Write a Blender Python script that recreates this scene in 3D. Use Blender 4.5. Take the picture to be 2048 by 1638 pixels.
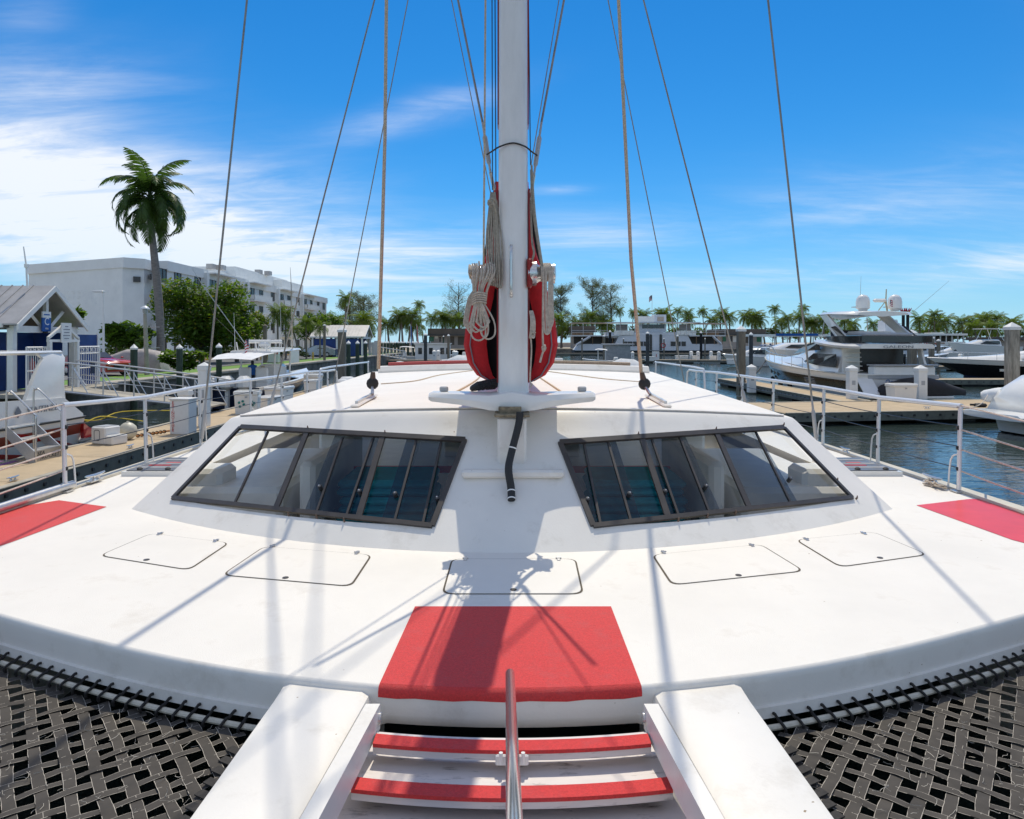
import bpy, bmesh, math, random
from mathutils import Vector, Matrix, noise
R = math.radians
random.seed(7)
scene = bpy.context.scene
for o in list(bpy.data.objects): bpy.data.objects.remove(o)
COL = scene.collection
# ------------------------------------------------------------------ camera
F = 1400.0            # focal length in photo pixels (photo 2048 x 1638)
HZ = 683.0            # horizon row
ZC = 3.30             # eye height above the water
ZD = 1.50             # main deck of the catamaran
ZL = 1.30             # land behind the seawall
ZK = 0.50             # floating docks
cd = bpy.data.cameras.new('camera'); cam = bpy.data.objects.new('camera', cd); COL.objects.link(cam)
cd.sensor_width = 36.0; cd.lens = 36.0 * F / 2048.0
cd.shift_y = -(819.0 - HZ) / 2048.0
cd.clip_start = 0.05; cd.clip_end = 9000
cam.location = (0, 0, ZC); cam.rotation_euler = (R(90), 0, 0)
scene.camera = cam
# ------------------------------------------------------------------ sun + sky
SUN_EL, SUN_AZ = R(60), R(4.5)       # azimuth measured from +Y towards +X
sd = bpy.data.lights.new('sun', 'SUN'); sd.energy = 2.95; sd.angle = R(0.32); sd.color = (1.0, 0.93, 0.78)
sun = bpy.data.objects.new('sun', sd); COL.objects.link(sun)
sun_dir = Vector((math.sin(SUN_AZ) * math.cos(SUN_EL), math.cos(SUN_AZ) * math.cos(SUN_EL), math.sin(SUN_EL)))
sun.rotation_euler = sun_dir.to_track_quat('Z', 'Y').to_euler(); sun.location = sun_dir * 60
world = bpy.data.worlds.new('World'); scene.world = world; world.use_nodes = True
nt = world.node_tree; nt.nodes.clear()
def wn(t, **k):
    n = nt.nodes.new(t)
    for a, b in k.items(): setattr(n, a, b)
    return n
L = nt.links.new
sky = wn('ShaderNodeTexSky', sky_type='NISHITA', sun_disc=False, sun_elevation=SUN_EL, sun_rotation=SUN_AZ,
         altitude=0, air_density=1.0, dust_density=0.0, ozone_density=2.0)
# colour response of the camera to the blue sky: red falls off faster towards the zenith
sc_ = wn('ShaderNodeSeparateColor'); L(sky.outputs[0], sc_.inputs[0])
hs = wn('ShaderNodeCombineColor')
def chan(i, k, g, m):
    a = wn('ShaderNodeMath', operation='MULTIPLY'); a.inputs[1].default_value = k; L(sc_.outputs[i], a.inputs[0])
    p = wn('ShaderNodeMath', operation='POWER'); p.inputs[1].default_value = g; L(a.outputs[0], p.inputs[0])
    q = wn('ShaderNodeMath', operation='MULTIPLY'); q.inputs[1].default_value = m; L(p.outputs[0], q.inputs[0]); L(q.outputs[0], hs.inputs[i])
chan(0, .098, 1.5, 1.7); chan(1, .118, 1.0, 3.75); chan(2, .128, .9, 5.5)
tc = wn('ShaderNodeTexCoord')
# clouds: direction projected on a flat cloud layer, stretched into wisps
sep = wn('ShaderNodeSeparateXYZ'); L(tc.outputs['Generated'], sep.inputs[0])
zc_ = wn('ShaderNodeMath', operation='MAXIMUM'); zc_.inputs[1].default_value = 0.0; L(sep.outputs['Z'], zc_.inputs[0])
zadd = wn('ShaderNodeMath', operation='ADD'); zadd.inputs[1].default_value = 0.16; L(zc_.outputs[0], zadd.inputs[0])
dx = wn('ShaderNodeMath', operation='DIVIDE'); L(sep.outputs['X'], dx.inputs[0]); L(zadd.outputs[0], dx.inputs[1])
dy = wn('ShaderNodeMath', operation='DIVIDE'); L(sep.outputs['Y'], dy.inputs[0]); L(zadd.outputs[0], dy.inputs[1])
cmb = wn('ShaderNodeCombineXYZ'); L(dx.outputs[0], cmb.inputs[0]); L(dy.outputs[0], cmb.inputs[1])
def cloud_noise(loc, rot, scl, scale, detail, rough, dist, lo, hi):
    m = wn('ShaderNodeMapping'); m.inputs['Location'].default_value = loc; m.inputs['Rotation'].default_value = (0, 0, rot); m.inputs['Scale'].default_value = scl
    L(cmb.outputs[0], m.inputs[0])
    n = wn('ShaderNodeTexNoise'); n.inputs['Scale'].default_value = scale; n.inputs['Detail'].default_value = detail
    n.inputs['Roughness'].default_value = rough; n.inputs['Distortion'].default_value = dist
    L(m.outputs[0], n.inputs['Vector'])
    r = wn('ShaderNodeMapRange', interpolation_type='SMOOTHSTEP'); r.inputs['From Min'].default_value = lo; r.inputs['From Max'].default_value = hi
    L(n.outputs['Fac'], r.inputs['Value'])
    return r.outputs[0]
big = cloud_noise((1.7, 0.35, 0.0), 0.25, (0.55, 1.0, 1), 0.75, 3.0, 0.5, 0.2, 0.30, 0.58)
wisp = cloud_noise((4.1, 2.3, 1.0), 0.35, (0.55, 1.7, 1), 1.3, 9.0, 0.62, 0.9, 0.40, 0.78)
fine = cloud_noise((0.6, 7.7, 3.0), 0.2, (0.9, 2.4, 1), 3.0, 8.0, 0.65, 0.6, 0.35, 0.85)
def mth(op, a, b, clamp=False):
    n = wn('ShaderNodeMath', operation=op); n.use_clamp = clamp
    for i, v in enumerate((a, b)):
        if isinstance(v, (int, float)): n.inputs[i].default_value = v
        else: L(v, n.inputs[i])
    return n.outputs[0]
az = mth('ARCTAN2', sep.outputs['X'], sep.outputs['Y']); el = mth('ARCSINE', sep.outputs['Z'], 0)
def blob(px, py, wx, wy, amp, tilt=0.0):
    a0 = math.atan((px - 1024) / F); e0 = math.atan((HZ - py) / F * math.cos(a0))
    da = mth('SUBTRACT', az, a0); de = mth('SUBTRACT', mth('SUBTRACT', el, e0), mth('MULTIPLY', da, tilt))
    q = mth('ADD', mth('POWER', mth('ABSOLUTE', mth('DIVIDE', da, wx), 0), 2), mth('POWER', mth('ABSOLUTE', mth('DIVIDE', de, wy), 0), 2))
    return mth('MULTIPLY', mth('POWER', 2.718, mth('MULTIPLY', q, -1)), amp)
tot = None
for bl in ((150, 400, .24, .075, 1.5, 0), (300, 470, .24, .055, 1.3, -.1), (60, 200, .12, .05, .55, .3), (840, 228, .11, .020, .75, .28), (760, 500, .22, .030, .75, 0), (700, 580, .25, .04, .55, 0),
           (1830, 400, .20, .05, .42, 0), (1990, 540, .11, .020, 1.3, .1), (1180, 470, .12, .028, .6, -.05), (1480, 560, .28, .025, .65, .05), (1110, 380, .04, .006, .6, 0), (60, 20, .04, .03, .5, .5)):
    q = blob(*bl); tot = q if tot is None else mth('ADD', tot, q)
side = wn('ShaderNodeMapRange', interpolation_type='SMOOTHSTEP'); L(sep.outputs['Y'], side.inputs['Value'])
side.inputs['From Min'].default_value = .80; side.inputs['From Max'].default_value = .45; side.inputs['To Max'].default_value = 1.15
tot = mth('ADD', tot, mth('MULTIPLY', side.outputs[0], big))  # heavier cloud outside the view, added to make the fill light whiter
tex = mth('ADD', mth('MULTIPLY', wisp, .85), mth('ADD', mth('MULTIPLY', fine, .35), .15))
soft = mth('ADD', blob(100, 395, .20, .070, .50), mth('ADD', blob(300, 455, .19, .055, .52, -.15), blob(60, 470, .25, .05, .35)))
c = mth('ADD', mth('MULTIPLY', tot, tex), mth('MULTIPLY', soft, mth('ADD', mth('MULTIPLY', big, .42), mth('ADD', mth('MULTIPLY', fine, .45), .14))), True)
c = mth('MULTIPLY', c, 0.93, True)
mixc = wn('ShaderNodeMix', data_type='RGBA'); L(c, mixc.inputs['Factor']); L(hs.outputs[0], mixc.inputs['A'])
mixc.inputs['B'].default_value = (5.7, 5.85, 6.2, 1)
hz_f = mth('MULTIPLY', mth('POWER', 2.718, mth('MULTIPLY', mth('MAXIMUM', el, 0), -13.0)), .92)
mixh = wn('ShaderNodeMix', data_type='RGBA'); L(hz_f, mixh.inputs['Factor']); L(mixc.outputs['Result'], mixh.inputs['A']); mixh.inputs['B'].default_value = (3.0, 4.5, 5.5, 1)
bg = wn('ShaderNodeBackground'); bg.inputs['Strength'].default_value = 0.15; L(mixh.outputs['Result'], bg.inputs['Color'])
wo = wn('ShaderNodeOutputWorld'); L(bg.outputs[0], wo.inputs['Surface'])
vs = scene.view_settings; vs.view_transform = 'Standard'; vs.look = 'None'; vs.exposure = 0.19; vs.gamma = 1.0; vs.use_curve_mapping = False
scene.cycles.max_bounces = 8; scene.cycles.transparent_max_bounces = 24
scene.cycles.use_denoising = True
# ------------------------------------------------------------------ helpers
def W(px, py, Y): return Vector(((px - 1024.0) / F * Y, Y, ZC - (py - HZ) / F * Y))
def G(px, py, z):
    Y = F * (ZC - z) / (py - HZ)
    return Vector(((px - 1024.0) / F * Y, Y, z))
def PX(p): return (1024 + F * p[0] / p[1], HZ + F * (ZC - p[2]) / p[1])
def V(*a): return Vector(a)
MATS = {}
def mat(name, col, rough=0.5, metal=0.0, var=0.12, vscale=3.0, bump=0.0, bscale=40.0, spec=0.5, col2=None, dirt=None, coat=0.0, trans=None, stretch=None, dirt_lo=0.56, dirt_hi=0.72, dscale=2.0, speck=None):
    if name in MATS: return MATS[name]
    m = bpy.data.materials.new(name); m.use_nodes = True; MATS[name] = m
    t = m.node_tree; b = t.nodes['Principled BSDF']; ln = t.links.new
    b.inputs['Roughness'].default_value = rough; b.inputs['Metallic'].default_value = metal
    b.inputs['Specular IOR Level'].default_value = spec; b.inputs['Coat Weight'].default_value = coat
    tcn = t.nodes.new('ShaderNodeTexCoord'); vec = tcn.outputs['Object']
    if stretch:
        mp = t.nodes.new('ShaderNodeMapping'); mp.inputs['Scale'].default_value = stretch; ln(vec, mp.inputs[0]); vec = mp.outputs[0]
    n = t.nodes.new('ShaderNodeTexNoise'); n.inputs['Scale'].default_value = vscale; n.inputs['Detail'].default_value = 6; n.inputs['Roughness'].default_value = 0.6
    ln(vec, n.inputs['Vector'])
    mx = t.nodes.new('ShaderNodeMix'); mx.data_type = 'RGBA'
    c2 = col2 or tuple(max(0, x * (1 - var * 2)) for x in col)
    mx.inputs['A'].default_value = (*c2, 1); mx.inputs['B'].default_value = (*(col if col2 else tuple(min(1, x * (1 + var * .6)) for x in col)), 1)
    rr = t.nodes.new('ShaderNodeMapRange'); rr.inputs['From Min'].default_value = 0.32; rr.inputs['From Max'].default_value = 0.68
    ln(n.outputs['Fac'], rr.inputs['Value']); ln(rr.outputs[0], mx.inputs['Factor'])
    out = mx.outputs['Result']
    if dirt:
        n2 = t.nodes.new('ShaderNodeTexNoise'); n2.inputs['Scale'].default_value = dscale; n2.inputs['Detail'].default_value = 9; n2.inputs['Roughness'].default_value = 0.7
        ln(vec, n2.inputs['Vector'])
        r2 = t.nodes.new('ShaderNodeMapRange'); r2.inputs['From Min'].default_value = dirt_lo; r2.inputs['From Max'].default_value = dirt_hi
        ln(n2.outputs['Fac'], r2.inputs['Value'])
        m2 = t.nodes.new('ShaderNodeMix'); m2.data_type = 'RGBA'; ln(out, m2.inputs['A']); m2.inputs['B'].default_value = (*dirt, 1)
        ln(r2.outputs[0], m2.inputs['Factor']); out = m2.outputs['Result']
    if speck:
        n4 = t.nodes.new('ShaderNodeTexNoise'); n4.inputs['Scale'].default_value = speck[1]; n4.inputs['Detail'].default_value = 2; ln(vec, n4.inputs['Vector'])
        r4 = t.nodes.new('ShaderNodeMapRange'); r4.inputs['From Min'].default_value = speck[2]; r4.inputs['From Max'].default_value = speck[2] + .02; ln(n4.outputs['Fac'], r4.inputs['Value'])
        m4 = t.nodes.new('ShaderNodeMix'); m4.data_type = 'RGBA'; ln(out, m4.inputs['A']); m4.inputs['B'].default_value = (*speck[0], 1); ln(r4.outputs[0], m4.inputs['Factor']); out = m4.outputs['Result']
    ln(out, b.inputs['Base Color'])
    if bump:
        n3 = t.nodes.new('ShaderNodeTexNoise'); n3.inputs['Scale'].default_value = bscale; n3.inputs['Detail'].default_value = 4; ln(vec, n3.inputs['Vector'])
        bp = t.nodes.new('ShaderNodeBump'); bp.inputs['Strength'].default_value = bump; bp.inputs['Distance'].default_value = 0.02
        ln(n3.outputs['Fac'], bp.inputs['Height']); ln(bp.outputs[0], b.inputs['Normal'])
    if trans:
        tb = t.nodes.new('ShaderNodeBsdfTranslucent'); tb.inputs['Color'].default_value = (*trans[1], 1)
        ms = t.nodes.new('ShaderNodeMixShader'); ms.inputs[0].default_value = trans[0]
        ln(b.outputs[0], ms.inputs[1]); ln(tb.outputs[0], ms.inputs[2]); ln(ms.outputs[0], t.nodes['Material Output'].inputs['Surface'])
    return m
def glass(name, tint, refl=0.25, rough=0.02):
    if name in MATS: return MATS[name]
    m = bpy.data.materials.new(name); m.use_nodes = True; MATS[name] = m
    t = m.node_tree; t.nodes.clear(); ln = t.links.new
    tr = t.nodes.new('ShaderNodeBsdfTransparent'); tr.inputs[0].default_value = (*tint, 1)
    gl = t.nodes.new('ShaderNodeBsdfGlossy'); gl.inputs['Roughness'].default_value = rough; gl.inputs['Color'].default_value = (1, 1, 1, 1)
    lw = t.nodes.new('ShaderNodeLayerWeight'); lw.inputs[0].default_value = .5
    pw = t.nodes.new('ShaderNodeMath'); pw.operation = 'POWER'; pw.inputs[1].default_value = 5; ln(lw.outputs['Facing'], pw.inputs[0])
    mp = t.nodes.new('ShaderNodeMath'); mp.operation = 'MULTIPLY_ADD'; mp.inputs[1].default_value = .9; mp.inputs[2].default_value = .035 + refl * 0.1; mp.use_clamp = True
    ln(pw.outputs[0], mp.inputs[0])
    mx = t.nodes.new('ShaderNodeMixShader'); ln(mp.outputs[0], mx.inputs[0]); ln(tr.outputs[0], mx.inputs[1]); ln(gl.outputs[0], mx.inputs[2])
    o = t.nodes.new('ShaderNodeOutputMaterial'); ln(mx.outputs[0], o.inputs['Surface'])
    return m
class MB:
    def __init__(s): s.v = []; s.f = []; s.uv = None
    def add(s, vs, fs):
        k = len(s.v); s.v += [tuple(p) for p in vs]; s.f += [tuple(i + k for i in f) for f in fs]; return s
    def box(s, c, d, rz=0.0, ch=0.0, M=None):
        x, y, z = d[0] / 2, d[1] / 2, d[2] / 2
        if ch <= 0:
            vs = [(-x, -y, -z), (x, -y, -z), (x, y, -z), (-x, y, -z), (-x, -y, z), (x, -y, z), (x, y, z), (-x, y, z)]
            fs = [(0, 3, 2, 1), (4, 5, 6, 7), (0, 1, 5, 4), (1, 2, 6, 5), (2, 3, 7, 6), (3, 0, 4, 7)]
        else:
            ch = min(ch, x * .9, y * .9, z * .9); vs = []; fs = []
            def ring(zz, i): return [(-x + i, -y, zz), (x - i, -y, zz), (x, -y + i, zz), (x, y - i, zz), (x - i, y, zz), (-x + i, y, zz), (-x, y - i, zz), (-x, -y + i, zz)]
            def ringin(zz): 
                a, b = x - ch, y - ch; i = ch * .4
                return [(-a + i, -b, zz), (a - i, -b, zz), (a, -b + i, zz), (a, b - i, zz), (a - i, b, zz), (-a + i, b, zz), (-a, b - i, zz), (-a, -b + i, zz)]
            vs = ringin(-z) + ring(-z + ch, ch) + ring(z - ch, ch) + ringin(z)
            fs = [tuple(range(7, -1, -1)), tuple(range(24, 32))]
            for r in range(3):
                for i in range(8):
                    j = (i + 1) % 8; fs.append((r * 8 + i, r * 8 + j, r * 8 + 8 + j, r * 8 + 8 + i))
        m = M or Matrix.Rotation(rz, 3, 'Z'); c = Vector(c)
        return s.add([c + m @ Vector(p) for p in vs], fs)
    def tube(s, pts, r, n=6, cap=True, closed=False):
        pts = [Vector(p) for p in pts]; k = len(pts); rs = r if isinstance(r, (list, tuple)) else [r] * k
        vs = []; prev = None
        for i, p in enumerate(pts):
            if closed: t = pts[(i + 1) % k] - pts[i - 1]
            else: t = pts[min(i + 1, k - 1)] - pts[max(i - 1, 0)]
            if t.length < 1e-9: t = Vector((0, 0, 1))
            t.normalize()
            if prev is None:
                a = Vector((0, 0, 1)) if abs(t.z) < .9 else Vector((1, 0, 0)); u = t.cross(a).normalized()
            else:
                u = prev - t * prev.dot(t)
                u = u.normalized() if u.length > 1e-6 else t.cross(Vector((0.3, 0.7, 0.2))).normalized()
            prev = u; w = t.cross(u)
            for j in range(n):
                a = 2 * math.pi * j / n; vs.append(p + (u * math.cos(a) + w * math.sin(a)) * rs[i])
        fs = []
        for i in range(k if closed else k - 1):
            for j in range(n):
                a = i * n + j; b = i * n + (j + 1) % n; i2 = (i + 1) % k
                fs.append((a, b, i2 * n + (j + 1) % n, i2 * n + j))
        if cap and not closed: fs += [tuple(range(n - 1, -1, -1)), tuple(range((k - 1) * n, k * n))]
        return s.add(vs, fs)
    def lathe(s, prof, c=(0, 0, 0), n=12, axis='Z', cap=True):
        vs = []; fs = []; c = Vector(c)
        for r, h in prof:
            for j in range(n):
                a = 2 * math.pi * j / n; p = (r * math.cos(a), r * math.sin(a), h)
                if axis == 'X': p = (h, p[0], p[1])
                elif axis == 'Y': p = (p[0], h, p[1])
                vs.append(c + Vector(p))
        for i in range(len(prof) - 1):
            for j in range(n): fs.append((i * n + j, i * n + (j + 1) % n, i * n + n + (j + 1) % n, i * n + n + j))
        if cap: fs += [tuple(range(n - 1, -1, -1)), tuple(range((len(prof) - 1) * n, len(prof) * n))]
        return s.add(vs, fs)
    def poly(s, pts): return s.add(pts, [tuple(range(len(pts)))])
    def prism(s, pts, d):
        pts = [Vector(p) for p in pts]; d = Vector(d); n = len(pts)
        return s.add(pts + [p + d for p in pts], [tuple(range(n - 1, -1, -1)), tuple(range(n, 2 * n))] + [(i, (i + 1) % n, n + (i + 1) % n, n + i) for i in range(n)])
    def loft(s, rings, closed=True, cap=False):
        n = len(rings[0]); vs = [p for r in rings for p in r]; fs = []
        for i in range(len(rings) - 1):
            for j in range(n if closed else n - 1): fs.append((i * n + j, i * n + (j + 1) % n, i * n + n + (j + 1) % n, i * n + n + j))
        if cap: fs += [tuple(range(n - 1, -1, -1)), tuple(range((len(rings) - 1) * n, len(rings) * n))]
        return s.add(vs, fs)
    def grid(s, fn, nu, nv, skip=None):
        vs = [fn(i / nu, j / nv) for j in range(nv + 1) for i in range(nu + 1)]
        fs = [(j * (nu + 1) + i, j * (nu + 1) + i + 1, (j + 1) * (nu + 1) + i + 1, (j + 1) * (nu + 1) + i) for j in range(nv) for i in range(nu) if not (skip and skip(i, j))]
        return s.add(vs, fs)
    def mesh(s, name, smooth=True, angle=38):
        me = bpy.data.meshes.new(name); me.from_pydata([tuple(p) for p in s.v], [], s.f)
        if s.uv:
            uvl = me.uv_layers.new(name='UVMap')
            for l in me.loops: uvl.data[l.index].uv = s.uv[l.vertex_index]
        if smooth:
            me.polygons.foreach_set('use_smooth', [True] * len(me.polygons)); me.set_sharp_from_angle(angle=R(angle))
        me.update(); return me
def fixn(me):
    bm = bmesh.new(); bm.from_mesh(me); bmesh.ops.recalc_face_normals(bm, faces=bm.faces); bm.to_mesh(me); bm.free()
ROOTS = {}
def link(name, me, material=None, parent=None):
    o = bpy.data.objects.new(name, me); COL.objects.link(o)
    if material and me and not me.materials: me.materials.append(MATS[material] if isinstance(material, str) else material)
    if parent:
        o.parent = parent
        if parent.name in ROOTS: o.location = -ROOTS[parent.name]
    return o
def obj(name, mb, material, parent=None, smooth=True, angle=38, recalc=True):
    me = mb.mesh(name, smooth, angle)
    if recalc: fixn(me)
    return link(name, me, material, parent)
def tag(o, label, cat=None, group=None, kind=None):
    if label: o['label'] = label
    if cat: o['category'] = cat
    if group: o['group'] = group
    if kind: o['kind'] = kind
    return o
def thing(name, label, cat, loc=(0, 0, 0), rz=0.0, group=None, world=False, scale=1.0):
    """Empty at a thing's base; world=True: parts are given in scene coordinates."""
    e = bpy.data.objects.new(name, None); COL.objects.link(e); e.location = loc; e.rotation_euler = (0, 0, rz); e.scale = (scale,) * 3; e.empty_display_size = .2
    if world: ROOTS[e.name] = Vector(loc)
    return tag(e, label, cat, group)
def one(name, mb, material, label, cat, loc=None, group=None, kind=None, smooth=True, angle=38):
    """a thing of a single mesh; vertices in scene coordinates, origin moved to loc"""
    if loc is not None:
        loc = Vector(loc); mb.v = [tuple(Vector(p) - loc) for p in mb.v]
    o = obj(name, mb, material, None, smooth, angle)
    if loc is not None: o.location = loc
    return tag(o, label, cat, group, kind)
def copy_tree(o, loc=None, rz=None, label=None, parent=None, scale=None):
    c = o.copy(); COL.objects.link(c)
    if parent: c.parent = parent
    if loc is not None: c.location = loc
    if rz is not None: c.rotation_euler = (0, 0, rz)
    if scale is not None: c.scale = (scale,) * 3 if not isinstance(scale, tuple) else scale
    if label: c['label'] = label
    for ch in o.children: copy_tree(ch, parent=c)
    return c
def setstruct(name, mb, material, smooth=False, kind='structure', label=None, cat=None):
    o = obj(name, mb, material, None, smooth); o['kind'] = kind
    if label: o['label'] = label
    if cat: o['category'] = cat
    return o
def rope_pts(a, b, sag, n=10):
    a = Vector(a); b = Vector(b); return [a.lerp(b, i / n) - Vector((0, 0, sag * 4 * (i / n) * (1 - i / n))) for i in range(n + 1)]
def smooth_path(pts, k=4):
    pts = [Vector(p) for p in pts]; out = []
    for i in range(len(pts) - 1):
        p0 = pts[max(i - 1, 0)]; p1 = pts[i]; p2 = pts[i + 1]; p3 = pts[min(i + 2, len(pts) - 1)]
        for j in range(k):
            t = j / k; out.append(.5 * ((2 * p1) + (p2 - p0) * t + (2 * p0 - 5 * p1 + 4 * p2 - p3) * t * t + (3 * p1 - p0 - 3 * p2 + p3) * t ** 3))
    out.append(pts[-1]); return out
def text(name, s, size, material, parent, loc, rot, depth=0.004, align='CENTER', shear=0.0, sx=1.0, world_m=None):
    cu = bpy.data.curves.new(name, 'FONT'); cu.body = s; cu.size = size; cu.align_x = align; cu.align_y = 'CENTER'; cu.extrude = depth; cu.shear = shear
    cu.resolution_u = 2
    t = bpy.data.objects.new(name, cu); COL.objects.link(t)
    bpy.context.view_layer.update()
    me = bpy.data.meshes.new_from_object(t); bpy.data.objects.remove(t)
    me.materials.clear(); me.materials.append(MATS[material])
    o = bpy.data.objects.new(name, me); COL.objects.link(o); o.location = loc; o.rotation_euler = rot; o.scale = (sx, 1, 1)
    if parent:
        o.parent = parent
        if parent.name in ROOTS: o.location = Vector(loc) - ROOTS[parent.name]
    return o
# ------------------------------------------------------------------ materials
mat('gelcoat', (.82, .77, .69), .42, var=.03, vscale=1.6, bump=.05, bscale=60, dirt=(.50, .44, .35), dirt_lo=.54, dirt_hi=.95, dscale=2.6, speck=((.30, .21, .11), 25.0, .77))
mat('gelcoat_deck', (.82, .77, .69), .55, var=.035, vscale=1.1, bump=.22, bscale=160, dirt=(.54, .47, .38), dirt_lo=.56, dirt_hi=.96, dscale=2.2, speck=((.30, .20, .10), 22.0, .775))
mat('gelcoat_smooth', (.82, .785, .72), .25, var=.03, vscale=2, coat=.3)
mat('boat_white', (.82, .79, .73), .2, var=.02, coat=.4)
mat('boat_grey', (.42, .42, .42), .4, var=.05)
mat('mast_paint', (.82, .79, .74), .3, var=.04, vscale=5, coat=.2, dirt=(.55, .53, .48), dirt_lo=.60, dirt_hi=.9, dscale=4, stretch=(2, 2, .5))
mat('red_paint', (.74, .042, .038), .6, var=.10, vscale=90, bump=.5, bscale=260, dirt=(.60, .07, .07), dirt_lo=.52, dirt_hi=.8, dscale=7)
mat('red_gloss', (.80, .062, .055), .32, var=.05, vscale=3, spec=.3)
mat('red_canvas', (.55, .008, .012), .75, var=.16, vscale=5, bump=.3, bscale=30)
mat('black_inside', (.012, .012, .013), .8)
mat('dark_frame', (.05, .042, .036), .45, var=.15, vscale=8)
mat('black_rubber', (.02, .02, .02), .6, bump=.3, bscale=300)
mat('black_wire', (.03, .03, .032), .35)
mat('steel_wire', (.30, .28, .25), .4, .6)
mat('chrome', (.66, .64, .61), .2, .72, var=.04)
mat('alu', (.62, .61, .59), .36, .6, var=.06, vscale=20)
mat('steel_tube', (.62, .62, .62), .16, .9, var=.05)
mat('alu_paint', (.72, .72, .71), .4, .15, var=.05)
mat('stanchion', (.76, .76, .75), .28, .25, var=.04, dirt=(.45, .32, .2), dirt_lo=.66, dirt_hi=.8, dscale=5)
mat('rope_beige', (.70, .54, .36), .85, var=.16, vscale=40, bump=.6, bscale=180)
mat('rope_white', (.64, .54, .43), .85, var=.15, vscale=30, bump=.6, bscale=160, dirt=(.45, .08, .06), dirt_lo=.66, dirt_hi=.69, dscale=60)
mat('rope_grey', (.46, .40, .31), .85, var=.15, vscale=30, bump=.6, bscale=160)
mat('rope_red', (.55, .10, .09), .8, var=.2, vscale=60)
mat('cord_black', (.028, .024, .021), .8, var=.3, vscale=50)
mat('rod_cream', (.66, .59, .46), .5, var=.1, vscale=20)
mat('groove', (.10, .075, .045), .8)
mat('teal', (.01, .38, .46), .7, var=.12, vscale=6, bump=.15, bscale=50)
mat('cream', (.84, .80, .72), .5, var=.05)
mat('brown_trim', (.16, .10, .07), .6)
mat('lettering_red', (.6, .03, .02), .5)
mat('lettering_dark', (.03, .03, .035), .5)
mat('lettering_grey', (.22, .23, .25), .5)
mat('lettering_blue', (.02, .12, .4), .5)
mat('white_paint', (.82, .80, .75), .45, var=.04)
glass('clear_pane', (.88, .90, .90), .0)
glass('tint_pane', (.34, .385, .43), .1)
glass('smoke_pane', (.05, .055, .06), .4)
glass('hatch_pane', (.25, .27, .30), .5)
# ================================================================== water
def water():
    m = bpy.data.materials.new('water'); m.use_nodes = True; MATS['water'] = m
    t = m.node_tree; b = t.nodes['Principled BSDF']; ln = t.links.new
    b.inputs['Base Color'].default_value = (.030, .045, .040, 1); b.inputs['Roughness'].default_value = .04; b.inputs['IOR'].default_value = 1.33
    tcn = t.nodes.new('ShaderNodeTexCoord')
    mp = t.nodes.new('ShaderNodeMapping'); mp.inputs['Scale'].default_value = (.45, 1.2, 1); mp.inputs['Rotation'].default_value = (0, 0, .15); ln(tcn.outputs['Object'], mp.inputs[0])
    n1 = t.nodes.new('ShaderNodeTexNoise'); n1.inputs['Scale'].default_value = 1.6; n1.inputs['Detail'].default_value = 3; n1.inputs['Roughness'].default_value = .5; n1.inputs['Distortion'].default_value = .4; ln(mp.outputs[0], n1.inputs['Vector'])
    n2 = t.nodes.new('ShaderNodeTexNoise'); n2.inputs['Scale'].default_value = 7; n2.inputs['Detail'].default_value = 2; ln(mp.outputs[0], n2.inputs['Vector'])
    mm = t.nodes.new('ShaderNodeMath'); mm.operation = 'MULTIPLY_ADD'; mm.inputs[1].default_value = .22; ln(n2.outputs['Fac'], mm.inputs[0]); ln(n1.outputs['Fac'], mm.inputs[2])
    bp = t.nodes.new('ShaderNodeBump'); bp.inputs['Strength'].default_value = .6; bp.inputs['Distance'].default_value = .06; ln(mm.outputs[0], bp.inputs['Height']); ln(bp.outputs[0], b.inputs['Normal'])
    mb = MB().poly([(-3000, -200, 0), (3000, -200, 0), (3000, 6000, 0), (-3000, 6000, 0)])
    setstruct('water', mb, 'water')
water()
# ================================================================== catamaran
CAT = thing('catamaran', 'white sailing catamaran in the foreground with red deck patches and tall mast', 'catamaran', (0, 9, 0), world=True)
def Edeck(X): return 3.63 + .1062 * X * X - .0016 * X ** 4
def B(u): return V(4.09 * u, 5.96 + 1.56 * u * u, ZD)
def T(u): return V(3.374 * u, 7.25 + 1.20 * u * u, ZD + 1.095 - .212 * u * u)
def S(u, v):
    b = B(u); t = T(u)
    k = b.lerp(t, .86)                                   # knee where the face starts to round over
    if v <= .82:
        p = b.lerp(k, v / .82)
        return p
    c = b.lerp(t, .97); c.z = t.z - .004
    w = (v - .82) / .18
    return k * (1 - w) ** 2 + c * 2 * w * (1 - w) + t * w ** 2
def uvS(px, py):
    u = (px - 1024) / 640.0; v = .5
    for _ in range(30):
        q = PX(S(u, v)); e = .002
        qu = PX(S(u + e, v)); qv = PX(S(u, v + e))
        a, b_, c_, d = (qu[0] - q[0]) / e, (qv[0] - q[0]) / e, (qu[1] - q[1]) / e, (qv[1] - q[1]) / e
        rx, ry = px - q[0], py - q[1]; det = a * d - b_ * c_
        if abs(det) < 1e-6: break
        u += (rx * d - b_ * ry) / det; v += (a * ry - c_ * rx) / det
        v = max(-.2, min(1.1, v)); u = max(-1.3, min(1.3, u))
    return u, v
def Nrm(u, v):
    e = .01; n = (S(u + e, v) - S(u - e, v)).cross(S(u, v + e) - S(u, v - e)).normalized()
    return n if n.y < 0 else -n
def onS(px, py, off=0.0):
    u, v = uvS(px, py); return S(u, v) + Nrm(u, v) * off
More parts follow.
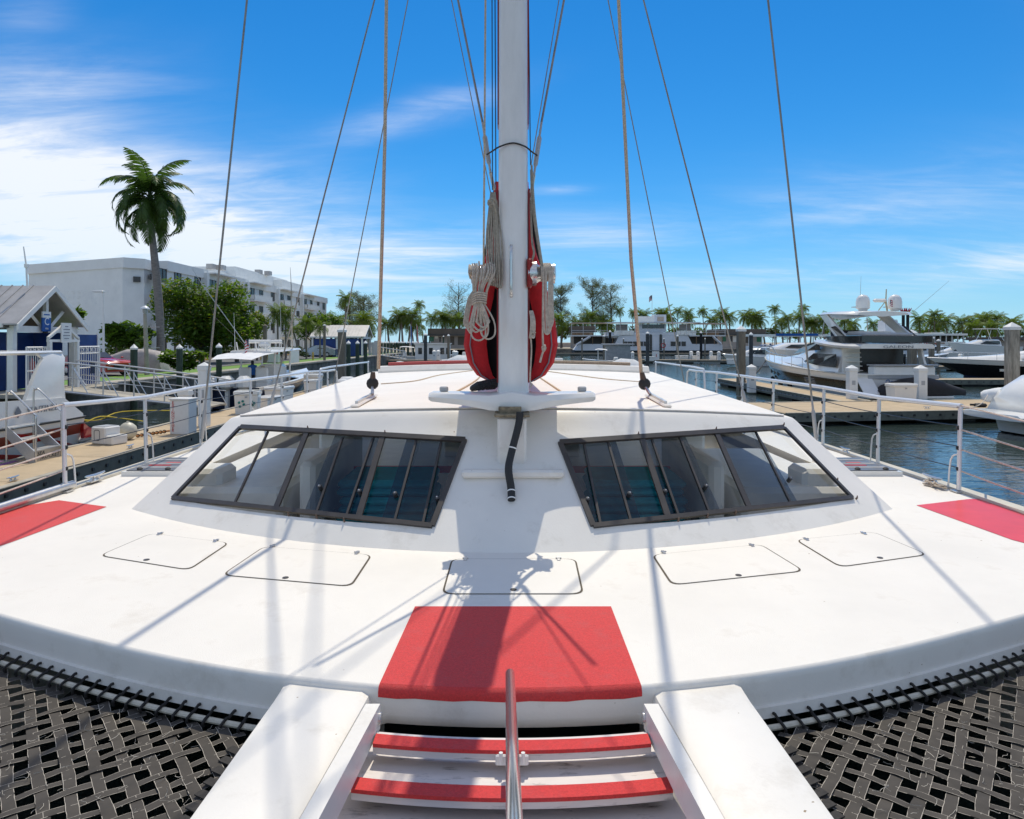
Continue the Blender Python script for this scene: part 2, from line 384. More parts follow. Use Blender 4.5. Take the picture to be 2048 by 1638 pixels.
# --- main deck (sheet with the cabin footprint left open)
NU = 48
d = MB()
def deckfn(a, b):
    u = a * 2 - 1; e = V(3.9 * u, Edeck(3.9 * u), ZD); return e.lerp(B(u), b)
d.grid(deckfn, NU, 10)
for s in (-1, 1):
    e = V(3.9 * s, Edeck(3.9), ZD); b1 = B(s)
    d.add([e, b1, V(5.42 * s, 7.52, ZD), V(5.45 * s, Edeck(3.9), ZD)], [(0, 1, 2, 3)])
    d.add([b1, V(4.2 * s, 23, ZD), V(5.15 * s, 23, ZD), V(5.36 * s, 14, ZD), V(5.42 * s, 7.52, ZD)], [(0, 1, 2, 3, 4)])
    d.add([e, V(5.45 * s, Edeck(3.9), ZD), V(5.35 * s, 0, ZD), V(4.95 * s, -4, ZD), V(4.6 * s, -5.5, ZD), V(4.25 * s, -4, ZD), V(3.92 * s, 0, ZD)], [tuple(range(7))])
deck = obj('deck', d, 'gelcoat_deck', CAT)
# front fascia of the deck with the flange that carries the nets
f = MB(); prof = [(0, 0), (.014, -.006), (.022, -.024), (.024, -.05), (.024, -.175), (.042, -.178), (.045, -.237), (.02, -.24), (-.1, -.242)]
rows = []
for i in range(NU + 1):
    X = 3.9 * (2 * i / NU - 1); Y = Edeck(X); dd = (.2124 * X - .0064 * X ** 3); n = V(dd, -1, 0).normalized()
    rows.append([V(X, Y, ZD) + n * (o if abs(X) > .72 else min(o, .024)) + V(0, 0, z * (1 if abs(X) > .72 else .80)) for o, z in prof])
f.loft(rows, closed=False); obj('deck_fascia', f, 'gelcoat', CAT, angle=60)
# hulls
for s in (-1, 1):
    h = MB(); rings = []
    for Y, xo, xi in ((23, 5.15, 4.0), (14, 5.38, 3.9), (7.5, 5.46, 3.88), (4.8, 5.47, 3.88), (0, 5.38, 3.9), (-4, 4.97, 4.23), (-5.6, 4.62, 4.58)):
        m_ = (xo + xi) / 2; rings.append([V(xi * s, Y, ZD - .03), V(xi * s, Y, ZD - .7), V((m_ - .35 * (xo - xi) / 1.5) * s, Y, -.4), V((m_ + .35 * (xo - xi) / 1.5) * s, Y, -.4), V((xo + .02) * s, Y, ZD - .7), V(xo * s, Y, ZD - .03)])
    h.loft(rings, closed=False, cap=False); obj('hull', h, 'gelcoat', CAT)
    g = MB(); path = [V(5.48 * s, 23, ZD), V(5.38 * s, 23, ZD)]
    ys = [23, 18, 14, 11, 9, 7.5, 6, 4.8, 2, 0, -4]
    xs = [5.15, 5.3, 5.38, 5.42, 5.45, 5.46, 5.47, 5.47, 5.42, 5.38, 4.97]
    rr = [[V((x - .13) * s, y, ZD + .004), V((x - .12) * s, y, ZD + .03), V((x + .03) * s, y, ZD + .03), V((x + .05) * s, y, ZD), V((x + .03) * s, y, ZD - .06)] for x, y in zip(xs, ys)]
    g.loft(rr, closed=False); obj('gunwale', g, mat('gunwale_beige', (.62, .56, .44), .5, var=.08), CAT)
# bridge underside keeps daylight out from below
ub = MB().poly([(-3.95, 6.0, ZD - .5), (3.95, 6.0, ZD - .5), (4, 23, ZD - .5), (-4, 23, ZD - .5)]); obj('bridge_floor', ub, 'cream', CAT)
# --- cabin front with two window openings
LW = [(482, 855), (930, 881), (865, 1053), (347, 997)]     # left window: tl tr br bl
RW = [(1120, 886), (1567, 856), (1703, 996), (1186, 1053)]
lw = [uvS(*p) for p in LW]; rw = [uvS(*p) for p in RW]
def col(top, bot):
    return [(bot[0] + (bot[0] - top[0]) * (bot[1]) / max(.05, (top[1] - bot[1])), 0), bot, top, (top[0] - (bot[0] - top[0]) * (1 - top[1]) / max(.05, (top[1] - bot[1])), 1.0)]
cols = [[(-1, 0), (-1, lw[3][1]), (-1, lw[0][1]), (-1, 1)],
        [(lw[3][0] * .98, 0), lw[3], lw[0], (lw[0][0], 1)], [(lw[2][0], 0), lw[2], lw[1], (lw[1][0], 1)],
        [(rw[3][0], 0), rw[3], rw[0], (rw[0][0], 1)], [(rw[2][0] * .98, 0), rw[2], rw[1], (rw[1][0], 1)],
        [(1, 0), (1, rw[2][1]), (1, rw[1][1]), (1, 1)]]
cf = MB()
for ci in range(5):
    nu = (6, 14, 8, 14, 6)[ci]
    for ri in range(3):
        if ri == 1 and ci in (1, 3): continue
        nv = (5, 6, 8)[ri]
        a, b_, c_, d_ = cols[ci][ri], cols[ci + 1][ri], cols[ci + 1][ri + 1], cols[ci][ri + 1]
        def fn(x, y, a=a, b_=b_, c_=c_, d_=d_):
            u = (a[0] * (1 - x) + b_[0] * x) * (1 - y) + (d_[0] * (1 - x) + c_[0] * x) * y
            v = (a[1] * (1 - x) + b_[1] * x) * (1 - y) + (d_[1] * (1 - x) + c_[1] * x) * y
            return S(u, v)
        cf.grid(fn, nu, nv)
me = cf.mesh('cabin_front', True, 60)
bm = bmesh.new(); bm.from_mesh(me); bmesh.ops.remove_doubles(bm, verts=bm.verts, dist=.004); bmesh.ops.recalc_face_normals(bm, faces=bm.faces); bm.to_mesh(me); bm.free()
cabin = link('cabin_front', me, 'gelcoat', CAT)
def Rf(u): return V(4.15 * u, 20.8, ZD + 1.0 - .10 * u * u)
rf = MB(); rf.grid(lambda a, b: T(a * 2 - 1).lerp(Rf(a * 2 - 1), b), 32, 16)
roof = obj('cabin_roof', rf, 'gelcoat_deck', CAT)
for s in (-1, 1):                                           # side walls with a long window gap
    sw = MB(); n = 12
    def wall(v0, v1, i0=0, i1=n):
        for i in range(i0, i1):
            t0, t1 = i / n, (i + 1) / n
            def P(t, v):
                base = B(s).lerp(V(4.2 * s, 20.8, ZD), t); top = T(s).lerp(Rf(s), t); return base.lerp(top, v)
            sw.add([P(t0, v0), P(t1, v0), P(t1, v1), P(t0, v1)], [(0, 1, 2, 3)])
    wall(-.02, .22); wall(.92, 1.0); wall(.22, .92, 9, 10)
    obj('cabin_side', sw, 'gelcoat', CAT)
# rear coaming with red capping
rc = MB(); pr = [(0, -.02), (.0, .06), (.10, .17), (.22, .19), (.32, .02)]
rc.loft([[V(x, 19.6 + y, ZD + 1.0 + z - .006 * x * x) for y, z in pr] for x in [-3.75, -3.5, -2.5, -1.2, 0, 1.2, 2.5, 3.6, 3.85]], closed=False, cap=True); coam = obj('rear_coaming', rc, 'gelcoat', CAT)
cp = MB().tube([V(x, 19.85, ZD + 1.225 - .006 * x * x) for x in [-3.5 + i * .34 for i in range(11)]], .055, 8); obj('capping_rope', cp, 'rope_red', coam)
cp = MB().tube([V(x, 19.85, ZD + 1.225 - .006 * x * x) for x in [-.05 + i * .34 for i in range(11)]], .05, 8); obj('capping_rope', cp, mat('teak', (.42, .30, .20), .7, var=.2, vscale=30), coam)
# roof edge moulding
tr = MB()
def trpt(u, o, z): p = T(u); return p + V(0, o, z)
tr.loft([[trpt(u, .02, .002), trpt(u, .0, .022), trpt(u, .035, .03), trpt(u, .07, .022), trpt(u, .075, .002)] for u in [-.965 + i * 1.93 / 40 for i in range(41)]], closed=False); obj('roof_moulding', tr, 'gelcoat', CAT)
# --- windows
def strip(mb, pts, w, t, base=0.0):
    """bar following screen points on the cabin face"""
    P = []; N = []
    for px, py in pts:
        u, v = uvS(px, py); P.append(S(u, v)); N.append(Nrm(u, v))
    rings = []
    for i, p in enumerate(P):
        d_ = (P[min(i + 1, len(P) - 1)] - P[max(i - 1, 0)]).normalized(); sd_ = d_.cross(N[i]).normalized(); n = N[i]
        rings.append([p + sd_ * w / 2 + n * base, p + sd_ * w / 2 + n * (base + t), p - sd_ * w / 2 + n * (base + t), p - sd_ * w / 2 + n * base])
    mb.loft(rings, closed=True, cap=True)
def seg(a, b, n=8): return [(a[0] + (b[0] - a[0]) * i / n, a[1] + (b[1] - a[1]) * i / n) for i in range(n + 1)]
def lerp2(a, b, t): return (a[0] + (b[0] - a[0]) * t, a[1] + (b[1] - a[1]) * t)
def window(corn, mull, bars, panes, flip):
    w = MB(); c = corn
    strip(w, seg(c[0], c[1], 14), .058, .03, -.005); strip(w, seg(c[1], c[2]), .045, .028, -.004); strip(w, seg(c[2], c[3], 14), .045, .03, -.005); strip(w, seg(c[3], c[0]), .048, .028, -.004)
    wf = obj('window_frame', w, 'dark_frame', CAT, smooth=False)
    for a, b in mull:
        mbm = MB(); strip(mbm, seg(a, b), .06, .022, -.006); obj('mullion', mbm, 'dark_frame', wf, smooth=False)
    for a, b in bars:
        mbm = MB(); strip(mbm, seg(a, b), .022, .02, -.02); obj('glazing_bar', mbm, 'dark_frame', wf, smooth=False)
    for (ta, tb, ba, bb, mt, off) in panes:
        p = MB()
        def fn(x, y):
            top = lerp2(c[0], c[1], ta + (tb - ta) * x); bot = lerp2(c[3], c[2], ba + (bb - ba) * x)
            return onS(*lerp2(bot, top, y), off)
        p.grid(fn, 6, 4); obj('pane', p, mt, wf)
def mir(p): return (2048 - p[0], p[1])
Lm = [((614, 866), (553, 1016)), ((765, 876), (718, 1034))]
Lb = [((535, 862), (468, 1006)), ((684, 874), (633, 1022)), ((745, 876), (692, 1031)), ((832, 880), (789, 1040)), ((882, 882), (845, 1048))]
window(LW, Lm, Lb, [(.0, .12, .0, .235, 'clear_pane', -.03), (.115, .30, .22, .40, 'clear_pane', -.02), (.295, .46, .40, .56, 'clear_pane', -.03), (.42, .60, .50, .675, 'tint_pane', -.012), (.585, .635, .66, .72, 'tint_pane', -.03), (.64, .80, .72, .86, 'clear_pane', -.03), (.74, .90, .80, .96, 'tint_pane', -.012), (.89, 1.0, .95, 1.0, 'tint_pane', -.03)], False)
Rm = [((1283, 876), (1335, 1033)), ((1433, 868), (1497, 1014))]
Rb = [((1168, 884), (1202, 1050)), ((1216, 881), (1262, 1040)), ((1303, 874), (1358, 1031)), ((1360, 872), (1419, 1022)), ((1512, 862), (1582, 1004))]
window(RW, Rm, Rb, [(0, .11, 0, .035, 'tint_pane', -.03), (.10, .25, .03, .19, 'tint_pane', -.012), (.22, .37, .15, .29, 'clear_pane', -.03), (.37, .42, .29, .34, 'tint_pane', -.03), (.41, .56, .335, .50, 'tint_pane', -.012), (.53, .69, .46, .60, 'clear_pane', -.03), (.70, .88, .61, .80, 'tint_pane', -.012), (.86, 1.0, .77, 1.0, 'clear_pane', -.03)], True)
# knobs on the panes, clips round the frames
def knob(px, py, r=.022):
    u, v = uvS(px, py); p = S(u, v); n = Nrm(u, v); k = MB(); k.tube([p - n * .02, p + n * .03, p + n * .032], [r, r, r * .5], 8); obj('pane_knob', k, 'black_wire', CAT)
    k2 = MB(); k2.tube([p + n * .03, p + n * .045], [r * .45, r * .3], 6); obj('knob_screw', k2, 'chrome', CAT)
for q in ((641, 976), (720, 985), (791, 990), (875, 999), (1175, 1001), (1258, 990), (1329, 985), (1410, 975), (1578, 960)): knob(*q)
for q in ((617, 858), (771, 867), (1276, 870), (1431, 860), (1566, 851), (578, 1031), (634, 1036), (689, 1043), (1356, 1042), (1414, 1034), (1470, 1027), (1673, 962), (1712, 998)):
    u, v = uvS(*q); p = S(u, v); n = Nrm(u, v); k = MB(); k.tube([p, p + n * .02, p + n * .025 + V(0, 0, .02)], [.012, .009, .004], 6); obj('snap_fastener', k, 'brown_trim', CAT)
# --- interior seen through the panes
I = MB().poly([(-4.0, 6.1, ZD - .42), (4.0, 6.1, ZD - .42), (4.1, 20.6, ZD - .42), (-4.1, 20.6, ZD - .42)]); obj('cabin_floor', I, 'cream', CAT)
for s in (-1, 1):
    ins = MB().box((3.25 * s, 9.4, ZD - .13), (1.3, 3.0, .55), ch=.06); obj('bench_seat', ins, 'cream', CAT)
    ins = MB().box((2.75 * s, 11.3, ZD + .15), (.5, .9, 1.1), ch=.05); obj('locker', ins, 'cream', CAT)
    ins = MB().box((3.55 * s, 8.3, ZD + .15), (.4, .5, .35), ch=.05); obj('side_console', ins, 'cream', CAT)
    ins = MB().box((2.35 * s, 9.1, ZD + .02), (.18, 2.2, .8), ch=.05); obj('partition', ins, 'cream', CAT)
bk = MB().box((0, 13.5, ZD + .28), (2.6, .12, 1.4), ch=.02); obj('bulkhead', bk, 'cream', CAT)
for s in (-1, 1):
    rs = MB().box((1.35 * s, 9.75, ZD + .02), (1.7, .06, .09)); obj('red_stripe', rs, 'red_gloss', CAT)
    for k in range(5):
        cz = ZD - .36 + k * .105; cu = MB(); cu.box((1.55 * s + .02 * ((k * 7) % 3 - 1), 9.0 + .03 * (k % 2), cz), (1.15, 1.0, .098), ch=.035)
        one('seat_cushion', cu, 'teal', 'teal seat cushion behind the %s front window, %s of its stack' % (('left', 'right')[s > 0], ('bottom', 'second lowest', 'middle', 'second highest', 'topmost')[k]), 'cushion', (1.55 * s, 9.0, cz - .05), 'teal cushions stacked in the cabin')
# ledge, post box and black hose at the cabin front centre
lg = MB(); uL, vL = uvS(1026, 946); p0 = S(uL, vL)
lg.box(p0 + V(0, -.03, .0), (.96, .10, .075), ch=.02); obj('step_ledge', lg, 'gelcoat', CAT)
pb = MB(); pb.box((0, 6.93, ZD + .83), (.28, .46, .50), ch=.025); obj('mast_post', pb, 'gelcoat', CAT)
pc = MB(); pc.box((0, 6.9, ZD + 1.095), (.34, .5, .03), ch=.008); pc.box((-.02, 6.86, ZD + 1.14), (.22, .3, .06)); obj('post_cap', pc, mat('worn_wood', (.30, .24, .15), .8, var=.3, vscale=20), CAT)
hp = smooth_path([W(1040, 824, 6.63), W(1037, 850, 6.62), W(1023, 905, 6.55), W(1017, 938, 6.45), W(1022, 975, 6.42), onS(1023, 1004, .03)], 5)
hs_ = MB().tube(hp, .036, 10); hose = obj('conduit_hose', hs_, 'black_rubber', CAT)
for k in (9, 21, 24):
    z = MB().tube([hp[k] + (hp[k + 1] - hp[k]) * .0, hp[k] + (hp[k + 1] - hp[k]).normalized() * .012], .0385, 10); obj('hose_tie', z, 'white_paint', hose)
# --- mast, mast step wing
MY = 7.12
ms = MB(); n = 20
def mring(z, rx, ry, y=MY): return [V(rx * math.copysign(abs(math.cos(a)) ** .8, math.cos(a)) + .012, y + ry * math.copysign(abs(math.sin(a)) ** .8, math.sin(a)), z) for a in [2 * math.pi * j / n for j in range(n)]]
ms.loft([mring(ZD + 1.15, .19, .20), mring(ZD + 1.23, .165, .19), mring(ZD + 1.40, .152, .185), mring(ZD + 2.4, .15, .185), mring(ZC + 4, .146, .18), mring(ZC + 19, .12, .15)], cap=True)
mast = obj('mast', ms, 'mast_paint', CAT)
wg = MB(); prof = []
for x, zt, zb, yf, yb in ((-.83, .03, -.03, .10, -.02), (-.80, .045, -.045, .14, -.05), (-.5, .04, -.075, .17, -.10), (-.22, .03, -.12, .21, -.17), (0, .06, -.14, .22, -.20), (.22, .03, -.12, .21, -.17), (.5, .04, -.075, .17, -.10), (.80, .045, -.045, .14, -.05), (.83, .03, -.03, .10, -.02)):
    z0 = ZD + 1.25; prof.append([V(x, MY - .1 + yb - .03, z0 + zb), V(x, MY - .1 + yb - .05, z0 + (zb + zt) / 2), V(x, MY - .1 + yb - .02, z0 + zt - .01), V(x, MY - .1 + yb + .02, z0 + zt), V(x, MY + yf - .1, z0 + zt), V(x, MY + yf - .08, z0 + (zt + zb) / 2), V(x, MY + yf - .1, z0 + zb)])
wg.loft(prof, cap=True); wing = obj('mast_step_wing', wg, 'gelcoat_smooth', mast)
for s in (-1, 1):
    k = MB().lathe([(.035, 0), (.045, .01), (.045, .04), (.035, .05)], (.70 * s + .01, MY - .02, ZD + 1.293), 10); obj('deck_fairlead', k, 'boat_grey', mast)
    tk = MB(); tk.box((.012 + .158 * s, MY + .06, ZD + 2.36), (.014, .20, 1.95)); tk.box((.012 + .152 * s, MY + .06, ZC + 3.2), (.014, .18, 2.0)); obj('mast_stripe', tk, mat('mast_red', (.30, .015, .012), .4), mast)
    # winch drums on horizontal axes
    wz = ZC + (683 - 548) / F * MY; w = MB()
    w.lathe([(.115, .15 * s), (.125, .17 * s), (.125, .235 * s), (.10, .24 * s), (.085, .26 * s), (.075, .32 * s), (.085, .37 * s), (.10, .385 * s), (.10, .42 * s), (.06, .43 * s)], (.012, MY - .04, wz), 20, 'X'); wi = obj('winch', w, 'chrome', mast)
    br = MB(); br.box((.012 + .165 * s, MY - .03, wz), (.05, .26, .30), ch=.02); obj('winch_pad', br, mat('mast_red', (.3, .015, .012), .4), mast)
gh = MB(); gx = (1022.5 - 1024) / F * 6.9; gy = MY - .19
gh.tube(smooth_path([V(gx, gy + .02, ZC + 192 / F * 6.93), V(gx, gy - .05, ZC + 185 / F * 6.93), V(gx, gy - .055, ZC + 140 / F * 6.93), V(gx, gy - .05, ZC + 98 / F * 6.93), V(gx, gy + .02, ZC + 90 / F * 6.93)], 4), .016, 8); obj('grab_handle', gh, 'chrome', mast)
bt = MB(); zb = ZC + 390 / F * 6.95
bt.tube(smooth_path([W(972, 310, 7.25), W(985, 302, 7.05), W(1000, 293, 6.95), W(1026, 286, 6.92), W(1050, 293, 6.95), W(1063, 303, 7.05), W(1076, 312, 7.25)], 4), .008, 6); obj('mast_lashing', bt, 'cord_black', mast)
# --- standing rigging: (top px at row 0, bottom px,row, depth bottom, depth top, radius, material)
rig = [(494, 402, 892, 12.0, 11.4, .017, 'steel_wire'), (749, 534, 838, 14.8, 13.6, .016, 'steel_wire'), (816, 666, 770, 18.6, 17.0, .014, 'steel_wire'),
       (1216, 1370, 772, 18.6, 17.0, .014, 'steel_wire'), (1287, 1500, 838, 14.8, 13.6, .016, 'steel_wire'), (1536, 1634, 892, 12.0, 11.4, .017, 'steel_wire'),
       (903, 984, 400, 7.6, 7.6, .006, 'steel_wire'), (1118, 1062, 330, 7.4, 7.4, .006, 'steel_wire'),
       (971, 967, 560, 6.95, 7.0, .011, 'rope_beige'), (984, 985, 380, 7.2, 7.2, .006, 'black_wire'), (990, 992, 400, 7.2, 7.2, .006, 'black_wire'), (1057, 1061, 330, 7.2, 7.2, .006, 'black_wire')]
for xt, xb, yb, Yb, Yt, r, m_ in rig:
    a = W(xb, yb, Yb); b = W(xt, 0, Yt); e = a + (b - a) * 2.6
    k = MB().tube([a, b, e], r, 6); sh = obj('rope_line' if 'rope' in m_ else 'shroud', k, m_, CAT)
    if r >= .016:
        tb = MB(); q = (b - a).normalized(); tb.tube([a - q * .05, a + q * .12, a + q * .14, a + q * .6, a + q * .64, a + q * .95], [.018, .018, .034, .034, .02, .014], 8); obj('turnbuckle', tb, 'boat_grey', sh)
# inner stays down to the mast collar
for pts, s in (([(916, 0), (965, 245), (981, 345)], -1), ([(1128, 0), (1083, 245), (1068, 350)], 1)):
    a = W(*pts[0], 7.5); b = W(*pts[1], 7.3); c_ = W(*pts[2], 7.2); k = MB().tube([a + (a - b) * .8, a, b], .013, 6); sh = obj('shroud', k, 'steel_wire', CAT)
    k = MB().tube([b, b.lerp(c_, .25), b.lerp(c_, .3), b.lerp(c_, .8), b.lerp(c_, .85), c_], [.012, .012, .026, .024, .012, .012], 8); obj('turnbuckle', k, 'boat_grey', sh)
    k = MB().tube([c_, W(989 if s < 0 else 1060, 380 if s < 0 else 400, 7.25)], .018, 8); obj('toggle', k, 'chrome', sh)
# jib sheets / running ropes with their deck blocks
for xt, mid, xb, s in ((773, (770, 280), (757, 738), -1), (1237, (1262, 520), (1284, 762), 1)):
    a = W(xb[0], xb[1], 9.6); m_ = W(*mid, 9.8); b = W(xt, 0, 10.0); k = MB().tube([a, m_, b, b + (b - m_) * 3.0], .025, 7); sh = obj('running_rope', k, 'rope_beige', CAT)
    bl = MB(); cpx, cpy = (745, 767) if s < 0 else (1289, 768); c_ = W(cpx, cpy, 9.55); bl.lathe([(.03, -.05), (.075, -.035), (.085, 0), (.075, .035), (.03, .05)], c_, 12, 'Y'); obj('pulley_block', bl, 'black_rubber', sh)
    bl = MB(); q = W(cpx + 8 * -s * -1 - (16 if s > 0 else -6), cpy - 20, 9.55); bl.tube([c_, q + V(.02, 0, .02)], [.05, .03], 8); obj('block_strop', bl, mat('leather', (.10, .07, .05), .7), sh)
    p1 = W(744 if s < 0 else 1296, 778, 9.5); p2 = W(747 if s < 0 else 1303, 808, 9.35)
    zr = ZD + 1.0 + .03
    tk = MB().box(((p1.x + p2.x) / 2, 8.95 if True else 0, ZD + 1.05), (.10, 1.7, .035), rz=-.06 * s, ch=.015); obj('sheet_track_base', tk, 'gelcoat', CAT)
    tk = MB().box(((p1.x + p2.x) / 2, 8.95, ZD + 1.083), (.035, 1.4, .03), rz=-.06 * s); obj('sheet_track', tk, 'alu', CAT)
    tk = MB().tube([c_ - V(0, .0, .02), V((p1.x + p2.x) / 2, 9.4, ZD + 1.09)], .022, 8); obj('track_car', tk, 'chrome', CAT)
# ropes lying on the roof
def roofz(x, y):
    b = max(0, min(1, (y - 7.3) / 13.5)); return ZD + 1.095 - .095 * b - (.212 - .11 * b) * (x / 3.6) ** 2 + .012
for pts in ([(762, 768), (830, 762), (880, 750), (945, 741)], [(1282, 764), (1210, 758), (1150, 750), (1090, 742)], [(910, 785), (950, 762), (968, 745)], [(1125, 785), (1095, 765), (1072, 750)]):
    q = []
    for px, py in pts:
        Y = 9
        for _ in range(12): Y = F * (ZC - roofz((px - 1024) / F * Y, Y)) / (py - HZ); Y = max(7, min(19, Y))
        x = (px - 1024) / F * Y; q.append(V(x, Y, roofz(x, Y)))
    k = MB().tube(smooth_path(q, 5), .014, 6)
    lab = {762: 'thin beige rope across the white roof left of the mast', 1282: 'thin beige rope across the white roof right of the mast', 910: 'short beige rope running back from the mast wing, left side', 1125: 'short beige rope running back from the mast wing, right side'}[pts[0][0]]
    one('deck_rope', k, 'rope_beige', lab, 'rope', q[0], 'ropes lying on the cabin roof')
# --- deck hatches
def hatch(pts, hinges, latch):
    c = [G(*p, ZD) for p in pts]; ctr = sum(c, V(0, 0, 0)) / 4
    def rounded(k, z, rad=.10):
        out = []
        for i in range(4):
            p, a, b = c[i], c[i - 1], c[(i + 1) % 4]; da = (a - p).normalized(); db = (b - p).normalized()
            for j in range(6):
                t = j / 5; q = p + da * rad * (1 - t) ** 2 + db * rad * t ** 2; out.append(ctr + (q - ctr) * k + V(0, 0, z))
        return out
    base = MB().poly(rounded(1.0, .0025)); hb = obj('hatch_gasket', base, 'groove', CAT, smooth=False)
    lid = MB(); lid.prism(rounded(.972, .003), (0, 0, .002)); hl = obj('hatch_lid', lid, 'gelcoat_deck', CAT, smooth=False)
    for p in hinges:
        q = G(*p, ZD); h_ = MB().box(q + V(0, 0, .009), (.028, .09, .008), ch=.003); h_.tube([q + V(-.024, 0, .013), q + V(.024, 0, .013)], .006, 6); obj('hatch_hinge', h_, 'chrome', hl)
    q = G(*latch, ZD); h_ = MB().lathe([(.024, .004), (.024, .009), (.018, .010)], q, 12); obj('hatch_latch', h_, 'dark_frame', hl)
hatch([(302, 1067), (460, 1086), (378, 1141), (197, 1112)], ((320, 1069), (432, 1083)), (293, 1121))
hatch([(528, 1093), (745, 1110), (703, 1174), (442, 1151)], ((545, 1094), (714, 1107)), (571, 1157))
hatch([(903, 1118), (1152, 1118), (1168, 1189), (883, 1189)], ((931, 1119), (1117, 1119)), (1027, 1181))
hatch([(1303, 1110), (1522, 1089), (1610, 1143), (1343, 1171)], ((1327, 1106), (1503, 1092)), (1477, 1152))
hatch([(1590, 1080), (1747, 1064), (1857, 1110), (1680, 1135)], ((1612, 1080), (1727, 1068)), (1760, 1117))
# --- red non-skid patches
def patch(pts, m_, z=.004):
    p = MB().poly([G(*q, ZD) + V(0, 0, z) for q in pts]); return obj('red_deck_patch', p, m_, CAT, smooth=False)
pm = MB(); NB = 14
def pfn(a, b):
    xb = .685 * (a * 2 - 1); fr = V(xb - .01, Edeck(xb) - .001, ZD + .005); bk_ = G(830 + 392 * a, 1214, ZD) + V(0, 0, .005); return fr.lerp(bk_, b)
pm.grid(pfn, NB, 6)
for i in range(NB):
    pass
lip = []
for i in range(NB + 1):
    X = .685 * (2 * i / NB - 1); n_ = V(.2124 * X, -1, 0).normalized(); e = V(X - .01, Edeck(X), ZD); lip.append([e + V(0, 0, .005), e + n_ * .019 + V(0, 0, -.004), e + n_ * .028 + V(0, 0, -.03), e + n_ * .028 + V(0, 0, -.055 - .004 * math.sin(i * 2.1))])
pm.loft(lip, closed=False); obj('red_deck_patch', pm, 'red_paint', CAT, angle=70)
patch([(-260, 1062), (118, 1001), (213, 1014), (25, 1084), (-260, 1180)], 'red_paint')
patch([(1833, 1011), (1935, 999), (1955, 998), (2330, 1100), (2330, 1160), (2024, 1080)], 'red_gloss')
# --- clear deck hatches by the rail
for s, pts in ((-1, [(203, 958), (258, 941), (330, 948), (280, 973)]), (1, [(1715, 945), (1790, 942), (1843, 960), (1755, 972)])):
    c = [G(*p, ZD + .05) for p in pts]
    if s < 0: c = [V(-5.22, 9.35, ZD), V(-5.2, 10.5, ZD), V(-4.5, 10.5, ZD), V(-4.5, 9.35, ZD)]
    else: c = [V(4.5, 9.35, ZD), V(4.5, 10.5, ZD), V(5.2, 10.5, ZD), V(5.22, 9.35, ZD)]
    ctr = sum(c, V(0, 0, 0)) / 4
    fr = MB(); q = [ctr + (p - ctr) * 1.0 for p in c]; fr.prism(q, (0, 0, .06)); hf = obj('deck_hatch_frame', fr, 'boat_white', CAT, smooth=False)
    gl = MB().prism([ctr + (p - ctr) * .90 + V(0, 0, .0625) for p in c], (0, 0, .008)); obj('hatch_window', gl, mat('smoked_acrylic', (.16, .16, .17), .35, var=.1), hf, smooth=False)
    for k in range(3):
        y = 9.62 + k * .3; st = MB().box((ctr.x, y, ZD + .073), (.56, .07, .004)); obj('anti_slip_strip', st, mat('strip_grey', (.40, .40, .40), .8), hf, smooth=False)
    for k, (w_, x) in enumerate(((.30, -.06), (.2, .02))):
        st = MB().box((ctr.x + x, 9.78 + k * .22, ZD + .0725), (w_, .06, .004)); obj('warning_lettering', st, 'lettering_red', hf, smooth=False)
    for x in (-.18, .2):
        kn = MB().lathe([(.035, .07), (.04, .085), (.02, .1)], (ctr.x + x, 9.47, ZD), 8); obj('hatch_handle', kn, 'black_rubber', hf)
# --- cleats
def cleat(p, ang, parent=CAT, sc=1.0, m_='chrome'):
    k = MB(); M = Matrix.Rotation(ang, 3, 'Z'); p = Vector(p)
    k.tube([p + M @ V(x * sc, 0, z * sc) for x, z in ((-.19, .085), (-.10, .075), (0, .07), (.10, .075), (.19, .085))], [.012 * sc, .02 * sc, .022 * sc, .02 * sc, .012 * sc], 8)
    for x in (-.07, .07): k.tube([p + M @ V(x * sc, 0, 0), p + M @ V(x * sc * .8, 0, .07 * sc)], [.028 * sc, .018 * sc], 8)
    k.box(p + V(0, 0, .006 * sc), (.26 * sc, .07 * sc, .012 * sc), rz=ang)
    return obj('cleat', k, m_, parent)
cleat((-5.3, 8.9, ZD + .03), R(88)); cleat((5.25, 8.75, ZD + .03), R(92)); cleat((5.33, 11.2, ZD + .03), R(92), sc=.8)
rp = MB(); random.seed(4); pth = []
for k in range(34): pth.append(V(5.20 + random.uniform(-.07, .07), 8.62 + .17 * math.sin(k * 1.25) + random.uniform(-.03, .03), ZD + .015 + .0016 * k))
rp.tube(smooth_path(pth, 3), .008, 5)
one('mooring_rope', rp, 'rope_white', 'pale rope tangled beside the deck cleat near the right gunwale', 'rope', (5.18, 8.6, ZD))
tl = MB().tube([V(-5.33, 8.5, ZD + .07), V(-5.34, 6, ZD + .07), V(-5.28, 2, ZD + .07), V(-5.2, 0, ZD + .07)], .045, 10); obj('toe_rail_tube', tl, 'alu', CAT)
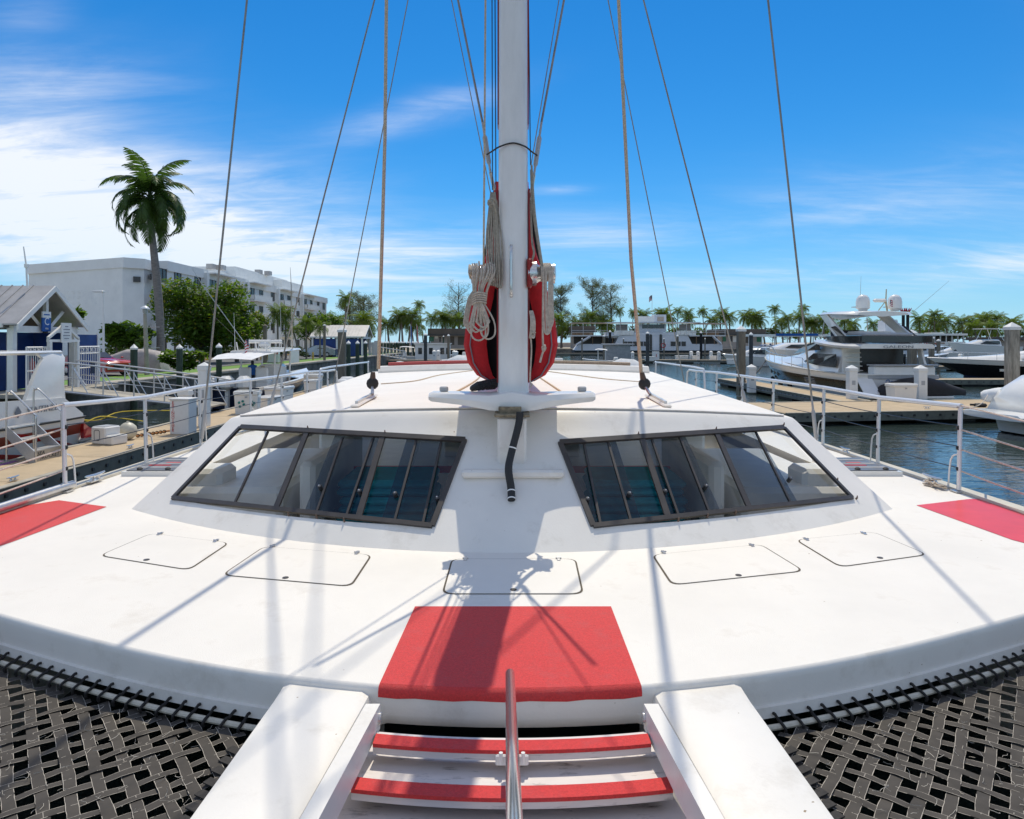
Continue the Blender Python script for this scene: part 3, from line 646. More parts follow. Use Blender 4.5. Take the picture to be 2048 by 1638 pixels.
# --- stanchions, hand rails, life lines
def rail_side(s, st, hoops):
    tops = []
    for (px, pt, pb, Y) in st:
        X = 5.33 * s if Y < 14 else 5.25 * s
        base = V(X, Y, ZD + .03); top = V(X + .02 * s, Y, ZC - (pt - HZ) / F * Y); tops.append(top)
        k = MB().tube([base, top], .026, 10); sg = obj('stanchion', k, 'stanchion', CAT)
        k = MB().tube(smooth_path([base + V(-.02 * s, .17, 0), base + V(-.02 * s, .12, .34), base + V(-.01 * s, .03, .42), base + V(0, .0, .41)], 3), .011, 7); obj('stanchion_brace', k, 'stanchion', sg)
        k = MB().box(base + V(0, 0, -.015), (.14, .14, .012)); obj('foot_plate', k, 'alu', sg)
        for q in (.25, .5, .74):
            k = MB().lathe([(.03, -.014), (.03, .014)], base + V(0, 0, (top.z - base.z) * q), 8, 'Y'); obj('line_eye', k, 'black_rubber', sg)
    return tops
def rail_x(px): return px
stL = [(127, 810, 985, 8.35), (290, 795, 940, 10.2), (405, 773, 0, 12.0), (492, 760, 0, 14.1), (556, 752, 0, 16.0), (610, 744, 0, 18.0), (650, 742, 0, 20.0)]
stR = [(1917, 812, 995, 8.35), (1753, 795, 940, 10.2), (1632, 775, 0, 12.0), (1546, 761, 0, 14.1), (1478, 752, 0, 16.0), (1420, 745, 0, 18.0), (1372, 742, 0, 20.0)]
for s, st in ((-1, stL), (1, stR)):
    tops = rail_side(s, st, None)
    path = [tops[0] + V(0, -.02, 0)] + tops[1:] + [tops[-1] + V(0, .8, .0), tops[-1] + V(0, 1.0, -.06), tops[-1] + V(0, 1.06, -.3), tops[-1] + V(0, 1.08, -.95)]
    k = MB().tube(path, .031, 10); obj('hand_rail', k, 'stanchion', CAT)
    q0 = V(5.1 * s, 19.0, ZC - .82)
    k = MB().tube(smooth_path([V(5.08 * s, 18.4, ZD), V(5.08 * s, 18.5, ZC - .85), V(5.06 * s, 18.9, ZC - .72), V(4.95 * s, 21, ZC - .70), V(4.85 * s, 23.4, ZC - .70), V(4.85 * s, 23.6, ZC - .78), V(4.85 * s, 23.65, ZD)], 4), .028, 8); obj('hand_rail', k, 'stanchion', CAT)
    for q in (.25, .5, .74):
        pts = []
        for i in range(len(tops) - 1):
            a = V(tops[i].x, tops[i].y, ZD + .03 + (tops[i].z - ZD) * q); b = V(tops[i + 1].x, tops[i + 1].y, ZD + .03 + (tops[i + 1].z - ZD) * q); pts += rope_pts(a, b, .012, 4)[:-1 if i < len(tops) - 2 else None]
        k = MB().tube(pts, .0065, 5); obj('life_line', k, 'black_wire', CAT)
    t0 = tops[0]
    for q, sag, ex in ((.98, .05, .7), (.70, .10, .55), (.47, .10, .42), (.22, .10, .25)):
        a = V(t0.x, t0.y, ZD + .03 + (t0.z - ZD) * q); b = V(5.2 * s, 1.0, ZD + .05 + ex)
        k = MB().tube(rope_pts(a, b, sag, 14), .010, 6); obj('forward_rope_line', k, mat('rope_pinkish', (.66, .55, .46), .8, var=.15, vscale=30), CAT)
# --- beams each side of the boarding ladder
for s in (-1, 1):
    b = MB(); rings = []
    for Y, xi, xo in ((3.95, .72, 1.24), (3.6, .74, 1.235), (2.7, .815, 1.26), (0, .85, 1.3), (-4, .85, 1.3)):
        z = ZD - .035; rings.append([V(xi * s, Y, z - .42), V(xi * s, Y, z - .05), V((xi + .012) * s, Y, z - .015), V((xi + .05) * s, Y, z), V((xo - .05) * s, Y, z), V((xo - .012) * s, Y, z - .015), V(xo * s, Y, z - .05), V(xo * s, Y, z - .42)])
    b.loft(rings, closed=True, cap=True); obj('ladder_beam', b, 'gelcoat', CAT)
# --- boarding ladder
LAD = MB(); lad_parts = []
for s in (-1, 1):
    k = MB(); a = W(1024 + 278 * s, 1432, 3.42); b = W(1024 + 392 * s, 1650, 2.62); c_ = b + (b - a) * 1.3
    def sec(p, w=.035, h=.07): return [p + V(-w, 0, -h), p + V(-w, 0, h), p + V(w, 0, h), p + V(w, 0, -h)]
    k.loft([sec(a + V(0, .03, .0), .03, .03), sec(a, .035, .06), sec(b), sec(c_)], cap=True); st_ = obj('ladder_stile', k, 'gelcoat', CAT)
    k = MB().tube([a + V(-.045 * s, -.02, .0), a + V(-.032 * s, -.02, .0)], .028, 10); obj('pivot_bolt', k, 'chrome', st_)
mat('grimy_white', (.72, .66, .62), .6, var=.06, vscale=5, dirt=(.07, .055, .04), dirt_lo=.56, dirt_hi=.76, dscale=11, stretch=(.5, 1.5, 4))
for k in range(4):
    yf = 3.19 - .25 * k; z = ZC - 1.865 - .055 * k; wdt = .645 + .045 * k; dep = .11 if k == 0 else .47
    def arc(x, y): return V(x, y + .055 * (x / .65) ** 2, 0)
    tr_ = MB(); nd = MB(); ra = []; rb = []
    for i in range(15):
        x = wdt * (2 * i / 14 - 1); p = arc(x, 0)
        ra.append([V(x, yf + p.y, z - .045), V(x, yf + p.y, z - .004), V(x, yf + p.y + dep, z - .004 - (.07 if k else 0)), V(x, yf + p.y + dep, z - .09)])
        rb.append([V(x, yf + p.y - .006, z - .012), V(x, yf + p.y - .004, z + .004), V(x, yf + p.y + .08, z + .004), V(x, yf + p.y + .083, z - .006)])
    tr_.loft(ra, cap=True); t_ = obj('ladder_step', tr_, 'grimy_white', CAT)
    nd.loft(rb, closed=False); obj('step_tread', nd, 'red_paint', t_)
pole_a = W(1020, 1347, 3.3); pole_b = W(1029, 1650, 1.72)
k = MB().tube([pole_a + (pole_a - pole_b).normalized() * .012, pole_a, pole_b, pole_b + (pole_b - pole_a) * .6], [.012, .0215, .0215, .0215], 16); pole = obj('center_handrail', k, 'steel_tube', CAT)
q = pole_a.lerp(pole_b, .52); k = MB().tube([q, V(q.x, 3.16, ZC - 1.88)], .012, 8); obj('handrail_strut', k, 'alu', pole)
k = MB().box((.0, 3.165, ZC - 1.892), (.15, .016, .05), ch=.006); k.tube([V(-.05, 3.15, ZC - 1.9), V(-.05, 3.15, ZC - 1.85)], .01, 6); k.tube([V(.05, 3.15, ZC - 1.9), V(.05, 3.15, ZC - 1.85)], .01, 6); obj('handrail_bracket', k, 'gelcoat_smooth', pole)
# --- woven nets
def strap_mat():
    m = bpy.data.materials.new('strap'); m.use_nodes = True; MATS['strap'] = m; t = m.node_tree; b = t.nodes['Principled BSDF']; ln = t.links.new
    b.inputs['Roughness'].default_value = .85
    uv = t.nodes.new('ShaderNodeUVMap'); sp = t.nodes.new('ShaderNodeSeparateXYZ'); ln(uv.outputs[0], sp.inputs[0])
    tcn = t.nodes.new('ShaderNodeTexCoord')
    n = t.nodes.new('ShaderNodeTexNoise'); n.inputs['Scale'].default_value = 22; n.inputs['Detail'].default_value = 5; ln(tcn.outputs['Object'], n.inputs['Vector'])
    n2 = t.nodes.new('ShaderNodeTexNoise'); n2.inputs['Scale'].default_value = 9; n2.inputs['Detail'].default_value = 6; ln(tcn.outputs['Object'], n2.inputs['Vector'])
    def M(op, a, b_):
        q = t.nodes.new('ShaderNodeMath'); q.operation = op
        for i, v in enumerate((a, b_)):
            if isinstance(v, (int, float)): q.inputs[i].default_value = v
            else: ln(v, q.inputs[i])
        return q.outputs[0]
    e = M('ABSOLUTE', M('SUBTRACT', sp.outputs['Y'], .5), 0)                  # 0 centre .. .5 edge
    edge = M('GREATER_THAN', M('ADD', e, M('MULTIPLY', M('SUBTRACT', n.outputs['Fac'], .5), .10)), .462)
    fr = M('MULTIPLY', edge, M('GREATER_THAN', n2.outputs['Fac'], .40))
    st = M('MULTIPLY', M('LESS_THAN', M('FRACT', M('MULTIPLY', sp.outputs['X'], 1.0), 0), .03), M('GREATER_THAN', n.outputs['Fac'], .56))
    c1 = t.nodes.new('ShaderNodeMix'); c1.data_type = 'RGBA'; c1.inputs['A'].default_value = (.026, .022, .018, 1); c1.inputs['B'].default_value = (.085, .072, .058, 1); ln(n2.outputs['Fac'], c1.inputs['Factor'])
    c2 = t.nodes.new('ShaderNodeMix'); c2.data_type = 'RGBA'; ln(c1.outputs['Result'], c2.inputs['A']); c2.inputs['B'].default_value = (.48, .43, .36, 1); ln(M('MINIMUM', M('ADD', fr, M('MULTIPLY', st, .6)), 1.0), c2.inputs['Factor'])
    ln(c2.outputs['Result'], b.inputs['Base Color'])
    bp = t.nodes.new('ShaderNodeBump'); bp.inputs['Strength'].default_value = .4; bp.inputs['Distance'].default_value = .005; ln(n.outputs['Fac'], bp.inputs['Height']); ln(bp.outputs[0], b.inputs['Normal'])
strap_mat()
ZN = ZD - .268
def net(s):
    # rods
    def rodY(X): return Edeck(X) - .098
    rod = MB().tube([V(s * X, rodY(X), ZN + .01) for X in [1.31 + i * .13 for i in range(21)]], .016, 8)
    ne = obj('net_rod', rod, 'rod_cream', CAT)
    rod = MB().tube([V(s * 1.325, rodY(1.31) - .02, ZN + .01), V(s * 1.345, 1.2, ZN + .01)], .015, 8); obj('net_rod', rod, 'rod_cream', ne)
    def inside(p): x = p.x * s; return 1.36 < x < 3.86 and 1.2 < p.y < rodY(min(3.9, x)) - .004
    A = V(-.60 * s, -.80, 0); Bd = V(-.80 * s, .60, 0); sp = .116; org = V(2.3 * s, 3.2, ZN)
    for di, (D, Pd) in enumerate(((A, Bd), (Bd, A))):
        for k in range(-26, 27):
            jit = random.uniform(-.005, .005); o = org + Pd * (k * sp + jit); ts = [t * sp / 4 for t in range(-140, 141)]
            ins_ = [t for t in ts if inside(o + D * t)]
            if len(ins_) < 5: continue
            t0, t1 = ins_[0], ins_[-1]; n = max(4, int((t1 - t0) / (sp / 4))); w = .0265 if di == 0 else .0225
            mb = MB(); vs = []; uv = []; ph = random.uniform(0, 6)
            for i in range(n + 1):
                t = t0 + (t1 - t0) * i / n; c = o + D * t + Pd * (.004 * math.sin(t * 5 + ph) + .002 * math.sin(t * 11 + k))
                idx = t / sp; z = .0035 * math.cos(math.pi * (idx + k + (1 if di else 0))) + .004 * math.sin(t * 3 + k) - .05 * math.sin(max(0, min(1, (c.x * s - 1.3) / 2.6)) * math.pi) * .6
                tw = .002 * math.sin(t * 7 + k * 1.7)
                ww = w + random.uniform(-.0015, .0015)
                for q in (-1, -.5, .5, 1): vs.append(c + Pd * ww * q + V(0, 0, z + tw * q - .0015 * abs(q))); uv.append((idx, .5 + q * .5))
            fs = [(i * 4 + j, i * 4 + j + 1, i * 4 + 5 + j, i * 4 + 4 + j) for i in range(n) for j in range(3)]
            mb.add(vs, fs); mb.uv = uv; obj('webbing_strap', mb, 'strap', ne)
            # end loop over the rod
        # lacing
    x = 1.40; 
    while x < 3.6:
        dd = .2124 * x - .0064 * x ** 3; n_ = V(dd * s, -1, 0).normalized(); e = V(x * s, Edeck(x), 0); j = random.uniform(-.012, .012); top = e + n_ * .048 + V(j, 0, ZD - .222); mid = e + n_ * .105 + V(.015 * s, 0, ZN - .01)
        k = MB().tube(smooth_path([top + V(0, .03, .0), top + n_ * .012 + V(0, 0, .012), top.lerp(mid, .5) + V(.006 * s, 0, .012), e + n_ * .085 + V(.012 * s, 0, ZN + .034), e + n_ * .122 + V(.02 * s, 0, ZN + .012), e + n_ * .105 + V(.03 * s, 0, ZN - .018)], 2), .0088, 6)
        obj('lacing_cord', k, 'cord_black', ne); x += random.uniform(.090, .112)
    y = 3.55
    while y > 1.3:
        p = V(1.33 * s, y, ZN + .012); k = MB().tube(smooth_path([p + V(.03 * s, .0, -.02), p + V(.012 * s, .01, .02), p + V(-.02 * s, .015, .01), p + V(-.05 * s, .02, -.02)], 2), .011, 6); obj('lacing_cord', k, 'cord_black', ne)
        k = MB().box(p + V(.055 * s, -.03, -.004), (.11, .045, .006), rz=.5 * s); obj('strap_end', k, 'cord_black', ne)
        y -= random.uniform(.075, .095)
    fr = MB(); random.seed(40 + s)
    for i in range(260):                                     # frayed threads along the strap edges
        X = s * random.uniform(1.45, 3.5); Y = random.uniform(2.4, 4.0)
        if not inside(V(X, Y, 0)): continue
        p = V(X, Y, ZN + .008 - .03 * math.sin(max(0, min(1, (abs(X) - 1.3) / 2.6)) * math.pi)); pts = [p]; d_ = V(random.gauss(0, 1), random.gauss(0, 1), 0).normalized()
        for j in range(4): d_ = (d_ + V(random.gauss(0, .5), random.gauss(0, .5), random.uniform(-.1, .25))).normalized(); pts.append(pts[-1] + d_ * random.uniform(.006, .02))
        fr.tube(pts, .0011, 3)
    o = obj('frayed_thread', fr, mat('thread', (.55, .50, .42), .9), ne); o['kind'] = 'stuff'
net(-1); net(1)
# --- red sail cover on the boom behind the mast
SC = thing('sail_cover', 'red canvas sail cover packed on the boom behind the white mast', 'sail cover', (0, 7.5, ZD + 1.1), world=True)
half = [(988, 366), (984, 420), (979, 470), (972, 505), (958, 545), (943, 600), (931, 645), (926, 690), (934, 725), (952, 750), (975, 762), (1020, 766)]
def scring(Y, f, side, dz=0.0):
    out = []
    for px, py in half:
        p = W(px, py, 7.5); x = (p.x - (-.01)) ; out.append(V((x if side < 0 else -x * .95) * f, Y, ZC - 1.2 * (1 - 1) + (p.z - ZC) * (1 if p.z > ZC - .4 else 1) + dz))
    return out
for s in (-1, 1):
    k = MB(); rg = []
    for Y, f, dz in ((7.42, .93, 0), (7.46, 1.0, 0), (7.9, 1.03, 0), (9, 1.0, .02), (11, .9, .06), (14, .75, .15)):
        r_ = scring(Y, f, s, dz)
        if Y > 9: r_ = [V(p.x, p.y, min(p.z, ZC + 1.6 - (Y - 9) * .22)) for p in r_]
        rg.append(r_)
    k.loft(rg, closed=False); obj('cover_panel', k, 'red_canvas', SC, angle=80)
    # front flap, leaving the dark slot beside the mast
    inner = [(1003, 372), (1003, 420), (1000, 470), (996, 505), (992, 545), (985, 600), (975, 645), (972, 690), (976, 725), (984, 750), (994, 760), (1020, 763)]
    k = MB(); a = scring(7.42, .93, s); b = []
    for (px, py) in inner:
        p = W(px, py, 7.5); x = p.x + .01; b.append(V(x if s < 0 else -x * .95, 7.40, p.z))
    mid = [a[i].lerp(b[i], .5) + V(0, -.035 - .02 * math.sin(i * 1.3), 0) for i in range(len(a))]
    k.loft([a, mid, b], closed=False); obj('cover_flap', k, 'red_canvas', SC, angle=80)
    z_ = MB().tube([a[i].lerp(mid[i], .35) + V(0, -.02, 0) for i in range(6, len(a))], .007, 5); obj('cover_zip', z_, 'lettering_grey', SC)
bk_ = MB().poly([V(-.2, 7.6, ZC - .40), V(.2, 7.6, ZC - .40), V(.40, 7.6, ZC - .15), V(.40, 7.6, ZC + .3), V(.2, 7.6, ZC + 1.66), V(-.2, 7.6, ZC + 1.66), V(-.40, 7.6, ZC + .3), V(-.40, 7.6, ZC - .15)]); obj('slot_shade_sheet', bk_, 'black_inside', SC)  # black sheet standing for the dark slot, widened to stop sun passing through
# --- rope hanks on the winches
def hank(name, loops, r, m_, label, base):
    k = MB()
    for pts in loops: k.tube(smooth_path(pts, 4), r, 6)
    return one(name, k, m_, label, 'rope', base, 'rope hanks hanging from the mast winches')
random.seed(11)
lo = []
for i in range(11):                                          # upper strands winch -> knot
    x0 = 945 + i * 4.3; Yd = 6.86 + random.uniform(-.05, .05); lo.append([W(x0, 528 + random.uniform(-6, 4), Yd + .04), W(x0 + 1, 545, Yd - .02), W(944 + i * 3.1 + random.uniform(-3, 3), 578, Yd - .03), W(950 + i * 2.2, 600, Yd)])
for i in range(11):                                          # loops below the knot
    a = random.uniform(-1, 1); xc = 962 + a * 15; w = random.uniform(6, 14); d_ = random.uniform(640, 694); Yd = 6.80 + random.uniform(-.06, .06)
    lo.append([W(956 + a * 8, 602, Yd), W(xc - w, 640, Yd), W(xc - w, d_ - 10, Yd), W(xc, d_, Yd - .01), W(xc + w, d_ - 10, Yd), W(xc + w * .8, 640, Yd), W(960 + a * 6, 604, Yd)])
for i in range(4):                                           # left side loops
    xc = 934 + i * 2.5; d_ = 652 + i * 5; Yd = 6.84; lo.append([W(948, 580, Yd), W(xc + 2, 600, Yd), W(xc - 6, 645, Yd), W(xc, d_, Yd), W(xc + 8, 640, Yd), W(950, 610, Yd)])
for i in range(5):                                           # wraps of the knot
    y = 588 + i * 4.5; lo.append([W(944, y + 3, 6.78), W(956, y - 3, 6.73), W(972, y, 6.78), W(958, y + 5, 6.86), W(944, y + 3, 6.78)])
for i in range(4): lo.append([W(941 + i * 3.5, 538, 7.18), W(939 + i * 3.5, 530 + i, 7.05), W(938 + i * 3.5, 545, 6.96), W(941 + i * 3.5, 557, 7.05)])
hank('rope_coil', lo, .0092, 'rope_white', 'large knotted hank of white rope with red flecks hanging left of the mast', W(960, 560, 6.8))
lo = []
for i in range(6): lo.append([W(1083 + i * 3.2, 560, 7.1), W(1082 + i * 3.2, 535, 7.05), W(1083 + i * 3.2, 528, 6.98), W(1084 + i * 3.2, 545, 6.92), W(1083 + i * 3.2, 562, 6.98)])
for x0, x1, d_ in ((1087, 1101, 668), (1092, 1098, 664), (1105, 1095, 655)): lo.append([W(x0, 535, 6.92), W(x0, 600, 6.88), W(x0 + 1, d_ - 14, 6.88), W((x0 + x1) / 2, d_, 6.87), W(x1 + 1, d_ - 14, 6.88), W(x1 + 2, 600, 6.88), W(x1 + 5, 535, 6.92)])
lo.append([W(1087, 535, 6.95), W(1086, 600, 6.9), W(1086, 690, 6.88), W(1091, 695, 6.85), W(1087, 702, 6.84), W(1085, 694, 6.86), W(1090, 692, 6.82), W(1084, 710, 6.86), W(1080, 725, 6.86)])
hank('rope_coil', lo, .0115, 'rope_white', 'plain white rope looped over the winch right of the mast with a knotted end', W(1090, 560, 6.9))
lo = []
for i in range(6):
    x = 975 + i * 4.6; lo.append([W(982 + i * 1.5, 385, 7.05), W(978 + i * 3, 420, 6.98), W(x - 2 + random.uniform(-2, 2), 480, 6.95), W(x, 540, 6.9), W(x + 2, 566 + i * 2, 6.9), W(x + 6, 555, 6.92), W(x + 5, 480, 6.95), W(988 + i, 400, 7.05)])
lo.append([W(976, 402, 6.95), W(985, 398, 6.9), W(990, 405, 6.93), W(980, 412, 6.9), W(976, 405, 6.95), W(986, 404, 6.88), W(992, 428, 6.92)])
hank('rope_coil', lo, .0088, 'rope_grey', 'grey ropes bunched along the left edge of the mast above the winch', W(985, 480, 7))
lo = [[W(1062, 340, 7.1), W(1066, 420, 7.05), W(1078, 500, 7.0), W(1086, 548, 6.95)], [W(1063, 330, 7.1), W(1070, 430, 7.02), W(1083, 520, 6.95), W(1088, 552, 6.95)], [W(1061, 400, 7.1), W(1064, 480, 7.05), W(1068, 505, 7.0), W(1064, 520, 7.0), W(1060, 522, 7.0)]]
hank('rope_coil', lo, .012, 'rope_grey', 'two grey ropes slanting down to the right winch beside the mast', W(1075, 450, 7))
lo = []
for i in range(7): lo.append([W(1060 + i * .8, 622, 6.92), W(1062 + i * 1.2, 640, 6.86), W(1061 + i * 1.3, 665, 6.86), W(1059 + i * .5, 676, 6.9)])
lo.append([W(1061, 672, 6.9), W(1063, 700, 6.9), W(1060, 760, 6.92), W(1064, 768, 6.9), W(1060, 775, 6.92)]); lo.append([W(1060, 670, 6.85), W(1067, 676, 6.82), W(1069, 668, 6.85), W(1064, 665, 6.84), W(1061, 674, 6.86), W(1071, 664, 6.86)])
hank('rope_coil', lo, .0085, 'rope_white', 'small tied bundle of flecked rope low on the right edge of the mast', W(1063, 680, 6.9))
# black gloves-like strap bundle at the mast foot
k = MB(); random.seed(3)
for i in range(9):
    x = 945 + i * 5; k.tube(smooth_path([W(x + random.uniform(-3, 3), 778 - i * .4, 7.3), W(x + 12, 770 - i * .9, 7.25), W(x + 26, 768 - i * .6 + random.uniform(-3, 3), 7.3)], 3), [.03, .035, .035, .04, .035, .03, .02], 6)
one('strap_bundle', k, 'black_rubber', 'black crumpled strap bundle lying on the roof left of the mast foot', 'strap', W(968, 775, 7.3))
# ================================================================== vegetation kit
mat('palm_leaf', (.055, .10, .020), .5, var=.25, vscale=2.0, trans=(.35, (.10, .20, .02)), spec=.35)
mat('palm_leaf_far', (.095, .14, .025), .55, var=.3, vscale=.6, trans=(.4, (.20, .30, .02)), spec=.3)
mat('palm_trunk', (.22, .185, .155), .85, var=.18, vscale=6, stretch=(1, 1, 6))
mat('bark', (.13, .10, .075), .9, var=.25, vscale=8)
mat('leaf_green', (.085, .15, .02), .55, var=.35, vscale=1.3, trans=(.42, (.16, .28, .015)), spec=.35)
mat('leaf_yellow', (.34, .30, .02), .55, var=.3, vscale=2, trans=(.3, (.4, .35, .02)))
mat('leaf_dark', (.045, .09, .02), .55, var=.35, vscale=1.2, trans=(.25, (.06, .12, .012)))
mat('leaf_pine', (.12, .14, .065), .7, var=.25, vscale=1, trans=(.4, (.18, .21, .07)))
mat('flower_white', (.7, .66, .55), .7)
mat('lawn', (.14, .27, .02), .8, var=.3, vscale=2.5, bump=.2, bscale=60, col2=(.10, .21, .018))
mat('asphalt', (.17, .165, .155), .9, var=.12, vscale=1.5)
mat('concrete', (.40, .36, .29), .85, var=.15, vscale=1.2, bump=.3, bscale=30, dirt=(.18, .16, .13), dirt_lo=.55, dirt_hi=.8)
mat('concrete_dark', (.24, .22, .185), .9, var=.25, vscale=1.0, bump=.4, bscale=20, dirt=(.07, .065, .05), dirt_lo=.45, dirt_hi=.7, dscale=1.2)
mat('sand', (.45, .38, .28), .9, var=.12)
mat('yellow_paint', (.55, .33, .03), .6)
mat('stucco', (.76, .77, .75), .8, var=.04, vscale=.4, dirt=(.50, .53, .55), dirt_lo=.55, dirt_hi=.85, dscale=.25)
mat('win_dark', (.055, .045, .042), .25, var=.2, vscale=2)
mat('blue_panel', (.012, .05, .22), .5, var=.15, vscale=1.2)
mat('roof_metal', (.44, .42, .40), .5, .2, var=.1, vscale=1.5)
mat('soffit', (.16, .12, .085), .8)
mat('dock_deck', (.50, .38, .235), .85, var=.10, vscale=1.1, bump=.25, bscale=50, dirt=(.40, .30, .19), dirt_lo=.5, dirt_hi=.8, dscale=.9)
mat('dock_side', (.17, .18, .15), .8, var=.25, vscale=2, dirt=(.08, .09, .07), dirt_lo=.5, dirt_hi=.7)
mat('pile_green', (.055, .085, .055), .8, var=.3, vscale=3, stretch=(1, 1, .3))
mat('pile_brown', (.23, .195, .145), .85, var=.2, vscale=3, stretch=(2, 2, .4))
mat('pile_dark', (.07, .075, .075), .8, var=.25, vscale=3)
mat('car_red', (.42, .012, .016), .2, coat=.8, var=.02)
mat('car_silver', (.45, .47, .49), .25, .6, coat=.5, var=.02)
mat('car_dark', (.03, .033, .038), .25, coat=.6)
mat('car_cover', (.42, .37, .34), .8, var=.12, vscale=3, bump=.4, bscale=4)
mat('tyre', (.018, .018, .018), .8)
mat('car_glass', (.02, .022, .025), .08, coat=.5)
mat('yellow_rope', (.62, .45, .03), .7)
mat('skin', (.38, .22, .15), .6)
mat('navy', (.012, .022, .06), .35, coat=.3)
mat('cyan_print', (.05, .35, .6), .5)
mat('fabric_dark', (.03, .03, .04), .8); mat('fabric_blue', (.02, .12, .4), .8); mat('fabric_white', (.7, .7, .68), .8); mat('straw', (.5, .38, .2), .9); mat('fabric_purple', (.12, .05, .2), .8)
def frond_mesh(L_, droop, pairs, lw, ll, up=.55):
    """one pinnate palm leaf growing along +X from the origin"""
    mb = MB(); pts = []
    for i in range(13):
        t = i / 12; a = up - droop * t ** 1.25
        if i == 0: p = V(0, 0, 0)
        else: p = pts[-1] + V(math.cos(a), 0, math.sin(a)) * (L_ / 12)
        pts.append(p)
    mb.tube(pts, [.035 * L_ / 3 * (1 - .85 * i / 12) for i in range(13)], 4)
    for i in range(pairs):
        t = .12 + .88 * i / (pairs - 1); f = t * 12; k = min(11, int(f)); p = pts[k].lerp(pts[k + 1], f - k); tan = (pts[k + 1] - pts[k]).normalized(); up_ = tan.cross(V(0, 1, 0)) * -1
        l = ll * (math.sin(math.pi * min(1, .18 + t * .86)) ** .6 + .12)
        for s in (-1, 1):
            d = (tan * .55 + V(0, s, 0) * .8 + V(0, 0, -.25 - .25 * random.random())).normalized(); e = p + d * l + V(0, 0, -.18 * l); m_ = p + d * l * .5
            w = tan * lw
            mb.add([p - w * .4, p + w * .4, m_ + w * .6, m_ - w * .6, e], [(0, 1, 2, 3), (3, 2, 4)])
    return mb.mesh('frond', False)
FR = {}
def fronds(kind):
    if kind in FR: return FR[kind]
    random.seed(5)
    if kind == 'big': l = [frond_mesh(3.2, d, 36, .085, .62, u) for d, u in ((2.2, .95), (2.7, .7), (2.9, .4), (1.6, 1.2), (2.2, .0), (3.1, .6))]
    else: l = [frond_mesh(2.6, d, 13, .10, .75, u) for d, u in ((1.5, .9), (2.2, .6), (2.0, .3), (1.2, 1.2), (1.4, -.1))]
    m_ = MATS['palm_leaf' if kind == 'big' else 'palm_leaf_far']
    for q in l: q.materials.append(m_)
    FR[kind] = l; return l
def merge_mesh(name, items, material):
    """join copies of meshes: items = [(mesh, matrix)]"""
    mb = MB()
    for me, M in items: mb.add([M @ v.co for v in me.vertices], [tuple(p.vertices) for p in me.polygons])
    m = mb.mesh(name, False); m.materials.append(MATS[material]); return m
def palm_variant(seed, h, n, spread=1.0, lean=.3, tr=.14):
    random.seed(seed); e = bpy.data.objects.new('palm_tree', None); COL.objects.link(e)
    la = random.uniform(0, 6.28); pts = [V(lean * (i / 8) ** 2 * math.cos(la), lean * (i / 8) ** 2 * math.sin(la), h * i / 8) for i in range(9)]
    k = MB().tube(pts, [tr * (1.35 - .5 * i / 8) for i in range(9)], 7); obj('trunk', k, 'palm_trunk', e)
    it = []; ms = fronds('far')
    for i in range(n):
        el = i / n; me = ms[(0, 3, 0, 1, 1, 2, 2, 4)[min(7, int(el * 8))]]
        M = Matrix.Translation(pts[-1]) @ Matrix.Rotation(i * 2.4 + random.uniform(-.3, .3), 4, 'Z') @ Matrix.Rotation(random.uniform(-.15, .15) - (.35 - el * .8) * .6, 4, 'Y') @ Matrix.Scale(spread * random.uniform(.85, 1.1), 4)
        it.append((me, M))
    link('crown', merge_mesh('crown', it, 'palm_leaf_far'), None, e)
    return e
def leaf_crown(clumps, n, size, seed, flat=.5, long=1.6):
    """leaf quads spread through ellipsoid clumps [(centre, radii)]"""
    random.seed(seed); mb = MB(); vs = []; fs = []
    tot = sum(r[0] * r[1] * r[2] for _, r in clumps) ** 1.0
    for c, r in clumps:
        m_ = max(20, int(n * (r[0] * r[1] * r[2]) / tot)); c = Vector(c)
        for _ in range(m_):
            d = V(random.gauss(0, 1), random.gauss(0, 1), random.gauss(0, 1)).normalized(); q = random.random() ** .38
            p = c + V(d.x * r[0], d.y * r[1], d.z * r[2]) * q
            a = V(random.gauss(0, 1), random.gauss(0, 1), random.gauss(0, flat)).normalized(); b = a.cross(V(random.gauss(0, .6), random.gauss(0, .6), 1)).normalized(); s = size * random.uniform(.6, 1.3); k = len(vs)
            vs += [p - a * s * long * .5, p + b * s * .4, p + a * s * long * .5, p - b * s * .4]; fs.append((k, k + 1, k + 2, k + 3))
    mb.v = vs; mb.f = fs; return mb
def limbs(base, h, r, clumps, seed):
    random.seed(seed); mb = MB(); top = V(base.x, base.y, base.z + h)
    mb.tube([base, base.lerp(top, .5) + V(.1 * h * random.uniform(-.4, .4), 0, 0), top], [r, r * .8, r * .6], 7)
    for c, rr in clumps:
        c = Vector(c); s = base.lerp(top, random.uniform(.55, 1.0)); mb.tube(smooth_path([s, s.lerp(c, .5) + V(0, 0, -.12 * (c - s).length * .3), c, c + (c - s) * .2], 2), [r * .45, r * .4, r * .32, r * .26, r * .2, r * .14, r * .08], 5)
    return mb
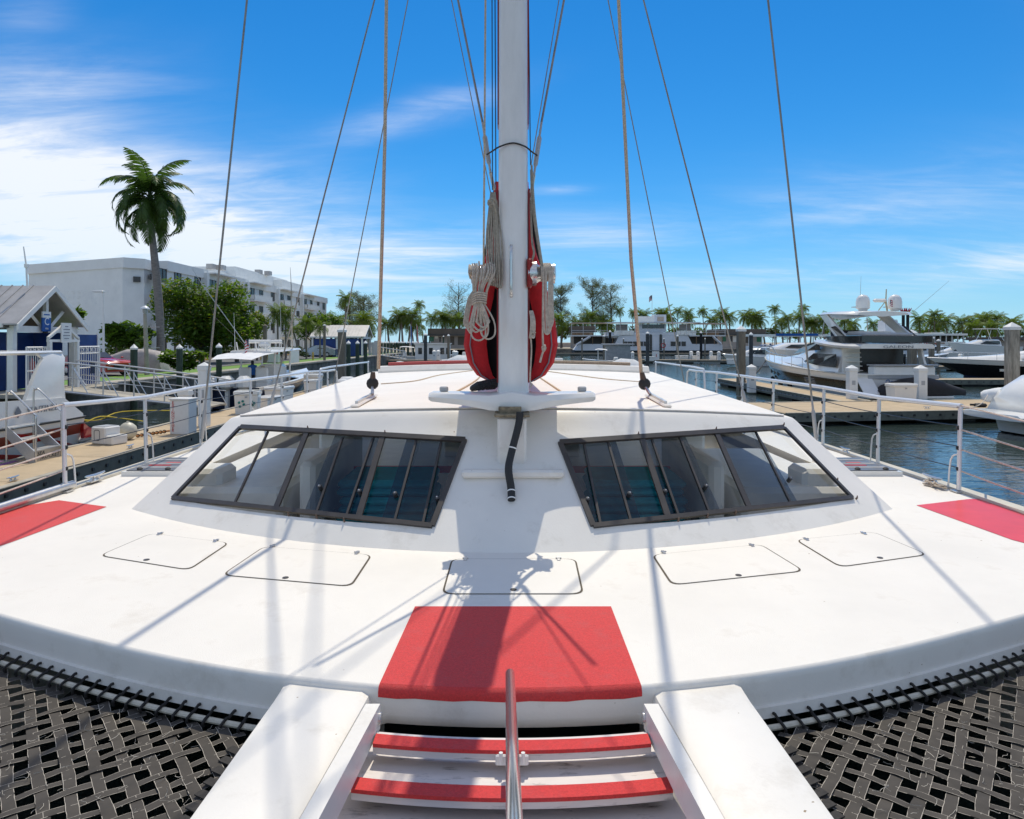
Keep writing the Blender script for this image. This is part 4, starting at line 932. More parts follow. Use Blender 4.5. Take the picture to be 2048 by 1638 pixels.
# ================================================================== land on the left
XS = -18.7
mb = MB().poly([(XS - .55, -40, ZL), (XS - .55, 132, ZL), (-23.4, 132, ZL), (-22.9, 30, ZL), (-24, -40, ZL)]); setstruct('lawn', mb, 'lawn')
mb = MB().poly([(-22.0, -40, ZL - .01), (-22.0, 135, ZL - .01), (-400, 135, ZL - .01), (-400, -40, ZL - .01)]); setstruct('pavement', mb, 'concrete')
mb = MB().poly([(-23.0, 30, ZL + .012), (-23.6, 132, ZL + .012), (-31.5, 132, ZL + .012), (-33, 30, ZL + .012)]); setstruct('road', mb, 'asphalt')
mb = MB().poly([(-33.6, 50, ZL + .008), (-31.9, 132, ZL + .008), (-47, 132, ZL + .008), (-47, 50, ZL + .008)]); setstruct('planting_bed', mb, 'bark')
mb = MB().box((-32.6, 80, ZL + .07), (.25, 100, .14), rz=R(-.8)); setstruct('kerb', mb, 'yellow_paint')
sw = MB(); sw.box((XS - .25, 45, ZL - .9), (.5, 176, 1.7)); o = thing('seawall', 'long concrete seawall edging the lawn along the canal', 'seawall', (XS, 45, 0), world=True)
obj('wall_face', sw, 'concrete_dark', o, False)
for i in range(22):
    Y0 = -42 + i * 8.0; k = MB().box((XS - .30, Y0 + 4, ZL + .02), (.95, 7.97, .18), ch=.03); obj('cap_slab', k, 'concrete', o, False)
# far shore
YF = 188.0
mb = MB().poly([(-60, 132, ZL), (-16, 132, ZL), (-14, YF - 10, ZL), (-5, YF - 2, ZL), (700, YF - 2, ZL), (900, 1400, ZL), (-900, 1400, ZL), (-700, 132, ZL)]); setstruct('far_shore', mb, 'sand')
k = MB().box((240, YF - 2.3, ZL - .8), (500, .6, 1.7)); o = one('seawall', k, 'concrete_dark', 'low concrete seawall of the far shore below the palm row', 'seawall', (240, YF - 2.3, -.5))
# ================================================================== apartment block
AB = thing('apartment_building', 'four storey white apartment building with balconies behind the tall palm', 'building', (-50, 140, ZL), world=True)
ZT = ZC + 11.5
foot = [(-72.5, 105), (-53.3, 95.8), (-51.3, 97.6), (-51.6, 100.2), (-49.3, 100.0), (-49.3, 186), (-72.5, 186)]
k = MB().prism([V(x, y, ZL) for x, y in foot], (0, 0, ZT - ZL - 1.4)); wall_ = obj('wall', k, 'stucco', AB, False)
k = MB(); cx, cy = -60, 140
k.prism([V(x + (.25 if x > -60 else -.25), y + (-.25 if y < 130 else .25), ZT - 1.4) for x, y in foot], (0, 0, 1.4)); obj('parapet', k, 'stucco', AB, False)
for y0, y1, x0, h in ((128, 138, -56, 2.0), (138, 170, -54.5, 3.3), (160, 176, -52.5, 2.6)):
    k = MB().box((x0 - 6, (y0 + y1) / 2, ZT + h / 2), (12, y1 - y0, h)); obj('penthouse', k, 'stucco', AB, False)
for i, (y, z) in enumerate(((112, ZT + .4), (121, ZT + .4), (128, ZT + 2.2), (130, ZT + 2.2), (152, ZT + 3.6), (155, ZT + 3.6))):
    k = MB().box((-55 + (i % 2), y, z), (1.2, 1.6, .9)); obj('roof_unit', k, 'roof_metal', AB, False)
k = MB().box((-51.1, 99.0, ZC + 9.15), (1.0, .25, .8), rz=R(-60)); obj('window', k, 'win_dark', AB, False)
k = MB().box((-51.9, 96.85, ZC + 8.6), (.9, .2, .75), rz=R(40)); obj('window', k, 'win_dark', AB, False)
FX = -49.3
def Yf(px): return FX * F / (px - 1024)
frame_m = mat('bronze_frame', (.07, .05, .04), .4)
winm = {}
def win(y, z, w, h, depth=.12):
    key = (round(w, 2), round(h, 2))
    if key not in winm:
        fr = MB()
        for (cy_, cz_, sy, sz) in ((-w / 2, 0, .09, h + .09), (w / 2, 0, .09, h + .09), (0, h / 2, w, .09), (0, -h / 2, w, .09), (0, 0, .06, h)): fr.box((0, cy_, cz_), (.10, sy, sz))
        gl = MB().box((-.03, 0, 0), (.04, w, h)); a = fr.mesh('window', False); a.materials.append(frame_m); b = gl.mesh('pane', False); b.materials.append(MATS['win_dark']); winm[key] = (a, b)
    a, b = winm[key]; o = link('window', a, None, AB); o.location = V(FX + .05, y, z) - ROOTS[AB.name]; p = link('pane', b, None, o)
floors = [ZC + 9.3, ZC + 6.0, ZC + 2.7, ZC - .55]
for px in (325, 355, 395, 480.5, 545, 595.5, 636, 647):
    for z in floors: win(Yf(px), z, 2.0 if px < 600 else 1.9, 1.9)
for pd, pw in ((424, 450), (502.5, 522), (562, 577.5), (609, 622)):
    yd, yw = Yf(pd), Yf(pw)
    for fi, z in enumerate(floors):
        win(yd, z - .25, 2.8, 2.3); win(yw, z, 1.9, 1.8)
        if fi < 3:
            y0, y1 = yd - 2.4, yw + 2.2
            k = MB().box((FX + .75, (y0 + y1) / 2, z - 1.6), (1.5, y1 - y0, .22)); bal = obj('balcony', k, 'stucco', AB, False)
            k = MB(); k.box((FX + 1.46, (y0 + y1) / 2, z - 1.02), (.08, y1 - y0, .82)); k.box((FX + .75, y0 + .04, z - 1.02), (1.5, .08, .82)); obj('balcony_panel', k, 'white_paint', bal, False)
            k = MB(); k.box((FX + 1.46, (y0 + y1) / 2, z - .5), (.09, y1 - y0 + .1, .09)); obj('balcony_rail', k, 'white_paint', bal, False)
        if fi == 0: k = MB().box((FX + .7, (yd + yw) / 2, z + 1.75), (1.6, yw - yd + 4, .2)); obj('canopy', k, 'stucco', AB, False)
    k = MB().box((FX + .35, yd - 3.0, (ZT + ZL) / 2 - .2), (.7, .9, ZT - ZL - .6)); obj('pilaster', k, 'stucco', AB, False)
k = MB(); random.seed(2)
for r_ in range(34):
    if r_ % 3 == 2: continue
    for c_ in range(3):
        t = .44 + c_ * .055 + (r_ % 2) * .012; p = V(-72.5, 105, 0).lerp(V(-53.3, 95.8, 0), t); k.box(p + V(-.02, -.03, ZC + 7.2 - r_ * .26), (.5, .06, .06), rz=math.atan2(-9.2, 19.2))
o = obj('relief_bricks', k, 'stucco', AB, False); o['kind'] = 'stuff'
# ================================================================== plants on the left
PB = W(320, 733, 56); PB.z = ZL
PT = thing('palm_tree', 'tall royal palm with heavy dark crown in front of the white apartment building', 'palm tree', PB)
top = W(300, 428, 56) - PB
pts = [V(top.x * t ** 1.4 + .25 * math.sin(t * 3.1) * (1 - t), 0, top.z * t) for t in [i / 12 for i in range(13)]]
k = MB().tube(pts, [.36, .31, .29, .29, .30, .31, .31, .30, .29, .27, .25, .23, .21], 12); obj('trunk', k, mat('royal_trunk', (.24, .21, .19), .85, var=.18, vscale=3, stretch=(1, 1, 5)), PT)
k = MB().tube([pts[-1] + V(0, 0, -.1), pts[-1] + V(0, 0, .9), pts[-1] + V(0, 0, 2.0)], [.27, .24, .12], 10); obj('crown_shaft', k, 'palm_leaf', PT)
random.seed(21); ms_ = fronds('big'); ctop = pts[-1] + V(0, 0, 1.6)
for i in range(34):
    el = i / 33; me = ms_[(3, 0, 0, 1, 1, 2, 5, 5, 4)[min(8, int(el * 9))]]
    o = link('frond', me, None, PT); o.location = ctop + V(0, 0, -.9 * el); o.rotation_euler = (0, random.uniform(-.1, .1) + (.55 * el - .30), i * 2.399 + random.uniform(-.2, .2)); sc = random.uniform(1.25, 1.55); o.scale = (sc,) * 3
o = link('frond', ms_[3], None, PT); o.location = ctop; o.rotation_euler = (0, -.25, 2.7); o.scale = (1.5,) * 3
def tree(name, label, px, py, Y, rx, rz, seed, leafm, n, size, cat='tree', accent=None, trunk_h=.5, group=None, nclump=9, tr=.22, base_z=ZL):
    c = W(px, py, Y); root = V(c.x, Y, base_z); t = thing(name, label, cat, root, group=group); random.seed(seed); cl = []; cz = c.z - base_z
    for i in range(nclump):
        a = i * 2.399; q = math.sqrt((i + .5) / nclump); cl.append(((rx * .68 * q * math.cos(a), rx * .6 * q * math.sin(a), cz + rz * random.uniform(-.62, .62) * (1 - .35 * q) + rz * .12 * (1 - q)), (rx * random.uniform(.30, .42), rx * random.uniform(.30, .42), rz * random.uniform(.26, .40))))
    cl.append(((0, 0, cz), (rx * .55, rx * .5, rz * .55)))
    obj('trunk', limbs(V(0, 0, 0), max(.3, cz - rz * trunk_h), tr, cl[:-1], seed), 'bark', t)
    obj('crown', leaf_crown(cl, n, size, seed), leafm, t, smooth=False, recalc=False)
    if accent: obj('accent_leaves', leaf_crown([(p, (r[0] * 1.05, r[1] * 1.05, r[2] * 1.05)) for p, r in cl], accent[1], size * .8, seed + 1), accent[0], t, smooth=False, recalc=False)
    return t
tree('broadleaf_tree', 'large round broadleaf tree with yellow blossoms right of the tall palm', 405, 632, 64, 4.9, 4.5, 31, 'leaf_green', 13000, .26, accent=('leaf_yellow', 1000), nclump=20)
tree('broadleaf_tree', 'darker green tree crown just right of the yellow blossoming tree', 474, 648, 68, 2.8, 3.3, 32, 'leaf_green', 5200, .24, nclump=12)
tree('croton_tree', 'small yellow-leaved tree before the apartment building wall', 514, 650, 74, 1.8, 2.5, 33, 'leaf_green', 1500, .22, accent=('leaf_yellow', 500), nclump=7, tr=.12)
tree('broadleaf_tree', 'leafy green tree at the far end of the apartment building', 628, 655, 100, 3.0, 2.8, 34, 'leaf_green', 2200, .3, nclump=8)
tree('broadleaf_tree', 'green tree behind the second blue hut', 662, 650, 118, 3.0, 3.2, 35, 'leaf_green', 1800, .3, nclump=8)
tree('banana_shrub', 'dense green shrub between street light and lamp post', 262, 672, 54, 2.2, 1.7, 36, 'leaf_green', 1800, .3, 'shrub', nclump=8, tr=.08)
tree('banana_shrub', 'broad-leaved banana plant beside the grey street light', 233, 672, 52, .9, 1.4, 37, 'leaf_green', 350, .6, 'shrub', nclump=5, tr=.06)
tree('hedge_shrub', 'dark low hedge at the base of the apartment wall near the covered car', 240, 705, 58, 3.2, .7, 38, 'leaf_dark', 1500, .2, 'shrub', nclump=8, tr=.05)
tree('flowering_shrub', 'leafy lily shrub with white flowers at the foot of the tall palm', 362, 718, 44, 1.45, .95, 39, 'leaf_green', 1500, .28, 'shrub', accent=('flower_white', 60), nclump=9, tr=.04)
tree('shrub', 'round green shrub in the bed below the yellow blossoming tree', 420, 706, 62, 1.3, .7, 40, 'leaf_dark', 700, .2, 'shrub', nclump=6, tr=.04)
for i, (px, w, lab) in enumerate(((455, 1.8, 'low green hedge clump right of the round shrub'), (497, 1.6, 'low green hedge clump below the yellow-leaved tree'), (535, 1.7, 'low green hedge clump beside the twin palms'), (558, 1.3, 'clipped bright green hedge block below the balconies'), (592, 1.8, 'low green hedge clump left of the silver car'))):
    tree('hedge_shrub', lab, px, 704, 80, w, .75, 50 + i, 'leaf_green' if i == 3 else 'leaf_dark', 800, .2, 'shrub', group='hedge clumps along the road', nclump=7, tr=.04)
tree('shrub', 'small palm-like bush behind the hut with the C sign', 140, 640, 34, .7, .9, 61, 'leaf_green', 400, .3, 'shrub', nclump=5, tr=.05)
# palms of medium distance
PV = [palm_variant(100 + i, 7.0, (22, 26, 20, 24)[i], 1.0, (.5, .2, .9, .1)[i]) for i in range(4)]
def put_palm(v, px, ytop, Y, label, group=None, base=ZL, sc=None, name='palm_tree'):
    """crown centre at photo row ytop"""
    z = ZC - (ytop - HZ) / F * Y; h = z - base; s = sc or h / 7.0
    src = PV[v]
    c = copy_tree(src, V((px - 1024) / F * Y, Y, base), random.uniform(0, 6.28), label, scale=(s if sc is None else sc, s if sc is None else sc, h / 7.0)); c.name = name
    c['label'] = label; c['category'] = 'palm tree'
    if group: c['group'] = group
    return c
for v, px, yt, Y, lab in ((0, 556, 628, 76, 'left one of twin small palms before the balconies'), (1, 571, 630, 77, 'right one of twin small palms before the balconies'), (2, 596, 660, 78, 'short palm in the clump left of the second blue hut'), (3, 613, 646, 80, 'bushy palm in the clump left of the second blue hut'), (0, 640, 655, 84, 'short palm touching the left eave of the second blue hut')):
    put_palm(v, px, yt, Y, lab, 'small palms along the road', sc=.62)
# ================================================================== pier hut with gable
def hut(X1, Y0, Y1, X0, label, sign):
    H = thing('pier_hut', label, 'hut', (X1, (Y0 + Y1) / 2, ZL), world=True); Ym = (Y0 + Y1) / 2; ze, zr = ZL + 2.75, ZL + 4.15; ov = .35
    for s, ya in ((-1, Y0 - ov), (1, Y1 + ov)):
        k = MB().prism([V(X0, ya, ze - .15), V(X1 + .5, ya, ze - .15), V(X1 + .5, Ym, zr), V(X0, Ym, zr)], (0, 0, .06)); rf_ = obj('roof', k, 'roof_metal', H, False)
        n_ = int((X1 - X0) / .42)
        for i in range(n_):
            x = X0 + .3 + i * .42; a = V(x, ya, ze - .08); b = V(x, Ym, zr + .07); k = MB().prism([a + V(-.02, 0, -.01), a + V(.02, 0, -.01), b + V(.02, 0, -.01), b + V(-.02, 0, -.01)], (0, 0, .035)); obj('roof_seam', k, 'roof_metal', rf_, False)
        k = MB().prism([V(X1 + .5, ya - .02 * s, ze - .33), V(X1 + .56, ya - .02 * s, ze - .33), V(X1 + .56, Ym, zr - .17), V(X1 + .5, Ym, zr - .17)], (0, 0, .22)); obj('barge_board', k, 'white_paint', H, False)
        a, b = V(X1 + .15, Y0 + .55 if s < 0 else Y1 - .55, ze - .25), V(X1 + .15, Ym, zr - .6)
        k = MB().tube([V(X1 + .15, Ym + s * .25, ze - .2), V(X1 + .15, Ym + s * 1.05, ze + .45)], .075, 4); obj('brace', k, 'white_paint', H, False)
        k = MB().box((X0 / 2 + X1 / 2, ya - .0, ze - .16), (X1 - X0, .08, .16)); obj('eave_board', k, 'white_paint', H, False)
    k = MB().box((X1 + .15, Ym, ze - .28), (.16, Y1 - Y0 + .2, .24)); obj('tie_beam', k, 'white_paint', H, False)
    k = MB().box((X1 + .15, Ym, ze + .45), (.14, .14, 1.3)); obj('king_post', k, 'white_paint', H, False)
    k = MB().prism([V(X0, Y0, ze - .1), V(X0, Y1, ze - .1), V(X0, Ym, zr - .1)], (X1 - X0 - 1.2, 0, 0)); obj('ceiling', k, 'soffit', H, False)
    for x in (X1 + .1, X1 - 3.2, X1 - 6.4):
        for y in (Y0, Y1): k = MB().box((x, y, ZL + 1.25), (.22, .22, 2.5)); obj('post', k, 'white_paint', H, False)
    for x0, x1, y in ((X1 - 3.0, X1 - .35, Y1 - .02), (X1 - 6.2, X1 - 3.4, Y1 - .02), (X1 - 6.2, X1 - .3, Y0 + .5 if sign else Y0 + .02)):
        if sign and y < Y1 - 1: x1 = X1 - 1.3; y = Y0 + .04
        k = MB().box(((x0 + x1) / 2, y, ZL + 1.22), (x1 - x0, .06, 2.3)); obj('blue_panel', k, 'blue_panel', H, False)
    k = MB().box((X1 - 1.5, Ym, ZL + 1.22), (.06, Y1 - Y0 - .3, 2.3)); obj('blue_panel', k, 'blue_panel', H, False)
    k = MB().box((X1 - 1.46, Ym + .1, ZL + 1.2), (.05, .06, 2.3)); obj('door_frame', k, 'white_paint', H, False)
    if sign:
        sg = MB().box((X1 + .35, Ym - .28, ze + .02), (.05, .50, .75)); s_ = obj('sign_board', sg, mat('sign_blue', (.01, .10, .38), .4), H, False)
        sg = MB().box((X1 + .355, Ym - .28, ze + .30), (.05, .502, .24)); obj('sign_header', sg, 'white_paint', s_, False)
        text('sign_letter', 'C', .42, 'white_paint', H, (X1 + .38, Ym - .28, ze + .02), (R(90), 0, R(90)), .004)
        text('sign_lettering', 'PIER', .10, 'white_paint', H, (X1 + .38, Ym - .28, ze - .25), (R(90), 0, R(90)), .004)
        k = MB().box((X1 + .383, Ym - .28, ze + .30), (.004, .34, .05)); obj('sign_mark', k, 'lettering_blue', s_, False)
        k = MB().lathe([(.0, -.02), (.09, 0), (.10, .05), (.05, .1)], (X1 + .3, Ym - .25, ze - .42), 8); obj('lamp', k, 'black_wire', H)
    return H
h1 = hut(-18.6, 25.9, 29.5, -31, 'open pier hut with metal gable roof, blue panels and C sign', True)
h2 = hut(-19.8, 92, 97, -26.5, 'distant blue pier hut with grey metal roof beyond the silver car', False)
k = MB().tube([V(-18.9, 27.3, ZL + 4.1), V(-18.95, 27.3, ZL + 5.0), V(-19.05, 27.3, ZL + 5.7)], [.04, .03, .02], 6); k.box((-18.93, 27.3, ZL + 4.95), (.12, .12, .14)); one('antenna_mast', k, 'white_paint', 'thin white antenna mast on the ridge of the C hut', 'antenna', (-18.9, 27.3, ZL + 4.1))
# blue fence panel, gate arch, gates
k = MB().box((-18.75, 30.6, ZL + 1.15), (.08, 2.0, 2.3)); o = thing('fence_panel', 'dark blue screen panel in white frame right of the pier hut', 'fence', (-18.75, 30.6, ZL), world=True); obj('blue_panel', k, 'blue_panel', o, False)
for y in (29.65, 31.6): k = MB().box((-18.72, y, ZL + 1.2), (.1, .09, 2.42)); obj('post', k, 'white_paint', o, False)
GA = thing('gate_arch', 'white gate arch with notice board at the gangway head', 'gate', (-17.9, 27.95, ZL), world=True)
for y in (27.1, 28.8): k = MB().box((-17.9, y, ZL + 1.0), (.13, .13, 2.0)); obj('post', k, 'white_paint', GA, False)
k = MB().box((-17.9, 27.95, ZL + 2.03), (.12, 1.9, .1)); obj('lintel', k, 'white_paint', GA, False)
for s in (-1, 1): k = MB().prism([V(-17.95, 27.95 + s * .95, ZL + 2.08), V(-17.85, 27.95 + s * .95, ZL + 2.08), V(-17.85, 27.95, ZL + 2.62), V(-17.95, 27.95, ZL + 2.62)], (0, 0, .1)); obj('gable_bar', k, 'white_paint', GA, False)
k = MB().box((-17.80, 27.95, ZL + 2.35), (.04, .62, .78)); nb = obj('notice_board', k, 'white_paint', GA, False)
for i in range(5): k = MB().box((-17.778, 27.95, ZL + 2.6 - i * .12), (.004, (.2, .4, .34, .42, .3)[i], .035)); obj('notice_line', k, 'lettering_grey', nb, False)
def bar_gate(p0, p1, label):
    p0, p1 = Vector(p0), Vector(p1); g = thing('bar_gate', label, 'gate', p0, world=True); d = (p1 - p0); n_ = 9
    fr = MB()
    for t in (0, 1): fr.tube([p0 + d * t, p0 + d * t + V(0, 0, 1.9)], .04, 4)
    for z in (.05, 1.0, 1.6, 1.88): fr.tube([p0 + V(0, 0, z), p1 + V(0, 0, z)], .03, 4)
    obj('gate_frame', fr, 'white_paint', g, False)
    for i in range(1, n_): k = MB().tube([p0 + d * (i / n_) + V(0, 0, .06), p0 + d * (i / n_) + V(0, 0, 1.86)], .018, 4); obj('bar', k, 'white_paint', g, False)
    k = MB(); 
    for i in range(5): k.tube([p0 + d * ((i + .5) / 5) + V(.09 * math.cos(a), .09 * math.sin(a) * .3, 1.74 + .09 * math.sin(a)) for a in [j * math.pi / 4 for j in range(8)]], .012, 4, closed=True)
    obj('scroll', k, 'white_paint', g, False)
    return g
bar_gate((-18.0, 25.95, ZL - .1), (-17.95, 27.0, ZL - .1), 'white barred gate left of the notice arch, beside the white boat arch')
bar_gate((-17.9, 28.95, ZL - .1), (-18.1, 30.7, ZL - .1), 'white barred gate standing open right of the notice arch')
k = MB().box((-17.7, 29.6, ZL + .9), (.05, .35, .5)); one('gate_sign', k, 'navy', 'small dark blue plate hung on the right barred gate', 'sign', (-17.7, 29.6, ZL + .65))
k = MB().lathe([(.0, 0), (.09, 0), (.09, .42), (.04, .48), (.03, .55)], (-18.5, 27.0, ZL + .8), 10); one('fire_extinguisher', k, 'car_red', 'red fire extinguisher on the hut post behind the notice arch', 'fire extinguisher', (-18.5, 27.0, ZL + .8))
# landing under the gates
k = MB().box((-18.0, 27.6, ZL + .06), (1.6, 6.0, .14)); setstruct('landing', k, 'concrete')
# ================================================================== street light, lamp post, pilings
k = MB(); p = W(207, 705, 48); p.z = ZL
o = thing('street_light', 'slim white street light with flat head before the grey end wall', 'street light', p)
hz = ZC + (683 - 583) / F * 48 - ZL
k = MB().tube([V(0, 0, 0), V(.0, 0, hz * .6), V(-.05, 0, hz)], [.09, .07, .05], 8); obj('pole', k, 'white_paint', o); k = MB().box((-.35, 0, hz), (.75, .35, .1), ch=.03); obj('lamp_head', k, 'alu_paint', o)
p = W(294, 750, 42); p.z = ZL
o = thing('lamp_post', 'concrete lamp post with domed glass lantern beside the covered car', 'lamp post', p); hz = ZC + (683 - 628) / F * 42 - ZL
k = MB().tube([V(0, 0, 0), V(-.12, 0, hz)], [.15, .10], 8); obj('pole', k, 'concrete', o)
k = MB().lathe([(.07, 0), (.13, .1), (.14, .28), (.10, .3)], (-.12, 0, hz), 10); obj('lantern', k, 'boat_grey', o); k = MB().lathe([(.26, .3), (.24, .36), (.12, .46), (.03, .5), (.03, .58)], (-.12, 0, hz), 12); obj('lantern_cap', k, 'alu_paint', o)
for z in (2.2, 3.9): k = MB().tube([V(-.05, 0, z * hz / 5), V(.75, 0, z * hz / 5 + .02)], .02, 5); obj('side_arm', k, 'alu', o)
def piling(px, ytop, Y, w, m_, label, square=False, base=-.6, cap='white_paint', group='mooring pilings'):
    p = V((px - 1024) / F * Y, Y, base); zt = ZC - (ytop - HZ) / F * Y - base; g = thing('mooring_piling', label, 'piling', p, group=group)
    k = MB()
    if square: k.box((0, 0, (zt - w * .8) / 2), (w, w, zt - w * .8), ch=w * .06)
    else: k.lathe([(w / 2, 0), (w / 2, zt - w * .8)], n=12)
    obj('shaft', k, m_, g)
    k = MB()
    if square: k.add([(-w * .56, -w * .56, zt - w * .82), (w * .56, -w * .56, zt - w * .82), (w * .56, w * .56, zt - w * .82), (-w * .56, w * .56, zt - w * .82), (-w * .56, -w * .56, zt - w * .5), (w * .56, -w * .56, zt - w * .5), (w * .56, w * .56, zt - w * .5), (-w * .56, w * .56, zt - w * .5), (0, 0, zt)], [(0, 3, 2, 1), (0, 1, 5, 4), (1, 2, 6, 5), (2, 3, 7, 6), (3, 0, 4, 7), (4, 5, 8), (5, 6, 8), (6, 7, 8), (7, 4, 8)])
    else: k.lathe([(w * .54, zt - w * .85), (w * .56, zt - w * .6), (w * .02, zt)], n=12)
    obj('cap', k, cap, g, smooth=not square); return g
piling(268, 688, 34, .32, 'pile_green', 'green round piling with white cap in front of the covered car')
piling(359, 688, 36, .30, 'pile_green', 'green round piling with white cap left of the lawn shrub')
piling(438, 686, 40, .32, 'pile_green', 'green round piling rising behind the open fishing boat hardtop')
piling(684, 653, 52, .52, 'pile_brown', 'thick concrete piling in front of the second blue hut', True)
piling(649, 648, 70, .22, 'pile_brown', 'thin wooden pole beside the silver car tail', True, base=ZL - .1)
piling(697, 681, 62, .38, 'pile_green', 'first green piling right of the thick concrete piling')
piling(715, 681, 66, .38, 'pile_green', 'second green piling right of the thick concrete piling')
piling(731, 681, 70, .38, 'pile_green', 'third green piling right of the thick concrete piling')
piling(530, 648, 66, .30, 'pile_brown', 'bare wooden lamp pole standing by the yellow-leaved tree', True, base=ZL - .1, cap='pile_brown')
# ================================================================== vehicles
def wheel(par, x, y, r, w=.2):
    k = MB().lathe([(r * .62, -w / 2), (r * .95, -w / 2), (r, -w * .3), (r, w * .3), (r * .95, w / 2), (r * .62, w / 2)], (x, y, r), 16, 'Y', cap=False); t_ = obj('wheel', k, 'tyre', par)
    k = MB().lathe([(r * .64, -w * .42), (r * .3, -w * .52), (r * .1, -w * .52)], (x, y, r), 10, 'Y'); k.lathe([(r * .64, w * .42), (r * .3, w * .52), (r * .1, w * .52)], (x, y, r), 10, 'Y'); obj('rim', k, 'alu', t_)
def car(label, loc, rz, m_, L_=4.7, kind='sedan'):
    g = thing('parked_car', label, 'car', loc, rz, 'cars parked by the lawn'); w = .9
    if kind == 'mustang': prof = [(-2.3, .55), (-2.3, .95), (-1.7, 1.0), (-1.0, 1.30), (-.1, 1.32), (.45, .98), (2.2, .86), (2.35, .75), (2.3, .45)]
    elif kind == 'suv': prof = [(-2.3, .5), (-2.32, 1.1), (-2.15, 1.65), (-1.9, 1.75), (.2, 1.75), (.9, 1.15), (2.1, 1.02), (2.3, .8), (2.3, .5)]
    else: prof = [(-2.35, .5), (-2.38, .95), (-2.2, 1.05), (-1.75, 1.12), (-.95, 1.44), (.2, 1.46), (1.1, 1.05), (2.1, .86), (2.35, .68), (2.35, .45)]
    sc = L_ / 4.7; prof = [(x * sc, z) for x, z in prof]
    k = MB(); base_ = [(prof[-1][0], .25), (prof[0][0], .25)]
    rings = []
    for y, in_, dz in ((-w, .10, 0), (-w * .93, 0.0, 0), (-w * .7, -.02, .02), (0, -.04, .035), (w * .7, -.02, .02), (w * .93, 0, 0), (w, .10, 0)):
        rr_ = []
        for x, z in prof + base_:
            if abs(y) > .85 and z > 1.12: yy = y * .80; 
            elif z > 1.12: yy = y * .80
            else: yy = y
            rr_.append(V(x * (1 - .02 * (in_ > .05)), yy, z + (dz if z > .8 else 0)))
        rings.append(rr_)
    k.loft(rings, cap=True); body = obj('body', k, m_, g)
    roofx = [x for x, z in prof if z > 1.2]; x0, x1 = min(roofx), max(roofx); zt = max(z for _, z in prof)
    zb = 1.06 if kind != 'mustang' else 1.0
    for s in (-1, 1):
        q = [V(x0 - .35 * sc, s * w * .905, zb), V(x1 + .55 * sc, s * w * .905, zb), V(x1 + .02, s * w * .745, zt - .06), V(x0 + .05, s * w * .745, zt - .06)]
        k = MB().prism([p + V(0, s * .012, 0) for p in q], (0, s * .01, 0)); obj('side_window', k, 'car_glass', g, False)
        k = MB().box(((x0 + x1) / 2, s * w * .86, (zb + zt) / 2), (.06, .06, zt - zb)); obj('pillar', k, m_, g, False)
        k = MB().box((2.28 * sc, s * .62, .68), (.14, .34, .14), ch=.04); obj('headlight', k, 'chrome', g)
        k = MB().box((-2.33 * sc, s * .66, .88), (.10, .3, .16), ch=.03); obj('tail_light', k, 'car_red', g)
        k = MB().box((1.0 * sc, s * 1.0, 1.05), (.1, .16, .1), ch=.03); obj('mirror', k, m_, g)
        for x in (1.45 * sc, -1.4 * sc): wheel(g, x, s * .80, .33)
    i1 = prof.index(max((p for p in prof if p[1] > 1.2), key=lambda p: p[0])); a, b = prof[i1], prof[i1 + 1]
    k = MB().prism([V(a[0] + .03, -.66, a[1] + .02), V(a[0] + .03, .66, a[1] + .02), V(b[0] - .03, .74, b[1] + .05), V(b[0] - .03, -.74, b[1] + .05)], (.02, 0, .02)); obj('windscreen', k, 'car_glass', g, False)
    k = MB().box((2.36 * sc, 0, .55), (.05, .9, .16)); obj('grille', k, 'tyre', g, False)
    if kind == 'mustang': k = MB().box((2.36 * sc, 0, .42), (.1, 1.7, .1), ch=.03); obj('bumper', k, 'chrome', g)
    return g
p = W(212, 748, 41); car('bright red classic car nosing out beside the fabric covered car', V(p.x - .9, 41.5, ZL + .01), R(-25), 'car_red', 4.5, 'mustang')
p = W(636, 714, 90); car('silver sedan parked broadside on the road by the lawn', V(p.x, 90, ZL + .02), R(180), 'car_silver', 4.7)
p = W(635, 705, 101); car('dark hatchback partly hidden behind the silver sedan', V(p.x, 103, ZL + .02), R(165), 'car_silver', 4.4, 'suv')
# car under cover
k = MB(); rg = []
for x, h, w in ((-2.0, .1, .7), (-1.98, .75, .82), (-1.6, .98, .9), (-1.0, 1.15, .92), (-.2, 1.48, .85), (.9, 1.52, .85), (1.7, 1.36, .88), (2.05, .95, .88), (2.15, .1, .8)):
    r_ = []
    for j in range(13):
        a = math.pi * j / 12; y = w * math.copysign(abs(math.cos(a)) ** .5, math.cos(a)); z = h * abs(math.sin(a)) ** .45
        r_.append(V(x + .03 * math.sin(j * 3), y + .02 * math.sin(x * 9 + j), z))
    rg.append(r_)
k.loft(rg, closed=False, cap=True); p = W(262, 745, 46)
o = obj('covered_car', k, 'car_cover', None, angle=60); o.location = (p.x, 46, ZL); o.rotation_euler = (0, 0, R(8)); tag(o, 'car under a taupe fabric cover beside the lamp post', 'car')
